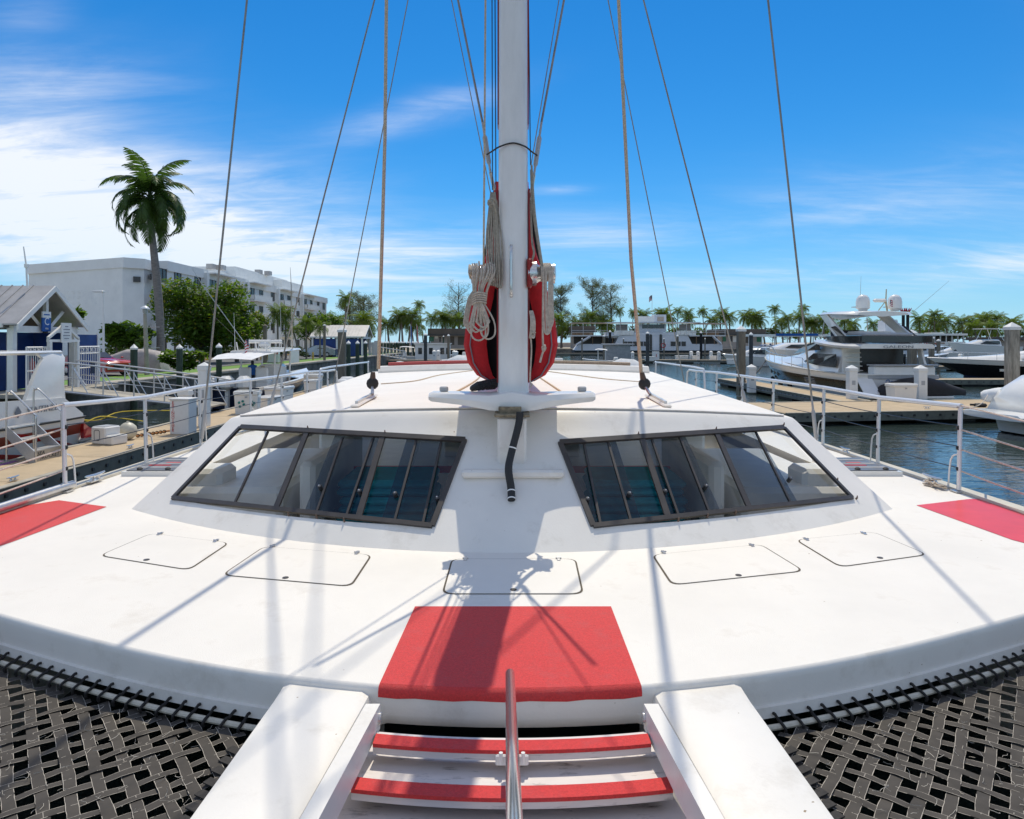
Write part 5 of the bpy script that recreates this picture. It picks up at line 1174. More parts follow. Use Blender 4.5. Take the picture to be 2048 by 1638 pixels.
# ================================================================== people
def person(label, loc, rz, pose, top_m, leg_m, hat=None, scale=1.0, name='person'):
    if pose == 'stand': J = {'pel': (0, 0, .92), 'chest': (0, .01, 1.32), 'neck': (0, .02, 1.47), 'head': (0, .03, 1.60), 'crown': (0, .02, 1.74), 'sl': (-.19, 0, 1.40), 'el': (-.25, .03, 1.12), 'hl': (-.23, .14, .90), 'sr': (.19, 0, 1.40), 'er': (.25, .02, 1.12), 'hr': (.22, .13, .92), 'kl': (-.10, .03, .50), 'al': (-.10, -.01, .08), 'tl': (-.11, .14, .04), 'kr': (.11, -.02, .50), 'ar': (.12, -.08, .08), 'tr': (.13, .07, .04)}
    else: J = {'pel': (0, 0, .50), 'chest': (0, .06, .90), 'neck': (0, .09, 1.04), 'head': (0, .12, 1.17), 'crown': (0, .12, 1.30), 'sl': (-.19, .05, .97), 'el': (-.24, .14, .72), 'hl': (-.12, .34, .66), 'sr': (.19, .05, .97), 'er': (.25, .15, .72), 'hr': (.14, .34, .64), 'kl': (-.12, .42, .50), 'al': (-.12, .46, .08), 'tl': (-.12, .58, .04), 'kr': (.12, .43, .50), 'ar': (.13, .45, .08), 'tr': (.13, .58, .04)}
    rad = {'pel': .145, 'chest': .15, 'neck': .06, 'head': .095, 'crown': .075, 'sl': .065, 'el': .045, 'hl': .04, 'sr': .065, 'er': .045, 'hr': .04, 'kl': .07, 'al': .045, 'tl': .04, 'kr': .07, 'ar': .045, 'tr': .04}
    ed = [('pel', 'chest'), ('chest', 'neck'), ('neck', 'head'), ('head', 'crown'), ('chest', 'sl'), ('sl', 'el'), ('el', 'hl'), ('chest', 'sr'), ('sr', 'er'), ('er', 'hr'), ('pel', 'kl'), ('kl', 'al'), ('al', 'tl'), ('pel', 'kr'), ('kr', 'ar'), ('ar', 'tr')]
    ks = list(J); me = bpy.data.meshes.new('person'); me.from_pydata([J[q] for q in ks], [(ks.index(a), ks.index(b)) for a, b in ed], [])
    o = bpy.data.objects.new(name, me); COL.objects.link(o); sm = o.modifiers.new('skin', 'SKIN'); sm.use_smooth_shade = True
    for i, q in enumerate(ks): me.skin_vertices[0].data[i].radius = (rad[q], rad[q]); me.skin_vertices[0].data[i].use_root = (q == 'pel')
    ss = o.modifiers.new('sub', 'SUBSURF'); ss.levels = 1; ss.render_levels = 1
    bpy.context.view_layer.update(); dg = bpy.context.evaluated_depsgraph_get(); m2 = bpy.data.meshes.new_from_object(o.evaluated_get(dg)); o.modifiers.clear(); o.data = m2; bpy.data.meshes.remove(me)
    for m_ in (top_m, leg_m, 'skin', 'fabric_dark'): m2.materials.append(MATS[m_])
    zc_, zp, zn = J['chest'][2], J['pel'][2], J['neck'][2]
    for p in m2.polygons:
        c = p.center
        if c.z > zn: p.material_index = 2 if c.y > J['head'][1] - .01 and c.z < J['crown'][2] - .02 else 3
        elif c.z > zp + .02 and abs(c.x) < .26 and (c.z > J['el'][2] + .08 or abs(c.x) < .17): p.material_index = 0
        elif abs(c.x) > .17 and c.z > J['kl'][2]: p.material_index = 2
        elif c.z > J['al'][2] + .15: p.material_index = 1
        else: p.material_index = 2 if c.z > .12 else 3
    o.location = loc; o.rotation_euler = (0, 0, rz); o.scale = (scale,) * 3; tag(o, label, 'person')
    if hat:
        k = MB().lathe([(.24, 0), (.25, .02), (.12, .03), (.11, .12), (.03, .14)], (J['crown'][0], J['crown'][1], J['crown'][2] - .06), 12); link('hat', k.mesh('hat'), hat, o)
    return o
p = W(563, 716, 84); person('person in white hat and dark clothes standing on the road by the utility box', V(p.x, 84, ZL + .02), R(-30), 'stand', 'fabric_dark', 'fabric_dark', 'fabric_white')
p = W(572, 717, 82); person('person in white top and purple trousers standing on the road', V(p.x, 82, ZL + .02), R(150), 'stand', 'fabric_white', 'fabric_purple')
# ================================================================== utility box and A-frame sign on the lawn edge
p = W(548, 725, 66); p.z = ZL; o = thing('utility_box', 'white utility cabinet with red warning plate on the lawn edge', 'cabinet', p)
k = MB().box((0, 0, .62), (.95, .6, 1.25), ch=.03); obj('cabinet', k, 'white_paint', o); k = MB().box((.32, -.31, .98), (.34, .02, .36)); rp_ = obj('warning_plate', k, 'car_red', o, False); k = MB().box((0, 0, .02), (1.1, .8, .1)); obj('plinth', k, 'concrete', o, False); k = MB().box((.0 - .2, -.31, 1.05), (.1, .02, .12)); obj('label_plate', k, 'lettering_dark', o, False)
for i in range(3): k = MB().box((.32, -.322, 1.08 - i * .1), (.24, .006, .035)); obj('warning_line', k, 'white_paint', rp_, False)
p = W(590, 727, 64); p.z = ZL + .05; o = thing('a_frame_sign', 'white A-frame board with blue boat picture on the seawall', 'sign', p, R(10))
for s in (-1, 1): k = MB().prism([V(-.36, s * .30, 0), V(.36, s * .30, 0), V(.36, s * .03, 1.15), V(-.36, s * .03, 1.15)], (0, s * .03, 0)); obj('board', k, 'white_paint', o, False)
for i, (z, h, m_) in enumerate(((.82, .28, 'cyan_print'), (.52, .2, 'fabric_white'), (.28, .16, 'cyan_print'))): k = MB().box((0, -.32 + z * .235, z), (.56, .012, h), M=Matrix.Rotation(R(-13), 3, 'X')); obj('poster', k, m_, o, False)
for i, px in enumerate((522, 536, 626)):
    p = W(px, 718, 76); k = MB().lathe([(.09, 0), (.09, .8), (.05, .86)], (p.x, 76, ZL), 8); one('bollard', k, 'yellow_paint', ('yellow bollard left of the lamp pole by the road', 'yellow bollard right of the lamp pole by the road', 'yellow bollard before the silver sedan')[i], 'bollard', (p.x, 76, ZL), 'yellow bollards by the road')
# ================================================================== docks
def dock(label, p0, p1, width, z=ZK, side=.34, seg=3.0, bolts=True, off_first=0.0, plain=False):
    """floating dock whose near edge runs p0 -> p1 and whose width lies to the left of that direction"""
    p0 = V(p0[0], p0[1], 0); p1 = V(p1[0], p1[1], 0); d = p1 - p0; Ln = d.length; d.normalize(); n = V(-d.y, d.x, 0); g = thing('floating_dock', label, 'dock', (p0.x, p0.y, 0), world=True)
    a = math.atan2(d.y, d.x); ns = max(1, int(Ln / seg)); sl = Ln / ns
    me = MB().box((0, 0, 0), (sl - .02, width - .1, .08), ch=.012).mesh('deck_panel', False); me.materials.append(MATS['dock_deck'])
    for i in range(ns):
        o = link('deck_panel', me, None, g); o.location = p0 + d * (sl * (i + .5)) + n * width / 2 + V(0, 0, z - .04) - ROOTS[g.name]; o.rotation_euler = (0, 0, a)
    for k_, off in ((0, .0), (1, width)):
        c = p0 + d * Ln / 2 + n * off; k = MB().box(c + V(0, 0, z - side / 2 - .004), (Ln, .12, side), rz=a); o = obj('edge_beam', k, 'dock_side', g, False)
        k = MB().box(c + V(0, 0, z + .005), (Ln, .16, .035), rz=a, ch=.01); obj('edge_cap', k, mat('dock_cap', (.42, .38, .30), .8, var=.2), g, False)
    for t in (0, Ln): k = MB().box(p0 + d * t + n * width / 2 + V(0, 0, z - side / 2 - .01), (.12, width - .1, side - .02), rz=a); obj('end_beam', k, 'dock_side', g, False)
    if bolts:
        bm_ = MB().lathe([(.045, -.02), (.045, .02), (.02, .03)], n=8, axis='Y').mesh('bolt', True); bm_.materials.append(MATS['black_wire'])
        nb = min(90, int(Ln / .55))
        for i in range(nb):
            o = link('bolt', bm_, None, g); o.location = p0 + d * ((i + .5) * Ln / nb) - n * .075 + V(0, 0, z - side * .45) - ROOTS[g.name]; o.rotation_euler = (0, 0, a)
    for i in range(int(Ln / 6) + 1): k = MB().box(p0 + d * min(Ln - 1, i * 6 + 1) + n * width / 2 + V(0, 0, -.05), (2.0, width * .8, .3), rz=a); obj('float', k, 'black_rubber', g, False)
    return g
DL = dock('beige floating dock along the left side of the catamaran', (-9.75, 2), (-9.75, 47), 2.0)
def dcleat(x, y, label, ang=0, sc=.9, z=ZK + .02):
    o = cleat((0, 0, 0), ang, None, sc, 'chrome'); o.name = 'dock_cleat'; o.location = (x, y, z); tag(o, label, 'cleat', 'dock cleats')
dcleat(-9.98, 18.3, 'dock cleat on the left dock below the white step box', R(90)); dcleat(-9.98, 14.0, 'dock cleat on the left dock close to the front rail post', R(90))
def pedestal(px, py, z, w, h, label, name='power_pedestal', m_='white_paint', text_=None, group='power pedestals on the docks'):
    p = G(px, py, z); return pedestal_at(p.x, p.y, z, w, h, label, name, m_, group)
def pedestal_at(x, y, z, w, h, label, name='power_pedestal', m_='white_paint', group='power pedestals on the docks'):
    o = thing(name, label, 'pedestal', (x, y, z), group=group); k = MB().box((0, 0, h / 2), (w, w, h), ch=.01); obj('post', k, m_, o, False)
    k = MB().box((0, 0, h - .03), (w * 1.12, w * 1.12, .16), ch=.01); k.add([(-w * .56, -w * .56, h + .05), (w * .56, -w * .56, h + .05), (w * .56, w * .56, h + .05), (-w * .56, w * .56, h + .05), (0, 0, h + .05 + w * .4)], [(0, 1, 4), (1, 2, 4), (2, 3, 4), (3, 0, 4)]); obj('cap', k, 'white_paint', o, False)
    k = MB().box((0, -w / 2 - .004, h * .55), (w * .4, .01, h * .14)); obj('outlet', k, 'boat_grey', o, False); return o
def dock_box(x, y, z, w, d_, h, rz, label):
    o = thing('dock_box', label, 'dock box', (x, y, z), rz, 'white dock boxes'); k = MB(); k.add([(-w * .44, -d_ * .42, 0), (w * .44, -d_ * .42, 0), (w * .44, d_ * .42, 0), (-w * .44, d_ * .42, 0), (-w * .48, -d_ * .47, h * .8), (w * .48, -d_ * .47, h * .8), (w * .48, d_ * .47, h * .8), (-w * .48, d_ * .47, h * .8)], [(0, 3, 2, 1), (0, 1, 5, 4), (1, 2, 6, 5), (2, 3, 7, 6), (3, 0, 4, 7), (4, 5, 6, 7)]); obj('box', k, 'boat_white', o, False)
    k = MB().box((0, 0, h * .88), (w * 1.04, d_ * 1.04, h * .2), ch=.04); obj('lid', k, 'boat_white', o); k = MB().box((.0, -d_ * .49, h * .72), (.08, .03, .06)); obj('latch', k, 'boat_grey', o, False); return o
# fire extinguisher cabinet on the left dock
o = thing('extinguisher_cabinet', 'white fire cabinet with red vertical EXTINGUISHER lettering on the left dock', 'cabinet', (-10.0, 21.3, ZK), R(-8))
k = MB().box((0, 0, .52), (.62, .42, 1.04), ch=.015); obj('cabinet', k, 'white_paint', o, False); k = MB().box((0, 0, 1.06), (.68, .48, .05), ch=.01); obj('lid', k, 'white_paint', o, False)
for i, ch_ in enumerate('EXTINGUISHER'): text('lettering', ch_, .115, 'lettering_red', o, (-.20, -.214, .955 - i * .077), (R(90), 0, 0), .002, sx=1.2)
pedestal_at(-11.3, 24.2, ZK, .34, 1.05, 'white power pedestal behind the fire cabinet at the gangway foot'); pedestal_at(-10.2, 23.2, ZK, .30, 1.95, 'tall white square post right of the fire cabinet', 'dock_post')
# step box, ball fender, orange pole, paint mark
o = thing('step_box', 'white moulded step box with black oval on the left dock', 'step box', (-11.05, 19.2, ZK), R(-20)); k = MB().box((-.12, 0, .24), (.52, .5, .48), ch=.03); k.box((.27, 0, .13), (.28, .5, .26), ch=.03); obj('box', k, 'boat_white', o)
k = MB().tube([V(-.15 + .1 * math.copysign(min(1, abs(math.cos(a)) * 1.25), math.cos(a)), -.252, .25 + .14 * math.copysign(min(1, abs(math.sin(a)) * 1.2), math.sin(a))) for a in [j * math.pi / 10 for j in range(20)]], .009, 4, closed=True); obj('oval_mark', k, 'lettering_dark', o); k = MB().box((-.12, 0, .485), (.4, .38, .012)); obj('grip_pad', k, 'boat_grey', o, False)
k = MB().lathe([(.0, 0), (.12, .03), (.22, .12), (.25, .25), (.22, .38), (.12, .47), (.04, .50), (.04, .53)], (-10.95, 19.95, ZK), 16); one('ball_fender', k, mat('fender_cream', (.62, .58, .46), .45), 'round cream ball fender behind the white step box', 'fender', (-10.95, 19.95, ZK))
k = MB(); a0, a1 = V(-10.9, 20.3, ZK + .06), V(-10.35, 21.2, ZK + .10); k.tube([a0, a1], .03, 6); o = thing('boat_hook_pole', 'orange pole wrapped in black rope lying on the left dock', 'pole', a0, world=True); obj('pole', k, mat('orange', (.5, .2, .05), .6), o)
k = MB()
for i in range(8):
    q = a0.lerp(a1, .05 + i * .11); k.tube([q + V(.045 * math.cos(t), .04 * math.cos(t) * .3, .045 * math.sin(t)) for t in [j * math.pi / 4 for j in range(8)]], .012, 4, closed=True)
obj('rope_wrap', k, 'cord_black', o)
k = MB().poly([G(0, 922, ZK) + V(0, 0, .006), G(0, 932, ZK) + V(0, 0, .006), G(40, 922, ZK) + V(0, 0, .006)]); obj('paint_mark', k, mat('purple_paint', (.28, .09, .30), .7), DL, False)
# aluminium boarding steps
o = thing('boarding_steps', 'aluminium boarding steps with SEA ROCKET plate on the left dock', 'steps', (-11.05, 16.2, ZK)); 
for y in (0, .92):
    k = MB().prism([V(0, y, 0), V(0, y, .25), V(-.62, y, .82), V(-.66, y, .82), V(-.66, y, .58), V(-.12, y, 0)], (0, .03, 0)); obj('stringer', k, 'alu', o, False)
    k = MB().tube(smooth_path([V(.02, y + .015, 0), V(.02, y + .015, 1.0), V(-.02, y + .015, 1.12), V(-.5, y + .015, 1.60), V(-.60, y + .015, 1.62), V(-.66, y + .015, 1.52), V(-.66, y + .015, 0)], 3), .022, 8); obj('hand_rail', k, 'chrome', o)
for i in range(3): k = MB().box((-.14 - i * .25, .475, .25 + i * .27), (.28, .9, .03)); obj('tread', k, 'alu', o, False)
k = MB().box((.005, .475, .125), (.012, .9, .25)); obj('name_plate', k, mat('plate_tan', (.45, .38, .28), .5), o, False)
text('plate_lettering', 'SEA', .13, 'lettering_dark', o, (.014, .20, .18), (R(90), 0, R(90)), .002, shear=.2, sx=1.25); text('plate_lettering', '/ROCKET', .13, 'lettering_dark', o, (.014, .52, .075), (R(90), 0, R(90)), .002, shear=.2, sx=1.25)
# gangway from the landing to the left dock
GW = thing('gangway', 'aluminium truss gangway sloping from the pier hut down to the left dock', 'gangway', (-17.2, 27.0, ZL), world=True); ga, gb = V(-17.3, 26.6, ZL + .12), V(-11.6, 26.9, ZK + .25)
k = MB().prism([ga, gb, gb + V(0, 1.5, 0), ga + V(0, 1.5, 0)], (0, 0, .06)); obj('walkway', k, 'concrete', GW, False)
for yo in (0, 1.5):
    A_, B_ = ga + V(0, yo, 0), gb + V(0, yo, 0); k = MB().tube([A_, B_], .055, 6); obj('bottom_chord', k, 'alu', GW)
    k = MB().tube(smooth_path([A_ + V(.2, 0, .1), A_ + V(-.25, 0, .75), A_ + V(-.1, 0, 1.0), A_ + V(.3, 0, 1.08), B_ + V(-.3, 0, 1.08), B_ + V(0, 0, .95)], 3), .032, 8); obj('hand_rail', k, 'alu', GW)
    k = MB().tube([A_ + V(0, 0, .55), B_ + V(0, 0, .55)], .018, 6); obj('mid_rail', k, 'alu', GW)
    for i in range(5):
        q = A_.lerp(B_, (i + .5) / 5); k = MB().tube([q, q + V(0, 0, 1.07)], .026, 6); obj('upright', k, 'alu', GW)
        q2 = A_.lerp(B_, (i + 1.0) / 5); k = MB().tube([q + V(0, 0, 1.0), q2 + V(0, 0, .05)], .018, 6); obj('diagonal', k, 'alu', GW)
for i, (y0, y1) in enumerate(((17.8, 25.5), (18.2, 26.0))):
    k = MB().tube(smooth_path([W(122, 836 + 5 * i, 20.5), W(165, 840 + 6 * i, 21.5), W(200, 839 - 6 * i, 22.5), W(245, 823 + 14 * i, 24), W(350 - 60 * i, 821 + 22 * i, 25.5 - i)], 4), .02, 5); one('mooring_line', k, 'yellow_rope', ('lower yellow mooring line over the dark water by the red boat', 'upper yellow mooring line over the dark water by the red boat')[i], 'rope', W(122, 836, 20.5), 'yellow mooring lines')
dock('short dark finger dock below the gangway', (-12.2, 22.6), (-15.6, 22.9), .9, z=.32, side=.3)
# ================================================================== boats
class Hull:
    def __init__(s, L_, beam, zs, zb, rake=1.2, full=2.2, fine=.52, chine=.72, stern=.92, deadrise=.35):
        s.L, s.b, s.zs, s.zb, s.rake, s.full, s.fine, s.ch, s.st, s.dr = L_, beam / 2, zs, zb, rake, full, fine, chine, stern, deadrise
    def hb(s, t): 
        q = max(0, (t - s.fine) / (1 - s.fine)); return s.b * (s.st + (1 - s.st) * min(1, t / .3)) * max(.015, 1 - q ** s.full)
    def sheer(s, t): return s.zs + (s.zb - s.zs) * t ** 1.8
    def pt(s, t, f, side):
        """f: 0 sheer .. 1 chine"""
        h = s.hb(t); zt = s.sheer(t); q = max(0, (t - s.fine) / (1 - s.fine)); zc_ = .05 + .5 * q ** 2 * (s.zb * .5)
        z = zt + (zc_ - zt) * f; w = h * (1 - (1 - s.ch) * f ** 1.2 * (1 + .5 * q)); x = s.L * t - s.rake * (f ** 1.1) * q ** 1.5
        return V(x, side * w, z)
    def skin(s, f0, f1, off=0.0, t0=0.0, t1=1.0, nt=18, nf=4, sides=(-1, 1)):
        mb = MB()
        for sd_ in sides: mb.grid(lambda a, b: s.pt(t0 + (t1 - t0) * a, f0 + (f1 - f0) * b, sd_) + V(0, sd_ * off, 0), nt, nf)
        return mb
    def bottom(s):
        mb = MB(); mb.loft([[s.pt(t, 1, -1), s.pt(t, 1, -1) * .5 + s.pt(t, 1, 1) * .5 + V(0, 0, -s.dr), s.pt(t, 1, 1)] for t in [i / 14 for i in range(15)]], closed=False); return mb
    def transom(s): return MB().poly([s.pt(0, 0, -1), s.pt(0, .5, -1), s.pt(0, 1, -1), s.pt(0, 1, 1), s.pt(0, .5, 1), s.pt(0, 0, 1)])
    def deck(s, drop=0.0, t0=0.0, t1=1.0, crown=.06, k=.97):
        mb = MB()
        def fn(a, b):
            t = t0 + (t1 - t0) * a; h = s.hb(t) * k; y = (b * 2 - 1) * h; return V(s.L * t, y, s.sheer(t) - drop + crown * (1 - (b * 2 - 1) ** 2))
        mb.grid(fn, 16, 6); return mb
    def rub(s, r=.04, f=.02): 
        mb = MB()
        for sd_ in (-1, 1): mb.tube([s.pt(i / 18, f, sd_) for i in range(19)], r, 5)
        return mb
def outboard(par, x, y, z, m_='boat_white', sc=1.0):
    k = MB().box((x - .25 * sc, y, z + .25 * sc), (.62 * sc, .42 * sc, .52 * sc), ch=.12 * sc); e = obj('outboard_motor', k, m_, par); k = MB().box((x - .18 * sc, y, z - .35 * sc), (.2 * sc, .12 * sc, .8 * sc), ch=.03); obj('motor_leg', k, m_, e)
def flag(par, p, w=.45, h=.28, name='flag'):
    k = MB(); n = 8
    k.grid(lambda a, b: p + V(-.75 * a * w - .05 * math.sin(a * 5), .12 * math.sin(a * 6) * w, (b - 1) * h - .4 * a * a * h), n, 7); me = k.mesh(name, False)
    for m_ in ('car_red', 'fabric_white', 'navy'): me.materials.append(MATS[m_])
    for i, pl in enumerate(me.polygons):
        r_ = i // n; c_ = i % n; pl.material_index = 2 if (r_ >= 3 and c_ < 3) else r_ % 2
    return link(name, me, None, par)
# --- white flybridge motor yacht on the right
Y1 = thing('motor_yacht', 'large white flybridge motor yacht with bronze hull band and two satellite domes', 'yacht', (20.0, 36.5, 0), R(90))
h = Hull(18.4, 4.35, 1.55, 2.25, rake=2.2, full=2.4, fine=.45)
obj('hull', h.skin(0, .25), 'boat_white', Y1); obj('hull_band', h.skin(.25, .66), mat('bronze_gloss', (.13, .09, .055), .12, var=.15, vscale=1.5, coat=.6), Y1); obj('hull_lower', h.skin(.66, 1.0), 'boat_white', Y1); obj('bottom', h.bottom(), 'navy', Y1); obj('transom', h.transom(), 'boat_white', Y1); obj('deck', h.deck(), 'boat_white', Y1); obj('rub_rail', h.rub(.035), mat('rub_cream', (.6, .55, .45), .5), Y1)
for i, t in enumerate((.62, .68, .74)):
    p = h.pt(t, .42, 1); k = MB().lathe([(.0, .0), (.16, .0), (.16, .03)], (p.x, p.y + .01, p.z), 12, 'Y'); obj('porthole', k, 'car_glass', Y1)
for i, t in enumerate((.30, .34)):
    for j in range(4): p = h.pt(t, .35 + j * .06, 1); k = MB().box((p.x, p.y + .03, p.z), (.7, .02, .025)); obj('hull_vent', k, 'chrome', Y1, False)
# saloon: rounded superstructure
def house(par, name, m_, st, ny=9):
    k = MB(); rg = []
    for x, w, z0, z1, rnd in st:
        r_ = []
        for j in range(ny):
            a = j / (ny - 1) * 2 - 1; y = w * a; z = z0 + (z1 - z0) * (1 - abs(a) ** rnd); r_.append(V(x, w * math.copysign(abs(a) ** .8, a), z))
        rg.append(r_)
    k.loft(rg, closed=False, cap=True); return obj(name, k, m_, par, angle=50)
house(Y1, 'coachroof', 'boat_white', [(2.4, 1.9, 1.6, 3.1, 8), (4.5, 1.92, 1.6, 3.35, 8), (6.2, 1.86, 1.65, 3.25, 7), (8.0, 1.72, 1.75, 2.85, 5), (10.2, 1.5, 1.85, 2.45, 4), (13.5, 1.05, 1.95, 2.2, 4), (16.4, .4, 2.05, 2.15, 3)])
for s in (-1, 1):
    def sidepane(pts, nm='side_window'):
        k = MB().prism([V(x, s * y, z) for x, y, z in pts], (0, s * .03, 0)); obj(nm, k, mat('yacht_glass', (.035, .04, .045), .06, coat=.5), Y1, False)
    sidepane([(2.5, 1.92, 1.85), (5.0, 1.93, 1.9), (7.0, 1.84, 2.05), (5.4, 1.92, 2.6), (2.5, 1.93, 2.6)])
    sidepane([(4.4, 1.94, 2.8), (6.6, 1.84, 2.72), (9.2, 1.60, 2.50), (8.0, 1.66, 2.85), (6.4, 1.80, 3.18), (4.8, 1.92, 3.22)])
k = MB().prism([V(6.6, -1.45, 3.2), V(6.6, 1.45, 3.2), V(9.0, 1.3, 2.72), V(9.0, -1.3, 2.72)], (.03, 0, .05)); obj('windscreen', k, 'yacht_glass', Y1, False)
# flybridge overhang
k = MB(); k.loft([[V(x, -w, z - .12), V(x, -w - .05, z), V(x, -w + .12, z + .12), V(x, w - .12, z + .12), V(x, w + .05, z), V(x, w, z - .12)] for x, w, z in ((-.2, 1.9, 3.05), (.3, 2.1, 3.05), (2.2, 2.15, 3.1), (3.6, 2.1, 3.18), (5.4, 1.9, 3.30), (6.4, 1.5, 3.26))], cap=True); obj('flybridge_deck', k, 'boat_white', Y1)
text('hull_lettering', 'GALEON', .20, 'lettering_grey', Y1, (-.27, 0, 3.02), (R(90), 0, R(-90)), .006, sx=2.0)
k = MB(); k.loft([[V(x, -w, 3.22), V(x, -w - .06, 3.60), V(x, -w + .08, 3.62), V(x, -w + .1, 3.3)] for x, w in ((-.1, 1.85), (1.5, 1.98), (3.6, 1.9), (5.0, 1.4))] , closed=True, cap=True); k.loft([[V(x, w, 3.22), V(x, w + .06, 3.60), V(x, w - .08, 3.62), V(x, w - .1, 3.3)] for x, w in ((-.1, 1.85), (1.5, 1.98), (3.6, 1.9), (5.0, 1.4))], closed=True, cap=True); k.box((-.12, 0, 3.42), (.14, 3.7, .38), ch=.03); obj('flybridge_coaming', k, mat('smoke_black', (.02, .02, .021), .15, coat=.4), Y1)
k = MB().box((1.8, 0, 3.68), (2.4, 2.6, .18), ch=.07); obj('flybridge_seat', k, 'boat_grey', Y1); k = MB().box((4.3, .4, 3.70), (.8, 1.8, .5), ch=.12); obj('helm_console', k, 'fabric_dark', Y1); k = MB().box((2.3, .2, 3.80), (1.4, 1.8, .12), ch=.05); obj('sun_pad', k, 'cream', Y1)
# hard top and its arms
k = MB(); k.loft([[V(x, -w, z), V(x, -w * .9, z + .13), V(x, 0, z + .2), V(x, w * .9, z + .13), V(x, w, z), V(x, 0, z - .10)] for x, w, z in ((1.2, 1.4, 4.74), (1.6, 1.8, 4.78), (3.2, 1.95, 4.86), (4.8, 1.85, 4.88), (5.6, 1.45, 4.80), (6.0, .8, 4.72))], cap=True); obj('hard_top', k, 'boat_white', Y1)
for s in (-1, 1):
    k = MB().prism([V(1.2, s * 1.90, 3.4), V(2.4, s * 1.92, 3.4), V(5.0, s * 1.72, 4.82), V(4.0, s * 1.78, 4.86)], (0, s * -.12, 0)); obj('hard_top_arm', k, 'boat_white', Y1, False)
    k = MB().prism([V(1.15, s * 1.93, 3.45), V(2.0, s * 1.95, 3.45), V(3.2, s * 1.90, 4.12), V(2.6, s * 1.93, 4.17)], (0, s * .03, 0)); obj('arm_panel', k, 'smoke_black', Y1, False)
    k = MB().tube([V(5.4, s * 1.25, 4.75), V(5.6, s * 1.4, 3.45)], .03, 6); obj('hard_top_pole', k, 'chrome', Y1)
for y in (.25, -1.55):
    k = MB().lathe([(.22, 0), (.25, .08), (.36, .14), (.37, .52), (.33, .72), (.22, .86), (.08, .92), (.01, .93)], (2.9, y, 5.02), 18); dm = obj('satellite_dome', k, 'boat_white', Y1); k = MB().lathe([(.372, .2), (.372, .23)], (3.4, y, 5.05), 18, cap=False); obj('dome_seam', k, 'boat_grey', dm)
k = MB().tube([V(2.2, -.75, 5.0), V(2.35, -.75, 5.6), V(2.3, -.75, 6.2)], [.05, .04, .03], 6); k.tube([V(2.6, -.45, 5.0), V(2.35, -.7, 5.5), V(2.8, -1.05, 5.0)], .03, 5); mz = obj('signal_mast', k, mat('mast_cream', (.6, .5, .3), .5), Y1); k = MB().box((2.4, -.45, 5.58), (.3, .75, .2), ch=.08); obj('radar', k, 'boat_white', mz); flag(mz, V(2.1, -.85, 5.6), .4, .35)
for p0, p1 in ((V(3.1, .3, 5.9), V(3.1, .25, 7.0)), (V(1.2, -1.6, 4.9), V(-.8, -2.3, 6.4))): k = MB().tube([p0, p1], [.012, .005], 5); obj('whip_antenna', k, 'boat_grey', Y1)
# cockpit and stern
k = MB().box((2.36, -.45, 2.3), (.1, 2.5, 1.4)); obj('saloon_door', k, mat('dark_saloon', (.03, .022, .018), .25), Y1, False)
k = MB().box((1.2, 0, 1.57), (2.6, 4.0, .05)); obj('cockpit_sole', k, 'cream', Y1, False)
for i in range(6): k = MB().box((1.75 + i * .06, 1.25, 1.72 + i * .24), (.34, .72, .05), ch=.015); obj('stair_tread', k, 'cream', Y1, False)
k = MB().box((2.15, 1.3, 2.32), (.1, .95, 1.45)); obj('stair_back', k, 'boat_white', Y1, False)
for y in (-1.85, ): k = MB().prism([V(.3, y, 1.6), V(1.0, y, 1.6), V(1.3, y, 3.1), V(1.0, y, 3.1), V(.7, y, 2.3)], (0, -.12, 0)); obj('overhang_support', k, 'boat_white', Y1, False)
k = MB().box((.35, -.5, 1.75), (.75, 3.2, .55), ch=.08); obj('aft_seat', k, 'boat_white', Y1); k = MB().box((.30, -.5, 2.06), (.85, 3.3, .07), ch=.02); obj('seat_cap', k, 'boat_grey', Y1); k = MB().box((-.02, -.4, 1.45), (.08, 3.7, .22), ch=.02); obj('transom_cap', k, 'boat_grey', Y1)
text('name_lettering', 'Ocean Where', .30, 'lettering_blue', Y1, (-.03, -.3, 1.2), (R(90), 0, R(-90)), .006, shear=.25)
k = MB().box((-.75, 0, .48), (1.5, 4.3, .14), ch=.04); obj('swim_platform', k, 'cream', Y1)
for y in (1.7,): k = MB().prism([V(.2, y - .45, 1.5), V(.2, y + .35, 1.5), V(-.9, y + .35, .55), V(-.9, y - .45, .55)], (0, 0, .08)); obj('stern_steps', k, 'boat_white', Y1, False)
for s in (-1, 1):
    tp = []
    for i in range(8):
        t = .36 + i * .09; p = h.pt(min(t, .985), 0, s); top_ = p + V(0, -s * .06, .62); tp.append(top_); k = MB().tube([p + V(0, -s * .06, 0), top_], .016, 5); obj('rail_post', k, 'chrome', Y1)
    k = MB().tube([tp[0] + V(-.9, 0, -.5)] + tp, .018, 6); obj('bow_rail', k, 'chrome', Y1)
k = MB().tube([V(18.3, 0, 2.1), V(18.75, 0, 1.7), V(18.5, 0, 1.45)], [.06, .09, .05], 6); obj('anchor', k, 'boat_grey', Y1)
for i, t in enumerate((.80, .62, .50)):
    p = h.pt(t, .75, 1); k = MB().lathe([(.0, -.35), (.14, -.28), (.17, 0), (.14, .28), (.04, .35)], (0, 0, 0), 10); q = one('fender', k, 'black_rubber', ('black fender at the bow of the white flybridge yacht', 'middle black fender on the side of the white flybridge yacht', 'rear black fender on the side of the white flybridge yacht')[i], 'fender', None, 'black fenders of the yacht'); q.location = (20.0 - p.y - .16, 36.5 + p.x, p.z - .25)
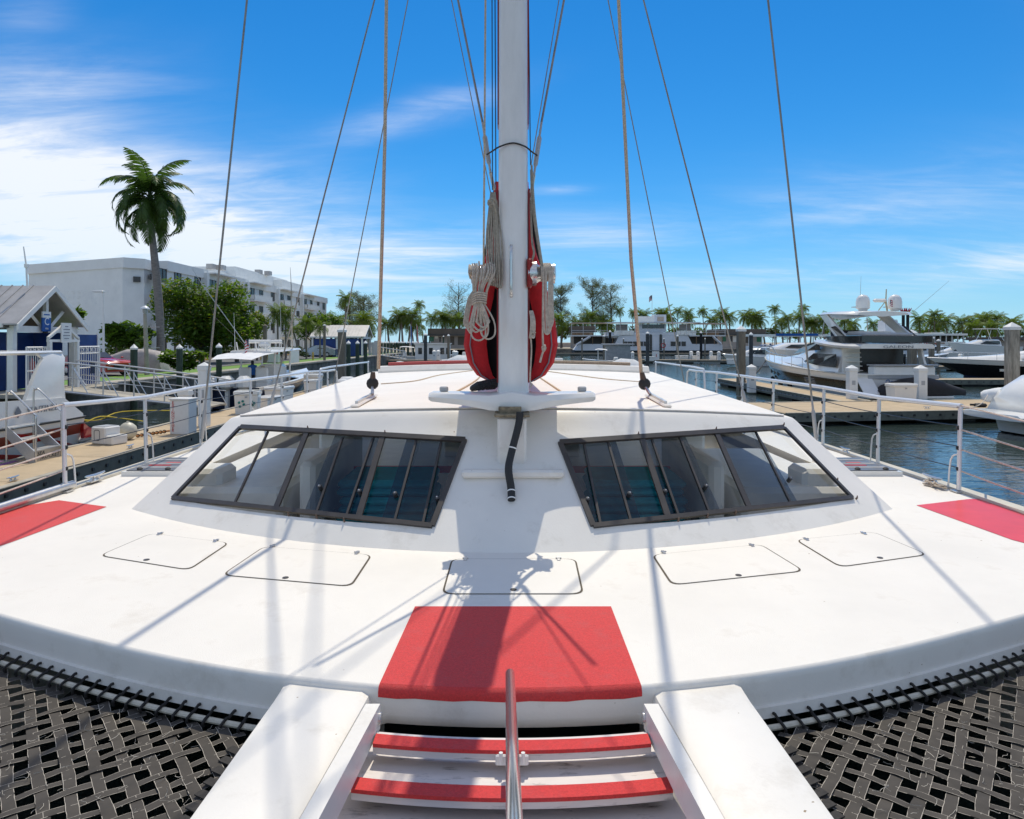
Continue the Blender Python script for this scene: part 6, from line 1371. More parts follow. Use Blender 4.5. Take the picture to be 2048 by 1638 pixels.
# tender under black cover on the platform
k = MB(); rg = []
for y, hh, w in ((-1.9, .25, .25), (-1.6, .55, .55), (-.6, .85, .7), (.4, .95, .72), (1.2, .75, .62), (2.0, .45, .4), (2.5, .3, .12)):
    r_ = []
    for j in range(11):
        a = math.pi * j / 10; r_.append(V(y + .03 * math.sin(j * 5), w * math.copysign(abs(math.cos(a)) ** .7, math.cos(a)), hh * abs(math.sin(a)) ** .6 + .02 * math.sin(y * 8 + j)))
    rg.append(r_)
k.loft(rg, closed=False, cap=True); o = obj('covered_tender', k, mat('cover_black', (.022, .017, .016), .7, var=.2, vscale=4, bump=.4, bscale=5), None, angle=60); o.location = (20.6, 35.75, .56); o.rotation_euler = (0, 0, 0); tag(o, 'tender under a black cover on the swim platform of the white flybridge yacht', 'tender')
# --- docks on the right
dock('wide beige dock in front of the white flybridge yacht stern', (10.7, 27.3), (62, 35.0), 4.6, seg=3.4)
dock('long finger dock beside the white flybridge yacht', (15.6, 53.0), (15.4, 32.6), 1.5)
dock('far dock edge behind the black covered tender', (27, 51.0), (70, 52.0), 2.0)
pedestal_at(16.6, 34.2, ZK, .40, 1.45, 'white power pedestal left of the white dock box at the yacht stern'); pedestal_at(19.85, 34.0, ZK, .42, 1.45, 'white power pedestal right of the white dock box at the yacht stern')
dock_box(18.35, 33.0, ZK, 1.15, .75, .85, R(5), 'white dock box between two pedestals at the white yacht stern'); 
pedestal_at(15.05, 44, .1, .45, 1.55, 'white capped post at the outer side of the finger dock', 'dock_post')
dcleat(17.2, 29.0, 'dock cleat at the near edge of the wide right dock', R(8)); 
k = MB().box((20.0, 29.9, ZK + .08), (.45, .3, .16), ch=.05); k.tube([V(19.8, 29.9, ZK + .1), V(19.6, 29.95, ZK + .1)], .05, 6); one('black_bag', k, 'black_rubber', 'small black bag lying on the wide right dock', 'bag', (20, 29.9, ZK))
k = MB()
for i in range(5): k.tube([V(17.9 + .05 * i + (.25 + .03 * i) * math.cos(t), 33.4 + .16 * math.sin(t), ZK + .03 + .012 * i) for t in [j * math.pi / 8 for j in range(16)]], .014, 5, closed=True)
one('rope_heap', k, 'rope_beige', 'pale rope heap on the wide dock left of the dock box', 'rope', (18, 33.4, ZK))
# --- black hulled yacht with white cover
Y2 = thing('motor_yacht', 'black hulled yacht under a white canvas cover near the right edge', 'yacht', (55, 50.0, 0), R(157)); h = Hull(22, 5.2, 1.55, 1.95, rake=2.6, full=2.0, fine=.35, chine=.66)
obj('hull', h.skin(.27, 1.0), mat('black_gloss', (.012, .012, .013), .08, var=.2, vscale=.8, coat=.6), Y2); obj('hull_upper', h.skin(0, .27), 'boat_white', Y2); obj('bottom', h.bottom(), 'navy', Y2); obj('deck', h.deck(), 'boat_white', Y2); obj('transom', h.transom(), 'black_gloss', Y2); obj('rub_rail', h.rub(.03), 'boat_grey', Y2)
house(Y2, 'coachroof', 'boat_white', [(4, 2.2, 1.5, 3.35, 6), (9.5, 2.2, 1.6, 3.35, 5), (12.5, 2.0, 1.65, 2.95, 4), (15.5, 1.6, 1.75, 2.4, 3), (18.5, .9, 1.85, 2.1, 3), (20.5, .35, 1.9, 2.0, 3)])
for s in (-1, 1):
    k = MB().prism([V(5, s * 2.22, 1.8), V(11, s * 2.18, 1.85), V(14.8, s * 1.80, 1.95), V(12.4, s * 2.02, 2.3), V(8, s * 2.2, 2.55), V(5, s * 2.22, 2.6)], (0, s * .05, 0)); obj('side_window', k, 'smoke_black', Y2, False)
    tp = []
    for i in range(7):
        p = h.pt(.45 + i * .085, 0, s) + V(0, -s * .06, 0); tp.append(p + V(0, 0, .55)); k = MB().tube([p, p + V(0, 0, .55)], .016, 5); obj('rail_post', k, 'chrome', Y2)
    k = MB().tube(tp, .018, 5); obj('bow_rail', k, 'chrome', Y2)
    for t in (.80, .70, .58): p = h.pt(t, .52, s); k = MB().box((p.x, p.y + .03 * s, p.z), (.55, .06, .24), rz=R(-8 * s) * (t - .4) * 3, ch=.025); obj('porthole', k, 'chrome', Y2)
k = MB().loft([[V(x, -w, z0), V(x, -w * .75, z1), V(x, 0, z1 + .1), V(x, w * .75, z1), V(x, w, z0)] for x, w, z0, z1 in ((4, 2.3, 2.75, 3.5), (8, 2.35, 2.6, 3.5), (11, 2.2, 2.4, 3.3), (13.5, 1.9, 2.15, 2.8), (15.8, 1.5, 1.95, 2.35))], closed=False); obj('canvas_cover', k, mat('canvas_white', (.72, .72, .71), .8, var=.06, vscale=3, bump=.4, bscale=3), Y2, angle=60)
k = MB(); k.loft([[V(x, -w, z), V(x, 0, z + .18), V(x, w, z), V(x, 0, z - .12)] for x, w, z in ((1, 1.2, 4.3), (3, 1.9, 4.4), (7, 1.8, 4.4), (8.5, .9, 4.3))], cap=True); obj('hard_top', k, 'boat_white', Y2)
for s in (-1, 1): k = MB().prism([V(3, s * 1.8, 3.3), V(4, s * 1.8, 3.3), V(5.4, s * 1.6, 4.35), V(4.4, s * 1.6, 4.35)], (0, -.1 * s, 0)); obj('hard_top_arm', k, 'boat_white', Y2, False)
# --- boat at the right edge of the frame
Y3 = thing('motor_boat', 'white motor boat stern cut by the right edge with covered tender', 'boat', (21.5, 26.3, 0), R(196)); h = Hull(9, 3.6, 1.25, 1.5, rake=1.0, full=2.2, fine=.5, stern=.8)
Y3.location = (25.2, 25.3, 0); Y3.rotation_euler = (0, 0, R(4)); 
obj('hull', h.skin(0, .55), 'boat_white', Y3); obj('hull_lower', h.skin(.55, 1), 'navy', Y3); obj('bottom', h.bottom(), 'navy', Y3); obj('transom', h.transom(), 'boat_white', Y3); obj('deck', h.deck(), 'boat_white', Y3)
Y3.location = (17.9, 24.6, 0)
k = MB().loft([[V(x, -w, .62), V(x, -w - .04, .74), V(x, -w + .1, .82), V(x, w - .1, .82), V(x, w + .04, .74), V(x, w, .62)] for x, w in ((-1.3, .7), (-1.15, 1.3), (-.6, 1.5), (.3, 1.6))], cap=True); obj('swim_platform', k, 'boat_white', Y3)
house(Y3, 'superstructure', 'boat_white', [(-.1, 1.5, .8, 1.35, 5), (.2, 1.6, .8, 1.75, 5), (.8, 1.65, .9, 2.1, 5), (2.0, 1.65, 1.2, 2.35, 5), (5, 1.5, 1.2, 2.3, 4), (7, .9, 1.3, 1.8, 3)])
k = MB(); rg = []
for x, r_ in ((-1.0, .08), (-.9, .22), (-.4, .30), (.4, .32), (1.2, .30), (1.5, .1)):
    rg.append([V(x, .02 * math.sin(j * 3 + x * 9) + r_ * 1.25 * math.cos(j * math.pi / 6), 0 + r_ * math.sin(j * math.pi / 6)) for j in range(12)])
k.loft(rg, cap=True); o = obj('covered_tender', k, 'canvas_white', None, angle=60); o.location = (18.55, 26.2, 1.28); o.rotation_euler = (0, 0, R(8)); tag(o, 'small tender wrapped in white cover behind the boat at the right edge', 'tender')
for x in (-.35, .2): k = MB().lathe([(.05, -.01), (.05, .03), (.02, .04)], (x, -.34, .12), 8, 'Y'); obj('cover_eyelet', k, 'brown_trim', o)
k = MB().tube(rope_pts(W(1915, 815, 8.35), V(17.0, 25.0, 1.4), .15, 12), .012, 5); one('mooring_line', k, 'rope_white', 'white mooring line from the right rail post to the boat at the right edge', 'rope', W(1915, 815, 8.35))
k = MB().tube(rope_pts(V(19.8, 54.5, 1.9), V(15.9, 48, ZK), .25, 10), [.02 + (.03 if 2 < i < 6 else 0) for i in range(11)], 6); one('mooring_line', k, 'cord_black', 'black mooring line from the white yacht bow down to the finger dock', 'rope', V(19.8, 54.5, 1.9))
# --- red striped boat at the left edge
SB = thing('motor_boat', 'white boat with red stripes, SENTINEL lettering and white arch at the left edge', 'boat', (-13.9, 20.4, 0), R(-91)); h = Hull(11, 3.2, 1.15, 1.5, rake=1.6, full=2.2, fine=.5, chine=.8)
obj('hull', h.skin(0, .20), 'boat_white', SB); obj('hull_stripe', h.skin(.20, .46), mat('brick_red', (.30, .055, .03), .3, coat=.3), SB); obj('hull_lower', h.skin(.46, .78), 'boat_white', SB); obj('hull_boot', h.skin(.78, 1.0), mat('maroon', (.10, .008, .01), .4), SB); obj('bottom', h.bottom(), 'maroon', SB); obj('transom', h.transom(), 'boat_white', SB); obj('deck', h.deck(), 'boat_white', SB)
for t0, t1, f0, f1 in ((.02, .12, .74, .5), (.12, .26, .42, .2), (.22, .40, .70, .44)):
    k = MB(); q = [h.pt(t0, f0, 1), h.pt(t0 + .03, f0 + .06, 1), h.pt(t1 + .03, f1, 1), h.pt(t1, f1 - .03, 1)]; k.prism([p + V(0, .015, 0) for p in q], (0, .012, 0)); obj('hull_flash', k, 'car_red', SB, False)
k = MB().loft([[V(x, y, 1.10 + .1 * x / 11), V(x, y - .02, zt), V(x, y - .12, zt), V(x, y - .14, 1.1)] for x, y, zt in ((.1, 1.50, 1.22), (1.0, 1.54, 1.75), (4, 1.58, 1.85), (6, 1.55, 1.85))], cap=True); obj('bulwark', k, 'boat_white', SB, angle=30)
k = MB().tube([h.pt(i / 10 * .6, .03, 1) + V(0, .02, 0) for i in range(11)], .035, 5); obj('rub_rail', k, 'black_rubber', SB)
text('name_lettering', 'SENTINEL', .25, 'lettering_grey', SB, (1.95, 1.575, 1.52), (R(90), 0, R(180)), .006, shear=.25, sx=1.1)
k = MB().prism([V(2.85, 1.58, 1.38), V(2.97, 1.58, 1.52), V(2.85, 1.58, 1.68), V(2.73, 1.58, 1.52)], (0, .01, 0)); obj('emblem', k, 'lettering_grey', SB, False)
for s in (-1, 1):
    k = MB(); rg = []
    for (x0, x1, z, y) in ((.85, 2.45, 1.7, 1.46), (.87, 2.2, 2.1, 1.44), (.80, 1.85, 2.6, 1.40), (.72, 1.6, 2.85, 1.36), (.75, 1.75, 3.0, 1.28), (.85, 6.0, 3.06, 1.2)): rg.append([V(x0, s * y, z), V((x0 + x1) / 2, s * (y + .05), z), V(x1, s * y, z), V(x1, s * (y - .10), z), V((x0 + x1) / 2, s * (y - .14), z), V(x0, s * (y - .10), z)])
    k.loft(rg[:5], cap=True); obj('radar_arch', k, 'boat_white', SB, angle=50)
k = MB().box((3.2, 0, 3.0), (4.9, 2.7, .10), ch=.045); obj('hard_top', k, 'boat_white', SB)
k = MB().box((-.45, 0, .42), (1.0, 2.8, .12), ch=.04); obj('swim_platform', k, 'boat_white', SB)
k = MB().prism([V(-.9, 1.42, .48), V(.1, 1.5, .5), V(.1, 1.5, .95), V(-.2, 1.45, .8)], (0, -.1, 0)); obj('stern_wing', k, 'car_red', SB, False)
# --- centre console fishing boat on the left
CB = thing('fishing_boat', 'white centre console fishing boat with hardtop, outriggers and navy hull side', 'boat', (-13.6, 33.8, 0), R(88)); h = Hull(11.2, 3.1, 1.05, 1.55, rake=1.3, full=2.0, fine=.45, chine=.7)
obj('hull', h.skin(0, .12), 'boat_white', CB); obj('hull_side', h.skin(.12, 1), 'navy', CB); obj('bottom', h.bottom(), 'navy', CB); obj('transom', h.transom(), 'navy', CB)
obj('deck', h.deck(0, .55, 1.0), 'boat_white', CB); obj('cockpit_sole', h.deck(.55, 0, .56, 0, .86), 'cream', CB)
k = MB()
for s in (-1, 1): k.loft([[V(h.L * t, s * h.hb(t), h.sheer(t) + .01), V(h.L * t, s * (h.hb(t) - .22), h.sheer(t) + .02), V(h.L * t, s * (h.hb(t) - .22), h.sheer(t) - .5)] for t in [i * .056 for i in range(11)]], closed=False)
obj('gunwale', k, 'boat_white', CB)
k = MB().box((5.4, 0, 1.3), (1.5, 1.15, 1.5), ch=.15); k.box((6.6, 0, 1.15), (1.1, 1.0, 1.0), ch=.12); obj('console', k, 'boat_white', CB); k = MB().prism([V(5.9, -.5, 2.0), V(5.9, .5, 2.0), V(5.5, .45, 2.6), V(5.5, -.45, 2.6)], (.02, 0, 0)); obj('windscreen', k, 'clear_pane', CB, False)
for i, (x, y) in enumerate(((3.1, .45), (3.1, -.45), (4.2, .0))):
    k = MB().box((x, y, 1.05), (.7, .7, .5), ch=.08); st_ = obj('helm_seat', k, 'boat_white', CB); k = MB().box((x - .33, y, 1.55), (.14, .66, .8), ch=.06); obj('seat_back', k, 'boat_white', st_)
k = MB(); k.loft([[V(x, -w, z), V(x, -w * .95, z + .08), V(x, 0, z + .14), V(x, w * .95, z + .08), V(x, w, z), V(x, 0, z - .02)] for x, w, z in ((2.4, 1.1, 2.72), (3.0, 1.3, 2.75), (6.2, 1.3, 2.85), (7.6, .9, 2.78))], cap=True); ht = obj('hard_top', k, 'boat_white', CB)
k = MB().loft([[V(x, -w, z), V(x, 0, z + .05), V(x, w, z)] for x, w, z in ((.1, 1.0, 2.42), (1.2, 1.2, 2.62), (2.5, 1.25, 2.70))], closed=False); obj('shade_awning', k, 'canvas_white', CB)
for x, y in ((3.4, .9), (3.4, -.9), (6.0, .8), (6.0, -.8)): k = MB().tube([V(x - .2, y, .7), V(x, y, 2.75)], .05, 6); obj('hard_top_leg', k, 'boat_white', CB)
k = MB().box((4.3, 0, 3.12), (.35, .6, .3), ch=.1); k.box((4.3, 0, 3.3), (.16, 1.9, .2), ch=.05); obj('radar', k, 'boat_white', CB)
for s in (-1, 1): k = MB().tube([V(5.2, s * 1.2, 2.8), V(1.9, s * 2.3, 6.2), V(1.2, s * 2.5, 7.0)], [.03, .02, .008], 5); obj('outrigger', k, 'alu', CB); k = MB().tube([V(5.2, s * 1.2, 2.8), V(2.6, s * 2.0, 4.6), V(1.9, s * 2.3, 6.2)], .006, 4); obj('outrigger_line', k, 'steel_wire', CB)
for x, y, hh in ((2.6, .9, 4.8), (4.6, -.8, 5.2), (2.8, -.9, 4.4)): k = MB().tube([V(x, y, 2.8), V(x - .15, y, hh)], [.02, .006], 5); obj('whip_antenna', k, 'white_paint', CB)
for i in range(4): k = MB().tube([V(2.5, -.8 + i * .5, 2.8), V(2.3, -.8 + i * .5, 3.25)], .035, 6); obj('rod_holder', k, 'white_paint', CB)
flag(CB, V(2.4, .1, 3.4), .8, .5); outboard(CB, -.1, .85, 1.0, sc=1.3); outboard(CB, -.1, 0, 1.0, sc=1.3); outboard(CB, -.1, -.85, 1.0, sc=1.3)
person('person in blue top and dark cap at the helm of the fishing boat', V(-14.2, 38.3, .55), R(20), 'stand', 'fabric_blue', 'fabric_dark'); person('person in white shirt and straw hat seated in the fishing boat', V(-13.3, 37.0, .62), R(-60), 'sit', 'fabric_white', 'fabric_dark', 'straw')
# white boxes on the left dock
dock_box(-10.3, 27.3, ZK, .9, .8, .92, R(10), 'white cooler box with green dots on the left dock')
k = MB()
ob = [o_ for o_ in bpy.data.objects if o_.name.startswith('dock_box') and 'green dots' in str(o_.get('label'))][0]
for i, (x, z) in enumerate(((-.25, .45), (-.12, .50), (-.08, .38), (-.22, .30), (.22, .48), (.30, .42), (.24, .34))): k = MB().lathe([(.05, -.005), (.05, .005)], (x, -.395, z), 8, 'Y'); obj('green_dot', k, mat('green_dot', (.01, .22, .18), .5), ob)
dock_box(-10.5, 31.6, ZK, 1.3, .8, .8, R(80), 'white dock box right of the cooler with green dots'); dock_box(-10.15, 29.2, ZK, 1.2, .7, .55, R(75), 'low white dock box nearest the catamaran rail on the left dock'); dock_box(-11.2, 39.5, ZK, .9, .8, 1.0, R(85), 'tall white dock box beyond the fishing boat console'); dock_box(-10.3, 36.2, ZK, .8, .7, .85, R(85), 'white dock box standing behind the rail post on the left dock')
k = MB(); random.seed(8)
for i in range(5): k.box((-10.4 + .3 * (i % 3), 43 + .4 * i, ZK + .25 + .1 * (i % 2)), (.7, .8, .45), rz=i * .7, ch=.12)
one('sail_bag_heap', k, 'canvas_white', 'crumpled heap of white sail bags at the far end of the left dock', 'bag', (-10.2, 43.5, ZK))
# --- square pilings on the right
piling(1482, 651, 48, .50, 'pile_brown', 'thick square piling with pyramid cap left of the finger dock end', True)
piling(1502, 664, 80, .45, 'pile_dark', 'grey round piling behind the thick square piling')
piling(2024, 644, 33, .46, mat('pile_weathered', (.42, .38, .31), .9, var=.25, vscale=3, stretch=(2, 2, .4), dirt=(.10, .09, .07), dirt_lo=.5, dirt_hi=.75), 'weathered square piling near the right edge of the picture', True)
piling(1824, 659, 60, .58, 'pile_brown', 'thick brown piling rising behind the white yacht flybridge', True)
piling(1863, 671, 72, .42, 'pile_brown', 'brown piling left of the black yacht bow', True)
piling(1877, 678, 90, .35, 'pile_brown', 'thin brown piling in front of the riverboat', True)
# ================================================================== far side of the basin
mat('brown_fascia', (.115, .095, .075), .7, var=.1, vscale=.5); mat('beige_wall', (.42, .37, .33), .8, var=.08, vscale=.4); mat('green_glass', (.02, .16, .08), .15, coat=.3); mat('weather_board', (.36, .22, .12), .8, var=.2); mat('awning_tan', (.52, .42, .33), .8)
mat('awning_yellow', (.75, .38, .02), .7); mat('barge_white', (.70, .72, .74), .6, var=.05, vscale=.3)
# --- houseboat
HB = thing('houseboat', 'big white two deck houseboat with railed terraces and flag on the far dock', 'houseboat', W(1300, 700, 174), world=True); YH = 174.0
def hx(px): return (px - 1024) / F * YH
def hzz(py): return ZC - (py - HZ) / F * YH
def hbox(name, x0, x1, y0, y1, m_, d0=0, d1=8, par=None):
    k = MB().box(((hx(x0) + hx(x1)) / 2, YH + (d0 + d1) / 2, (hzz(y0) + hzz(y1)) / 2), (hx(x1) - hx(x0), d1 - d0, hzz(y0) - hzz(y1))); return obj(name, k, m_, par or HB, False)
k = MB().box((hx(1297), YH + 5, .5), (hx(1445) - hx(1150), 9, 1.3)); obj('hull_shadow_block', k, 'pile_dark', HB, False)  # dark block standing for the shadow below the houseboat hull
k = MB().prism([V(hx(a), YH, hzz(b)) for a, b in ((1150, 701), (1445, 701), (1445, 688), (1384, 688), (1376, 671), (1238, 671), (1230, 688), (1160, 688))], (0, 8, 0)); obj('hull', k, 'barge_white', HB, False)
hbox('upper_wall', 1228, 1392, 665.5, 671, 'barge_white', -.05, 8); hbox('cabin_wall', 1216, 1377, 664.6, 676, 'barge_white', .3, 7.5)
for x0, x1 in ((1246, 1254.5), (1255.5, 1264.5), (1266, 1275.5), (1277, 1286), (1287.5, 1293), (1341.5, 1351), (1352.5, 1361), (1363, 1371.5)): hbox('window', x0, x1, 683, 692, 'win_dark', -.12, .05)
for x in (1301.5, 1321.5):
    k = MB().prism([V(hx(x - 2.6), YH - .12, hzz(700)), V(hx(x + 2.6), YH - .12, hzz(700)), V(hx(x + 2.6), YH - .12, hzz(670)), V(hx(x), YH - .12, hzz(668)), V(hx(x - 2.6), YH - .12, hzz(670))], (0, .1, 0)); obj('doorway', k, 'win_dark', HB, False)
hbox('terrace_deck', 1142, 1238, 670.5, 672.5, 'alu_paint', -.6, 7); hbox('terrace_deck', 1378, 1450, 670.5, 672.5, 'alu_paint', -.6, 7)
for i in range(5): hbox('bulwark_panel', 1228 + i * 7.8, 1235.4 + i * 7.8, 661, 670, 'boat_white', -.3, -.15); hbox('bulwark_panel', 1353 + i * 7.8, 1360.4 + i * 7.8, 661.5, 670, 'boat_white', -.3, -.15)
hbox('pilot_house', 1278, 1334, 648, 664, 'barge_white', 1, 6)
for i in range(4): hbox('pilot_window', 1286 + i * 11.4, 1296.4 + i * 11.4, 648.5, 656.5, 'car_glass', .85, 1.02)
hbox('roof_deck', 1213, 1400, 644.2, 646, 'alu_paint', -.6, 7); hbox('water_tank', 1278, 1312, 632, 643.5, 'boat_white', 2, 5); hbox('roof_box', 1312, 1336, 628.5, 643.5, 'barge_white', 2, 5.5); hbox('roof_panel', 1318, 1331, 633, 642, 'awning_tan', 1.9, 2.02)
hbox('awning', 1142, 1214, 645, 646.3, 'awning_tan', -.6, 6); hbox('awning', 1400, 1450, 646, 648, 'awning_tan', -.6, 6)
for x in (1143, 1166, 1190, 1214, 1240, 1352, 1372, 1399, 1412, 1430, 1449): hbox('roof_post', x - .35, x + .35, 646, 671, 'alu_paint', -.5, -.38)
for x in (1145, 1165, 1185, 1205, 1225, 1392, 1410, 1428, 1444): hbox('terrace_post', x - .4, x + .4, 672, 689, 'weather_board', -.4, -.3)
for a, b in ((1143, 1215), (1380, 1450)):
    for y in (661, 664.5): k = MB().tube([V(hx(a), YH - .5, hzz(y)), V(hx(b), YH - .5, hzz(y))], .05, 4); obj('railing', k, 'alu_paint', HB)
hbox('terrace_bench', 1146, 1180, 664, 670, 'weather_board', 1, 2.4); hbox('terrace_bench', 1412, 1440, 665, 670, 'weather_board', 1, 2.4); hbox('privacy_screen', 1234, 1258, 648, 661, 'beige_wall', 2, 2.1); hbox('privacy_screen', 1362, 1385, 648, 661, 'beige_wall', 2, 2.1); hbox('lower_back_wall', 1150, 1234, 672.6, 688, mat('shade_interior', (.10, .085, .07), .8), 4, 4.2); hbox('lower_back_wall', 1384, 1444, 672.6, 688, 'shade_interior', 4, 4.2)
for s0, s1 in (((1152, 690), (1180, 673)), ((1424, 673), (1440, 688))): k = MB().tube([V(hx(s0[0]), YH - .8, hzz(s0[1])), V(hx(s1[0]), YH - .8, hzz(s1[1]))], .3, 4); obj('stair', k, 'alu_paint', HB)
k = MB().tube([V(hx(1309), YH + 3, hzz(643)), V(hx(1309), YH + 3, hzz(588))], .06, 5); fp = obj('flag_pole', k, 'white_paint', HB); flag(fp, V(hx(1309), YH + 3, hzz(589)), 1.1, 1.3)
# --- low brown buildings
def lowb(label, x0, x1, Y, yt, ym, yb, wins):
    sx = lambda px: (px - 1024) / F * Y; sz = lambda py: ZC - (py - HZ) / F * Y; b = thing('marina_building', label, 'building', (sx((x0 + x1) / 2), Y, ZL), world=True)
    k = MB().box(((sx(x0) + sx(x1)) / 2, Y + 6, (sz(ym) + ZL) / 2), (sx(x1) - sx(x0) - 1.2, 10, sz(ym) - ZL)); obj('wall', k, 'beige_wall', b, False)
    k = MB().box(((sx(x0) + sx(x1)) / 2, Y + 5.5, (sz(yt) + sz(ym)) / 2), (sx(x1) - sx(x0), 12, sz(yt) - sz(ym))); obj('roof', k, 'brown_fascia', b, False)
    k = MB().box(((sx(x0) + sx(x1)) / 2, Y + 5.3, sz(ym) + .1), (sx(x1) - sx(x0) + .8, 12.6, .3)); obj('eave', k, 'pile_dark', b, False)
    for a, c, m_, y0, y1 in wins: k = MB().box(((sx(a) + sx(c)) / 2, Y + .98, (sz(y0) + sz(y1)) / 2), (sx(c) - sx(a), .12, sz(y0) - sz(y1))); obj('window' if 'glass' in m_ else 'door', k, m_, b, False)
    return b
lowb('low brown roofed marina building left of the mast with green window', 856, 1010, 192, 657, 671, 690, [(857, 867, 'green_glass', 673.5, 683), (869, 875, 'boat_white', 672, 677), (878, 881, 'win_dark', 674, 684), (900, 908, 'brown_fascia', 673, 690), (915, 935, 'brown_fascia', 673, 690)])
lowb('low brown roofed marina building right of the houseboat', 1437, 1531, 196, 658, 670, 690, [(1446, 1454, 'green_glass', 673, 683), (1463, 1467, 'win_dark', 672, 683), (1468, 1475, 'boat_white', 672, 684), (1489, 1500, 'brown_fascia', 672, 686), (1516, 1526, 'green_glass', 674, 684)])
lowb('small brown building glimpsed behind the houseboat terrace', 1143, 1190, 200, 652, 664, 690, [(1150, 1160, 'win_dark', 668, 676)])
lowb('low building far right behind the covered yacht', 1986, 2060, 190, 674, 680, 690, [])
# --- far wall and hedges near the sea line
k = MB().box((-20, 250, ZL + .7), (90, .4, 1.6)); one('beach_wall', k, 'beige_wall', 'low pale beach wall far behind the pilings left of the mast', 'wall', (-20, 250, ZL))
# --- palms of the far row
random.seed(77); landmarks = [(660, 760, 'above the second blue hut'), (760, 860, 'left of the brown building'), (860, 930, 'above the brown building left of the mast'), (1090, 1140, 'just right of the mast winch'), (1140, 1230, 'behind the houseboat left terrace'), (1230, 1290, 'behind the houseboat cabin'), (1290, 1345, 'behind the houseboat roof tank'), (1345, 1435, 'behind the houseboat right terrace'), (1435, 1535, 'above the right brown building'), (1535, 1640, 'behind the bow of the white flybridge yacht'), (1640, 1700, 'under the hard top front of the white flybridge yacht'), (1700, 1815, 'behind the white flybridge yacht hard top'), (1815, 1905, 'above the riverboat'), (1905, 1990, 'between riverboat and weathered piling'), (1990, 2060, 'right of the weathered piling')]
far = [(672, 645, 150), (690, 598, 150), (718, 640, 170), (738, 648, 175), (779, 650, 186), (797, 641, 186), (806, 632, 184), (816, 630, 187), (827, 640, 189), (836, 652, 193), (848, 609, 205), (858, 636, 200), (878, 638, 205), (893, 634, 206), (905, 640, 210), (918, 640, 204), (1112, 640, 205), (1122, 655, 210), (1150, 648, 212), (1176, 640, 215), (1188, 634, 206), (1205, 640, 214), (1219, 650, 210), (1246, 622, 214), (1262, 626, 218), (1282, 632, 216), (1308, 625, 215), (1325, 630, 214), (1342, 638, 218), (1358, 622, 216), (1377, 640, 214), (1387, 626, 212), (1412, 623, 214), (1426, 642, 212), (1443, 630, 216), (1460, 634, 214), (1483, 634, 215), (1500, 632, 214), (1514, 638, 216), (1530, 640, 217), (1553, 618, 222), (1566, 645, 214), (1579, 638, 212), (1597, 636, 214), (1609, 617, 224), (1620, 646, 214), (1634, 648, 212), (1650, 642, 212), (1668, 640, 214), (1690, 644, 216), (1712, 650, 220), (1748, 650, 218), (1780, 652, 216), (1840, 640, 222), (1852, 644, 214), (1869, 629, 210), (1878, 655, 215), (1899, 644, 206), (1928, 645, 210), (1944, 644, 214), (1960, 640, 218), (1974, 638, 222), (1955, 655, 204), (1995, 637, 220), (2008, 647, 210), (1985, 655, 206), (2040, 650, 212)]
cnt = {}
for i, (px, yt, Y) in enumerate(far):
    lm = [l for a, b, l in landmarks if a <= px < b][0]; cnt[lm] = cnt.get(lm, 0) + 1
tot_ = dict(cnt); cnt = {}; ords = ('first', 'second', 'third', 'fourth', 'fifth', 'sixth', 'seventh', 'eighth', 'ninth', 'tenth')
for px, yt, Y in sorted(far):
    lm = [l for a, b, l in landmarks if a <= px < b][0]; i = cnt.get(lm, 0); cnt[lm] = i + 1
    tall = 'tall slim' if yt < 630 else 'leafy'
    lab = '%s palm %s' % (tall, lm) + (', %s from left' % ords[i] if tot_[lm] > 1 else '')
    base = ZL; z = ZC - (yt - HZ) / F * Y; hgt = z - base; wsc = random.uniform(1.35, 1.75) if yt >= 630 else random.uniform(.95, 1.15)
    c = put_palm(random.randrange(4), px, yt, Y, lab, 'palms of the far row', sc=wsc)
    c.scale = (wsc, wsc, hgt / 7.0); c.rotation_euler = (random.uniform(-.10, .10), random.uniform(-.13, .13), c.rotation_euler.z)
    for ch in c.children:
        if ch.name.startswith('crown'): ch.scale = (1, 1, wsc * 7.0 / hgt); ch.location = (0, 0, 7.0 * (1 - wsc * 7.0 / hgt))
# dark undergrowth below the palms, one bush each
for i, (px, w) in enumerate(((705, 3.2), (728, 3.0), (1105, 3.5), (1125, 3.2), (1160, 3.5), (1215, 4.0), (1275, 4.0), (1345, 4.5), (1395, 4.0), (1545, 4.0), (1590, 4.5), (1640, 4.5), (1700, 5), (1770, 5), (1850, 4.5), (1915, 4), (1950, 4.5), (1990, 4.5), (2035, 4))):
    tree('sea_grape_bush', 'low dark bush under the far palms, %s' % ('above the second blue hut roof', 'right of the second blue hut', 'just right of the red sail cover', 'right of the mast winch ropes', 'behind the houseboat stair', 'behind the houseboat terrace posts', 'behind the houseboat pilot house', 'right of the houseboat roof box', 'behind the houseboat right awning', 'right of the brown building end', 'left of the white yacht bow mast', 'behind the white yacht helm', 'under the white yacht hard top', 'behind the white yacht domes', 'at the riverboat funnels', 'at the riverboat stern', 'left of the far sports boat', 'behind the sports boat tower', 'right of the weathered piling')[i], px, 666, 226 if px > 1000 else 178, w * 1.15, 3.2, 200 + i, 'leaf_dark' if i % 3 == 0 else 'leaf_green', 700, .55, 'bush', group='bushes under the far palms', nclump=6, tr=.1)
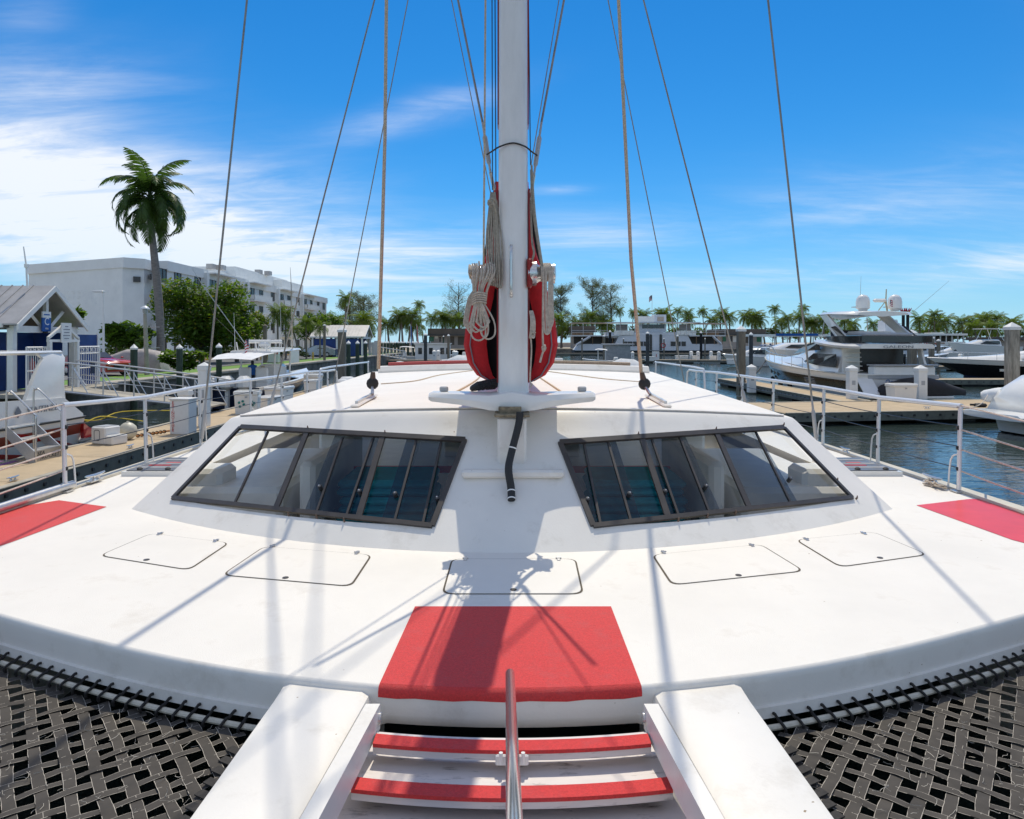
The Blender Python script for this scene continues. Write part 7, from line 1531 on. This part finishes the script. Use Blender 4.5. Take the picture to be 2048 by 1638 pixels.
# --- casuarina trees
def casuarina(label, px, ytop, Y, w, seed, dens=1.0, base_z=ZL):
    c = W(px, ytop, Y); hgt = c.z - base_z; t = thing('casuarina_tree', label, 'tree', (c.x, Y, base_z), group='feathery casuarina trees'); random.seed(seed); mb = MB(); sp = MB(); vs = []; fs = []
    mb.tube([V(0, 0, 0), V(.2, 0, hgt * .35), V(-.1, 0, hgt * .7), V(.1, 0, hgt * .97)], [.32, .25, .15, .04], 6)
    tips = []
    for i in range(26):
        z0 = hgt * random.uniform(.22, .85); a = random.uniform(0, 6.28); l = w * random.uniform(.55, 1.0) * (1.15 - .65 * (z0 / hgt)); up = random.uniform(.5, 1.1); p0 = V(0, 0, z0); p1 = p0 + V(math.cos(a) * l * .5, math.sin(a) * l * .5, l * up * .45); p2 = p0 + V(math.cos(a + .2) * l, math.sin(a + .2) * l, l * up * .9)
        if p2.z > hgt: p2.z = hgt * random.uniform(.9, 1.0)
        mb.tube([p0, p1, p2], [.11, .07, .02], 4)
        for j in range(5):
            q = p0.lerp(p1, random.random()) if random.random() < .3 else p1.lerp(p2, random.random()); e = q + V(random.uniform(-1, 1), random.uniform(-1, 1), random.uniform(.1, 1.1)) * w * .28; mb.tube([q, e], [.04, .012], 3); tips += [q.lerp(e, .6), e, e]
    for p in tips:
        for j in range(int(22 * dens)):
            o_ = V(random.gauss(0, .42), random.gauss(0, .42), random.gauss(0, .38)); d_ = V(random.gauss(0, .5), random.gauss(0, .5), random.uniform(-.2, .9)).normalized() * random.uniform(.25, .6); b_ = d_.cross(V(random.gauss(0, 1), random.gauss(0, 1), .2)).normalized() * .032; k = len(vs); q = p + o_; vs += [q - b_, q + b_, q + d_ + b_ * .5, q + d_ - b_ * .5]; fs.append((k, k + 1, k + 2, k + 3))
    obj('trunk', mb, 'bark', t); sp.v = vs; sp.f = fs; obj('crown', sp, 'leaf_pine', t, smooth=False, recalc=False)
for a in (('thin bare casuarina tree left of the mast above the brown building', 917, 560, 215, 6.0, 301, .45), ('feathery casuarina tree rising right of the red sail cover', 1122, 562, 214, 5.5, 302, 1.0), ('tallest feathery casuarina tree with two crowns behind the houseboat', 1185, 552, 216, 7.0, 303, 1.1), ('spreading right branch casuarina behind the houseboat awning', 1222, 566, 218, 6.0, 304, .8), ('feathery casuarina tree above the second blue hut', 728, 590, 185, 5.5, 305, .9), ('thin casuarina behind the left sheet rope', 700, 600, 190, 4.5, 306, .7)): casuarina(*a)
# --- docks and posts in mid water
dock('far dock before the houseboat with white pedestals', (19.5, 107), (34, 104), 2.2, seg=4, bolts=False); dock('far angled dock by the thick square piling', (34, 104.0), (37.5, 80), 2.0, seg=4, bolts=False); dock('mooring dock along the houseboat', (8, 166), (60, 166), 2.0, seg=6, bolts=False); dock('far dock left of the mast with white boxes', (-22, 104), (-2, 106), 2.2, seg=4, bolts=False); dock('dock of the express cruiser right of the square piling', (38, 86), (52, 92), 2.0, seg=4, bolts=False); dock('dock below the grey sports boat behind the white yacht', (44, 78), (66, 80), 2.0, seg=4, bolts=False)
for i, (px, y, Y) in enumerate(((1257, 700, 104), (1267, 701, 102), (1385, 700, 108), (1399, 701, 106), (1425, 700, 108), (1441, 701, 104), (1436, 0, 0))):
    if Y: pedestal_at((px - 1024) / F * Y, Y + .8, ZK, .42, 1.15, 'white dock pedestal %s' % ('left one of the pair by the grey covered boat', 'right one of the pair by the grey covered boat', 'first before the houseboat right window', 'second before the houseboat right window', 'third before the houseboat right terrace', 'fourth before the houseboat right terrace')[i], group='small white pedestals on the far dock')
for i, (px, Y, w) in enumerate(((1360, 108, .9), (1372, 109, 1.2), (1393, 107, .8), (1430, 106, 1.0), (1302, 100, 1.4), (1470, 86, 1.2))): dock_box((px - 1024) / F * Y, Y + 1.2, ZK, w, .7, .65, 0, 'white dock box %s' % ('below the houseboat window row', 'left of the pedestal pair on the far dock', 'between the far dock pedestals', 'beside the fourth far dock pedestal', 'at the left end of the far dock', 'at the foot of the thick square piling')[i])
k = MB().box((hx(1313) * 105 / YH, 105.6, ZK + .65), (1.0, .5, 1.3)); o = one('fire_cabinet', k, 'white_paint', 'white cabinet with red extinguisher mark on the far dock', 'cabinet', (hx(1313) * 105 / YH, 105.6, ZK)); k = MB().box((.05, -.27, .7), (.08, .02, .45)); obj('mark', k, 'lettering_red', o, False)
for a in ((1295, 663, 96, .42, 'pile_dark', 'dark square piling before the houseboat doors', True), (1355, 669, 130, .45, 'pile_brown', 'brown round piling before the houseboat right windows', False), (1220, 660, 160, .6, 'black_inside', 'black piling at the houseboat left terrace edge', False), (1402, 662, 160, .6, 'black_inside', 'black piling at the houseboat right terrace edge', False), (1208, 669, 120, .42, 'pile_brown', 'brown piling before the houseboat stair', False), (1164, 676, 150, .3, 'pile_brown', 'thin post left of the houseboat stair', False), (1247, 676, 150, .3, 'pile_brown', 'thin post left of the first houseboat window', False), (1328, 676, 150, .3, 'pile_brown', 'thin post with life ring right of the houseboat doors', False), (1410, 676, 150, .3, 'pile_brown', 'thin post at the houseboat right terrace', False), (851, 666, 95, .42, 'pile_dark', 'dark square piling left of the brown building', True), (897, 668, 110, .4, 'pile_brown', 'grey brown piling with white cap left of the red sail cover', False), (887, 671, 150, .35, 'pile_green', 'green thin piling before the brown building', False), (1541, 684, 130, .4, 'pile_dark', 'dark piling beside the express cruiser', False)): piling(a[0], a[1], a[2], a[3], a[4], a[5], a[6])
k = MB().tube([V(hx(1328) * 149 / YH + .45 * math.cos(t), 149.6, ZC - (691 - HZ) / F * 149 + .45 * math.sin(t)) for t in [j * math.pi / 8 for j in range(16)]], .1, 6, closed=True); one('life_ring', k, 'car_red', 'red and white life ring on a post before the houseboat', 'life ring', (hx(1328) * 149 / YH, 149.6, 2))
# --- white piling fence, gate and truss gangway left of the mast
FE = [(756, 0), (763, 1), (770, 2), (776, 3), (783, 4), (790, 5), (797, 6), (803, 7), (808, 8), (816, 9), (826, 10), (833, 11)]
for px, i in FE: piling(px, 682, 112 + i, .42, 'pile_green', '%s green capped piling of the row left of the mast' % (('first', 'second', 'third', 'fourth', 'fifth', 'sixth', 'seventh', 'eighth', 'ninth', 'tenth', 'eleventh', 'last')[i]), group='green capped pilings in a row')
o = thing('pier_gate', 'white pier gate and screens right of the second blue hut', 'gate', (-20.6, 97.2, ZL), world=True)
for x0, x1, h_ in ((737, 742, 3.4), (743, 748, 1.9), (748.5, 755, 2.1), (755.5, 761, 2.0)): k = MB().box((((x0 + x1) / 2 - 1024) / F * 97, 97, ZL + h_ / 2), ((x1 - x0) / F * 97, .15, h_)); obj('gate_panel', k, 'white_paint', o, False)
GT = thing('truss_gangway', 'grey truss gangway sloping down to small boats left of the mast', 'gangway', W(752, 705, 98), world=True); a_, b_ = W(752, 709, 98), W(812, 719, 99)
for dz in (0, 1.15): k = MB().tube([a_ + V(0, 0, dz), b_ + V(0, 0, dz)], .06, 5); obj('chord', k, 'alu_paint', GT)
for i in range(9):
    q0, q1 = a_.lerp(b_, i / 9), a_.lerp(b_, (i + 1) / 9); k = MB().tube([q0, q0.lerp(q1, .5) + V(0, 0, 1.15), q1], .04, 4); obj('web', k, 'alu_paint', GT)
k = MB().prism([a_, b_, b_ + V(0, 1.4, 0), a_ + V(0, 1.4, 0)], (0, 0, .08)); obj('walkway', k, 'concrete', GT, False)
for i, (px, m_, lab) in enumerate(((822, 'fabric_blue', 'tall blue feather banner left of the mast'), (836, 'car_red', 'slanted red feather banner left of the mast'))):
    Y = 150; sx = lambda p: (p - 1024) / F * Y; z0, z1 = ZC - (690 - HZ) / F * Y, ZC - (648 - HZ) / F * Y; o = thing('feather_banner', lab, 'banner', (sx(px), Y, ZL), world=True); k = MB().tube([V(sx(px), Y, ZL), V(sx(px - (3 if i else 1)), Y, z1)], .05, 5); obj('pole', k, 'alu', o); k = MB().prism([V(sx(px + .3), Y, z0), V(sx(px + 1.8), Y, z0), V(sx(px + (-1 if i else 1)), Y, z1 - .6), V(sx(px - (3 if i else 1)), Y, z1)], (0, .04, 0)); obj('banner', k, m_, o, False)
for i, (px, Y, lab) in enumerate(((758, 205, 'slim street lamp seen right of the blue hut palms'), (771, 205, 'slim street lamp left of the far palm group'))):
    p = V((px - 1024) / F * Y, Y, ZL); o = thing('street_lamp', lab, 'street lamp', p, group='slim far street lamps'); hz = ZC - (656 - HZ) / F * Y - ZL; k = MB().tube([V(0, 0, 0), V(0, 0, hz)], .09, 5); obj('pole', k, 'pile_dark', o); k = MB().box((0, 0, hz), (.9, .3, .25), ch=.08); obj('lamp_head', k, 'pile_dark', o)
p = W(795, 690, 195); car('dark van parked under the far palm group left of the mast', V(p.x, 195, ZL), R(180), 'car_dark', 5.4, 'suv'); p = W(846, 690, 193); car('dark car beside the brown building left of the mast', V(p.x, 193, ZL), R(160), 'car_dark', 4.8, 'suv')
# ================================================================== small boats
def motorboat(label, px, py_water, Y, L_, beam, rz, hullm, opts=(), freeb=.95, cat='boat', name='small_boat'):
    p = V((px - 1024) / F * Y, Y, 0); b = thing(name, label, cat, p, rz); h = Hull(L_, beam, freeb, freeb * 1.35, rake=L_ * .12, full=2.0, fine=.42); o0 = -L_ / 2
    def sh(mb): mb.v = [(x + o0, y, z) for x, y, z in mb.v]; return mb
    obj('hull', sh(h.skin(0, 1, nt=12, nf=3)), hullm, b); obj('transom', sh(h.transom()), hullm, b); obj('deck', sh(h.deck(0, .5, 1)), 'boat_white', b); obj('cockpit', sh(h.deck(.35, 0, .52, 0, .9)), 'cream', b); obj('rub_rail', sh(h.rub(.04)), 'boat_white', b)
    if 'cabin' in opts: 
        house(b, 'cabin', 'boat_white', [(o0 + L_ * .30, beam * .40, freeb, freeb + 1.25, 5), (o0 + L_ * .55, beam * .38, freeb, freeb + 1.2, 4), (o0 + L_ * .72, beam * .28, freeb * 1.1, freeb + .6, 3), (o0 + L_ * .86, beam * .12, freeb * 1.2, freeb * 1.3, 3)])
        for s in (-1, 1): k = MB().prism([V(o0 + L_ * .33, s * beam * .405, freeb + .45), V(o0 + L_ * .62, s * beam * .35, freeb + .5), V(o0 + L_ * .54, s * beam * .38, freeb + .98), V(o0 + L_ * .34, s * beam * .40, freeb + 1.0)], (0, s * .03, 0)); obj('side_window', k, 'yacht_glass', b, False)
    if 'screen' in opts: k = MB().loft([[V(o0 + L_ * .50, s * beam * .36, freeb + .1), V(o0 + L_ * .42, s * beam * .33, freeb + .65)] for s in (-1, -.5, 0, .5, 1)], closed=False); obj('windscreen', k, 'clear_pane', b)
    if 'arch' in opts:
        for s in (-1, 1): k = MB().tube(smooth_path([V(o0 + L_ * .18, s * beam * .42, freeb), V(o0 + L_ * .26, s * beam * .40, freeb + 1.3), V(o0 + L_ * .40, s * beam * .36, freeb + 1.65), V(o0 + L_ * .52, s * beam * .36, freeb + .6)], 3), .09, 6); obj('arch', k, 'boat_white', b)
        k = MB().box((o0 + L_ * .34, 0, freeb + 1.6), (L_ * .22, beam * .8, .08), ch=.03); obj('bimini', k, 'fabric_blue', b)
    if 'ttop' in opts or 'bimini' in opts:
        k = MB().loft([[V(o0 + L_ * t, -beam * .38, freeb + 1.5 + dz), V(o0 + L_ * t, 0, freeb + 1.6 + dz), V(o0 + L_ * t, beam * .38, freeb + 1.5 + dz)] for t, dz in ((.2, -.1), (.3, 0), (.5, .05), (.58, -.05))], closed=False); obj('top', k, 'boat_white' if 'ttop' in opts else 'canvas_white', b)
        for x in (.26, .5):
            for s in (-1, 1): k = MB().tube([V(o0 + L_ * x, s * beam * .3, freeb - .2), V(o0 + L_ * x, s * beam * .34, freeb + 1.5)], .035, 5); obj('top_leg', k, 'alu', b)
    if 'console' in opts: k = MB().box((o0 + L_ * .45, 0, freeb + .2), (L_ * .1, beam * .35, 1.0), ch=.08); obj('console', k, 'boat_white', b)
    if 'cover' in opts: k = MB().loft([[V(o0 + L_ * t, -beam * .45 * w, freeb + .05), V(o0 + L_ * t, -beam * .2 * w, freeb + z_), V(o0 + L_ * t, beam * .2 * w, freeb + z_), V(o0 + L_ * t, beam * .45 * w, freeb + .05)] for t, w, z_ in ((.0, .9, .3), (.2, 1, .85), (.5, .98, .95), (.75, .7, .5), (.95, .15, .4))], closed=False); obj('canvas_cover', k, 'canvas_white', b, angle=60)
    if 'tube' in opts:
        for s in (-1, 1): k = MB().tube([V(o0, s * beam * .45, freeb), V(o0 + L_ * .6, s * beam * .45, freeb + .05), V(o0 + L_ * .9, s * beam * .2, freeb + .25), V(o0 + L_, 0, freeb + .3)], [.2, .24, .22, .16], 8); obj('inflatable_tube', k, 'canvas_white', b)
    if 'tower' in opts:
        for s in (-1, 1): k = MB().tube([V(o0 + L_ * .2, s * beam * .35, freeb), V(o0 + L_ * .33, s * beam * .25, freeb + 3.0)], .05, 5); obj('tower_leg', k, 'alu', b); k = MB().tube([V(o0 + L_ * .52, s * beam * .35, freeb), V(o0 + L_ * .42, s * beam * .25, freeb + 3.0)], .05, 5); obj('tower_leg', k, 'alu', b)
        k = MB().box((o0 + L_ * .38, 0, freeb + 3.05), (L_ * .3, beam * .7, .1), ch=.03); obj('tower_top', k, 'boat_white', b)
    n = 2 if 'twin' in opts else (1 if 'outboard' in opts else 0)
    for i in range(n): outboard(b, o0 - .05, (i - (n - 1) / 2) * .8, freeb, 'tyre' if 'blackmotor' in opts else 'boat_white')
    return b
motorboat('white express cruiser with arch and blue bimini right of the thick piling', 1512, 720, 93, 8.6, 2.9, R(160), 'boat_white', ('arch', 'screen', 'cabin'), 1.2)
motorboat('white cabin yacht behind the bow of the white flybridge yacht', 1575, 716, 98, 12, 3.8, R(195), 'boat_white', ('cabin', 'screen'), 1.9)
motorboat('grey hulled sports boat behind the stern of the white flybridge yacht', 1806, 725, 74, 11, 3.2, R(10), mat('hull_grey', (.30, .31, .32), .3, coat=.3), ('screen',), 1.5)
motorboat('small T-top fishing boat left of the black yacht bow', 1875, 722, 95, 8, 2.6, R(200), mat('hull_teal', (.18, .30, .32), .4), ('ttop', 'console', 'outboard'), 1.1)
motorboat('low cruiser moored behind the T-top fishing boat', 1910, 718, 120, 10, 3.0, R(185), 'boat_white', ('cabin',), 1.2)
motorboat('tower sports boat behind the covered black yacht', 1962, 700, 120, 13, 4.0, R(190), 'boat_white', ('cabin', 'tower'), 2.4)
motorboat('black centre console boat with twin black outboards right of the mast', 1112, 720, 62, 5.2, 3.2, R(95), 'black_gloss', ('console', 'screen', 'twin', 'blackmotor'), 1.15)
motorboat('white inflatable dinghy right of the black outboard boat', 1178, 716, 70, 3.4, 1.7, R(185), 'boat_grey', ('tube', 'outboard', 'blackmotor'), .75)
motorboat('grey boat with white canvas cover before the houseboat', 1242, 718, 72, 4.6, 2.0, R(175), 'boat_grey', ('cover',), .6)
motorboat('small bimini boat behind the white inflatable dinghy', 1196, 712, 95, 4.2, 2.0, R(170), 'boat_white', ('bimini', 'outboard'), .7)
motorboat('small white dinghy with black motor at the truss gangway foot', 826, 720, 78, 3.6, 1.7, R(200), 'boat_white', ('tube', 'outboard', 'blackmotor'), .65)
motorboat('white bimini boat behind the truss gangway', 806, 712, 112, 6.0, 2.4, R(185), 'boat_white', ('bimini', 'console'), .9)
motorboat('white runabout left of the red sail cover', 916, 716, 85, 4.5, 2.2, R(175), 'boat_white', ('cover',), .7)
motorboat('low grey boat behind the white runabout left of the sail cover', 925, 712, 115, 6, 2.4, R(180), 'boat_grey', ('screen', 'console'), .9)
k = MB().box((0, 0, 1.3), (3.4, 1.2, 2.6)); o = thing('floating_kiosk', 'grey floating kiosk with flat roof before the houseboat', 'kiosk', W(1235, 712, 98)); o.location.z = .2; obj('wall', k, 'hull_grey', o, False); k = MB().box((0, 0, 2.7), (4.4, 2.0, .2), ch=.03); obj('roof', k, 'boat_grey', o, False)
o = thing('harbour_cabin', 'small white floating cabin with windows left of the red sail cover', 'cabin', V((866 - 1024) / F * 112, 112, .3)); k = MB().box((0, 0, 1.3), (5.4, 2.4, 2.6)); obj('wall', k, 'white_paint', o, False); k = MB().box((0, 0, 2.66), (5.8, 2.8, .16)); obj('roof', k, 'white_paint', o, False)
for x in (-1.9, -.2, 1.6, 2.4): k = MB().box((x, -1.22, 1.5), (.6 if x < 2 else .35, .06, 1.0)); obj('window', k, 'yacht_glass', o, False)
for i, (px, Y) in enumerate(((859, 98), (868, 100), (901, 96), (905, 92))): pedestal_at((px - 1024) / F * Y, Y + 6, ZK, .5, 1.3, 'white pedestal %s' % ('with red mark right of the dark square piling', 'second right of the dark square piling', 'left one below the grey brown piling', 'right one below the grey brown piling')[i], group='white pedestals left of the mast')
# ================================================================== riverboat
RB = thing('riverboat', 'white double deck riverboat with QUEEN lettering and two black funnels', 'riverboat', W(1850, 705, 150), world=True); YR = 150.0
def rx(px): return (px - 1024) / F * YR
def rz_(py): return ZC - (py - HZ) / F * YR
def rbox(name, x0, x1, y0, y1, m_, d0=0, d1=7): k = MB().box(((rx(x0) + rx(x1)) / 2, YR + (d0 + d1) / 2, (rz_(y0) + rz_(y1)) / 2), (rx(x1) - rx(x0), d1 - d0, rz_(y0) - rz_(y1))); return obj(name, k, m_, RB, False)
rbox('hull', 1690, 1930, 704, 714, 'barge_white'); rbox('lower_wall', 1700, 1928, 691, 704, 'barge_white', .5, 6.5); rbox('mid_band', 1690, 1930, 683.5, 691, 'boat_white', -.2, 7); rbox('upper_roof', 1690, 1932, 667, 671, 'boat_white', -.6, 7.6); rbox('upper_core', 1700, 1925, 671, 684, 'shade_interior', 3, 6)
for i in range(21): rbox('upper_post', 1695 + i * 11.6, 1696.4 + i * 11.6, 671, 684, 'boat_white', 0, .3)
for i in range(17): rbox('lower_window', 1704 + i * 13, 1712 + i * 13, 693, 701, 'win_dark', .35, .52)
rbox('roof_house', 1780, 1806, 640, 667, 'barge_white', 2, 5); rbox('roof_house', 1876, 1900, 665, 667.5, 'boat_white', 2, 5); rbox('roof_rail', 1776, 1810, 646, 647, 'boat_white', 1.2, 1.4); rbox('pilot_window', 1790, 1797, 649, 652, 'win_dark', 1.9, 2.02)
text('name_lettering', 'QUEEN', 1.15, 'lettering_red', RB, (rx(1851), YR - .25, rz_(687.3)), (R(90), 0, 0), .03, sx=1.3); rbox('name_stripe', 1869, 1888, 685.2, 687, mat('gold', (.35, .12, .03), .5), -.32, -.2)
for px in (1817, 1826):
    k = MB().tube([V(rx(px), YR + 2, rz_(667)), V(rx(px), YR + 2, rz_(628))], .32, 10); fn = obj('funnel', k, 'black_inside', RB); k = MB().lathe([(.36, 0), (.5, .4), (.42, .8)], (rx(px), YR + 2, rz_(629)), 10); obj('funnel_band', k, 'awning_yellow', fn); k = MB()
    for i in range(8): a = i * math.pi / 4; k.tube([V(rx(px) + .4 * math.cos(a), YR + 2 + .4 * math.sin(a), rz_(629) + .8), V(rx(px) + .8 * math.cos(a), YR + 2 + .8 * math.sin(a), rz_(629) + 1.5)], [.14, .03], 4)
    obj('funnel_crown', k, 'car_red', fn)
k = MB().box((rx(1938), 145, ZK + 2.2), (3.6, 3, .25)); o = thing('yellow_awning', 'yellow awning kiosk at the riverboat stern', 'awning', (rx(1938), 145, ZK), world=True); obj('awning', k, 'awning_yellow', o, False)
for x in (-1.6, 1.6): k = MB().tube([V(rx(1938) + x, 145, ZK), V(rx(1938) + x, 145, ZK + 2.1)], .06, 5); obj('post', k, 'weather_board', o)
k = MB().box((rx(1600), 152, 4.6), (24, 5, .5)); o = thing('tour_boat', 'long white tour boat with blue trimmed roof behind the flybridge yacht bow', 'boat', (rx(1600), 152, 0), world=True); obj('roof', k, 'boat_white', o, False); k = MB().box((rx(1600), 152, 1.3), (24, 5, 2.0)); obj('hull', k, 'barge_white', o, False); k = MB().box((rx(1592), 149.4, 4.75), (9, .1, .5)); obj('blue_trim', k, 'fabric_blue', o, False)
for i in range(9): k = MB().box((rx(1600) - 11 + i * 2.75, 149.8, 3.3), (.2, .2, 2.2)); obj('roof_post', k, 'boat_white', o, False)
# palm prototypes are not part of the place
for q in PV:
    for ch in list(q.children): bpy.data.objects.remove(ch)
    bpy.data.objects.remove(q)
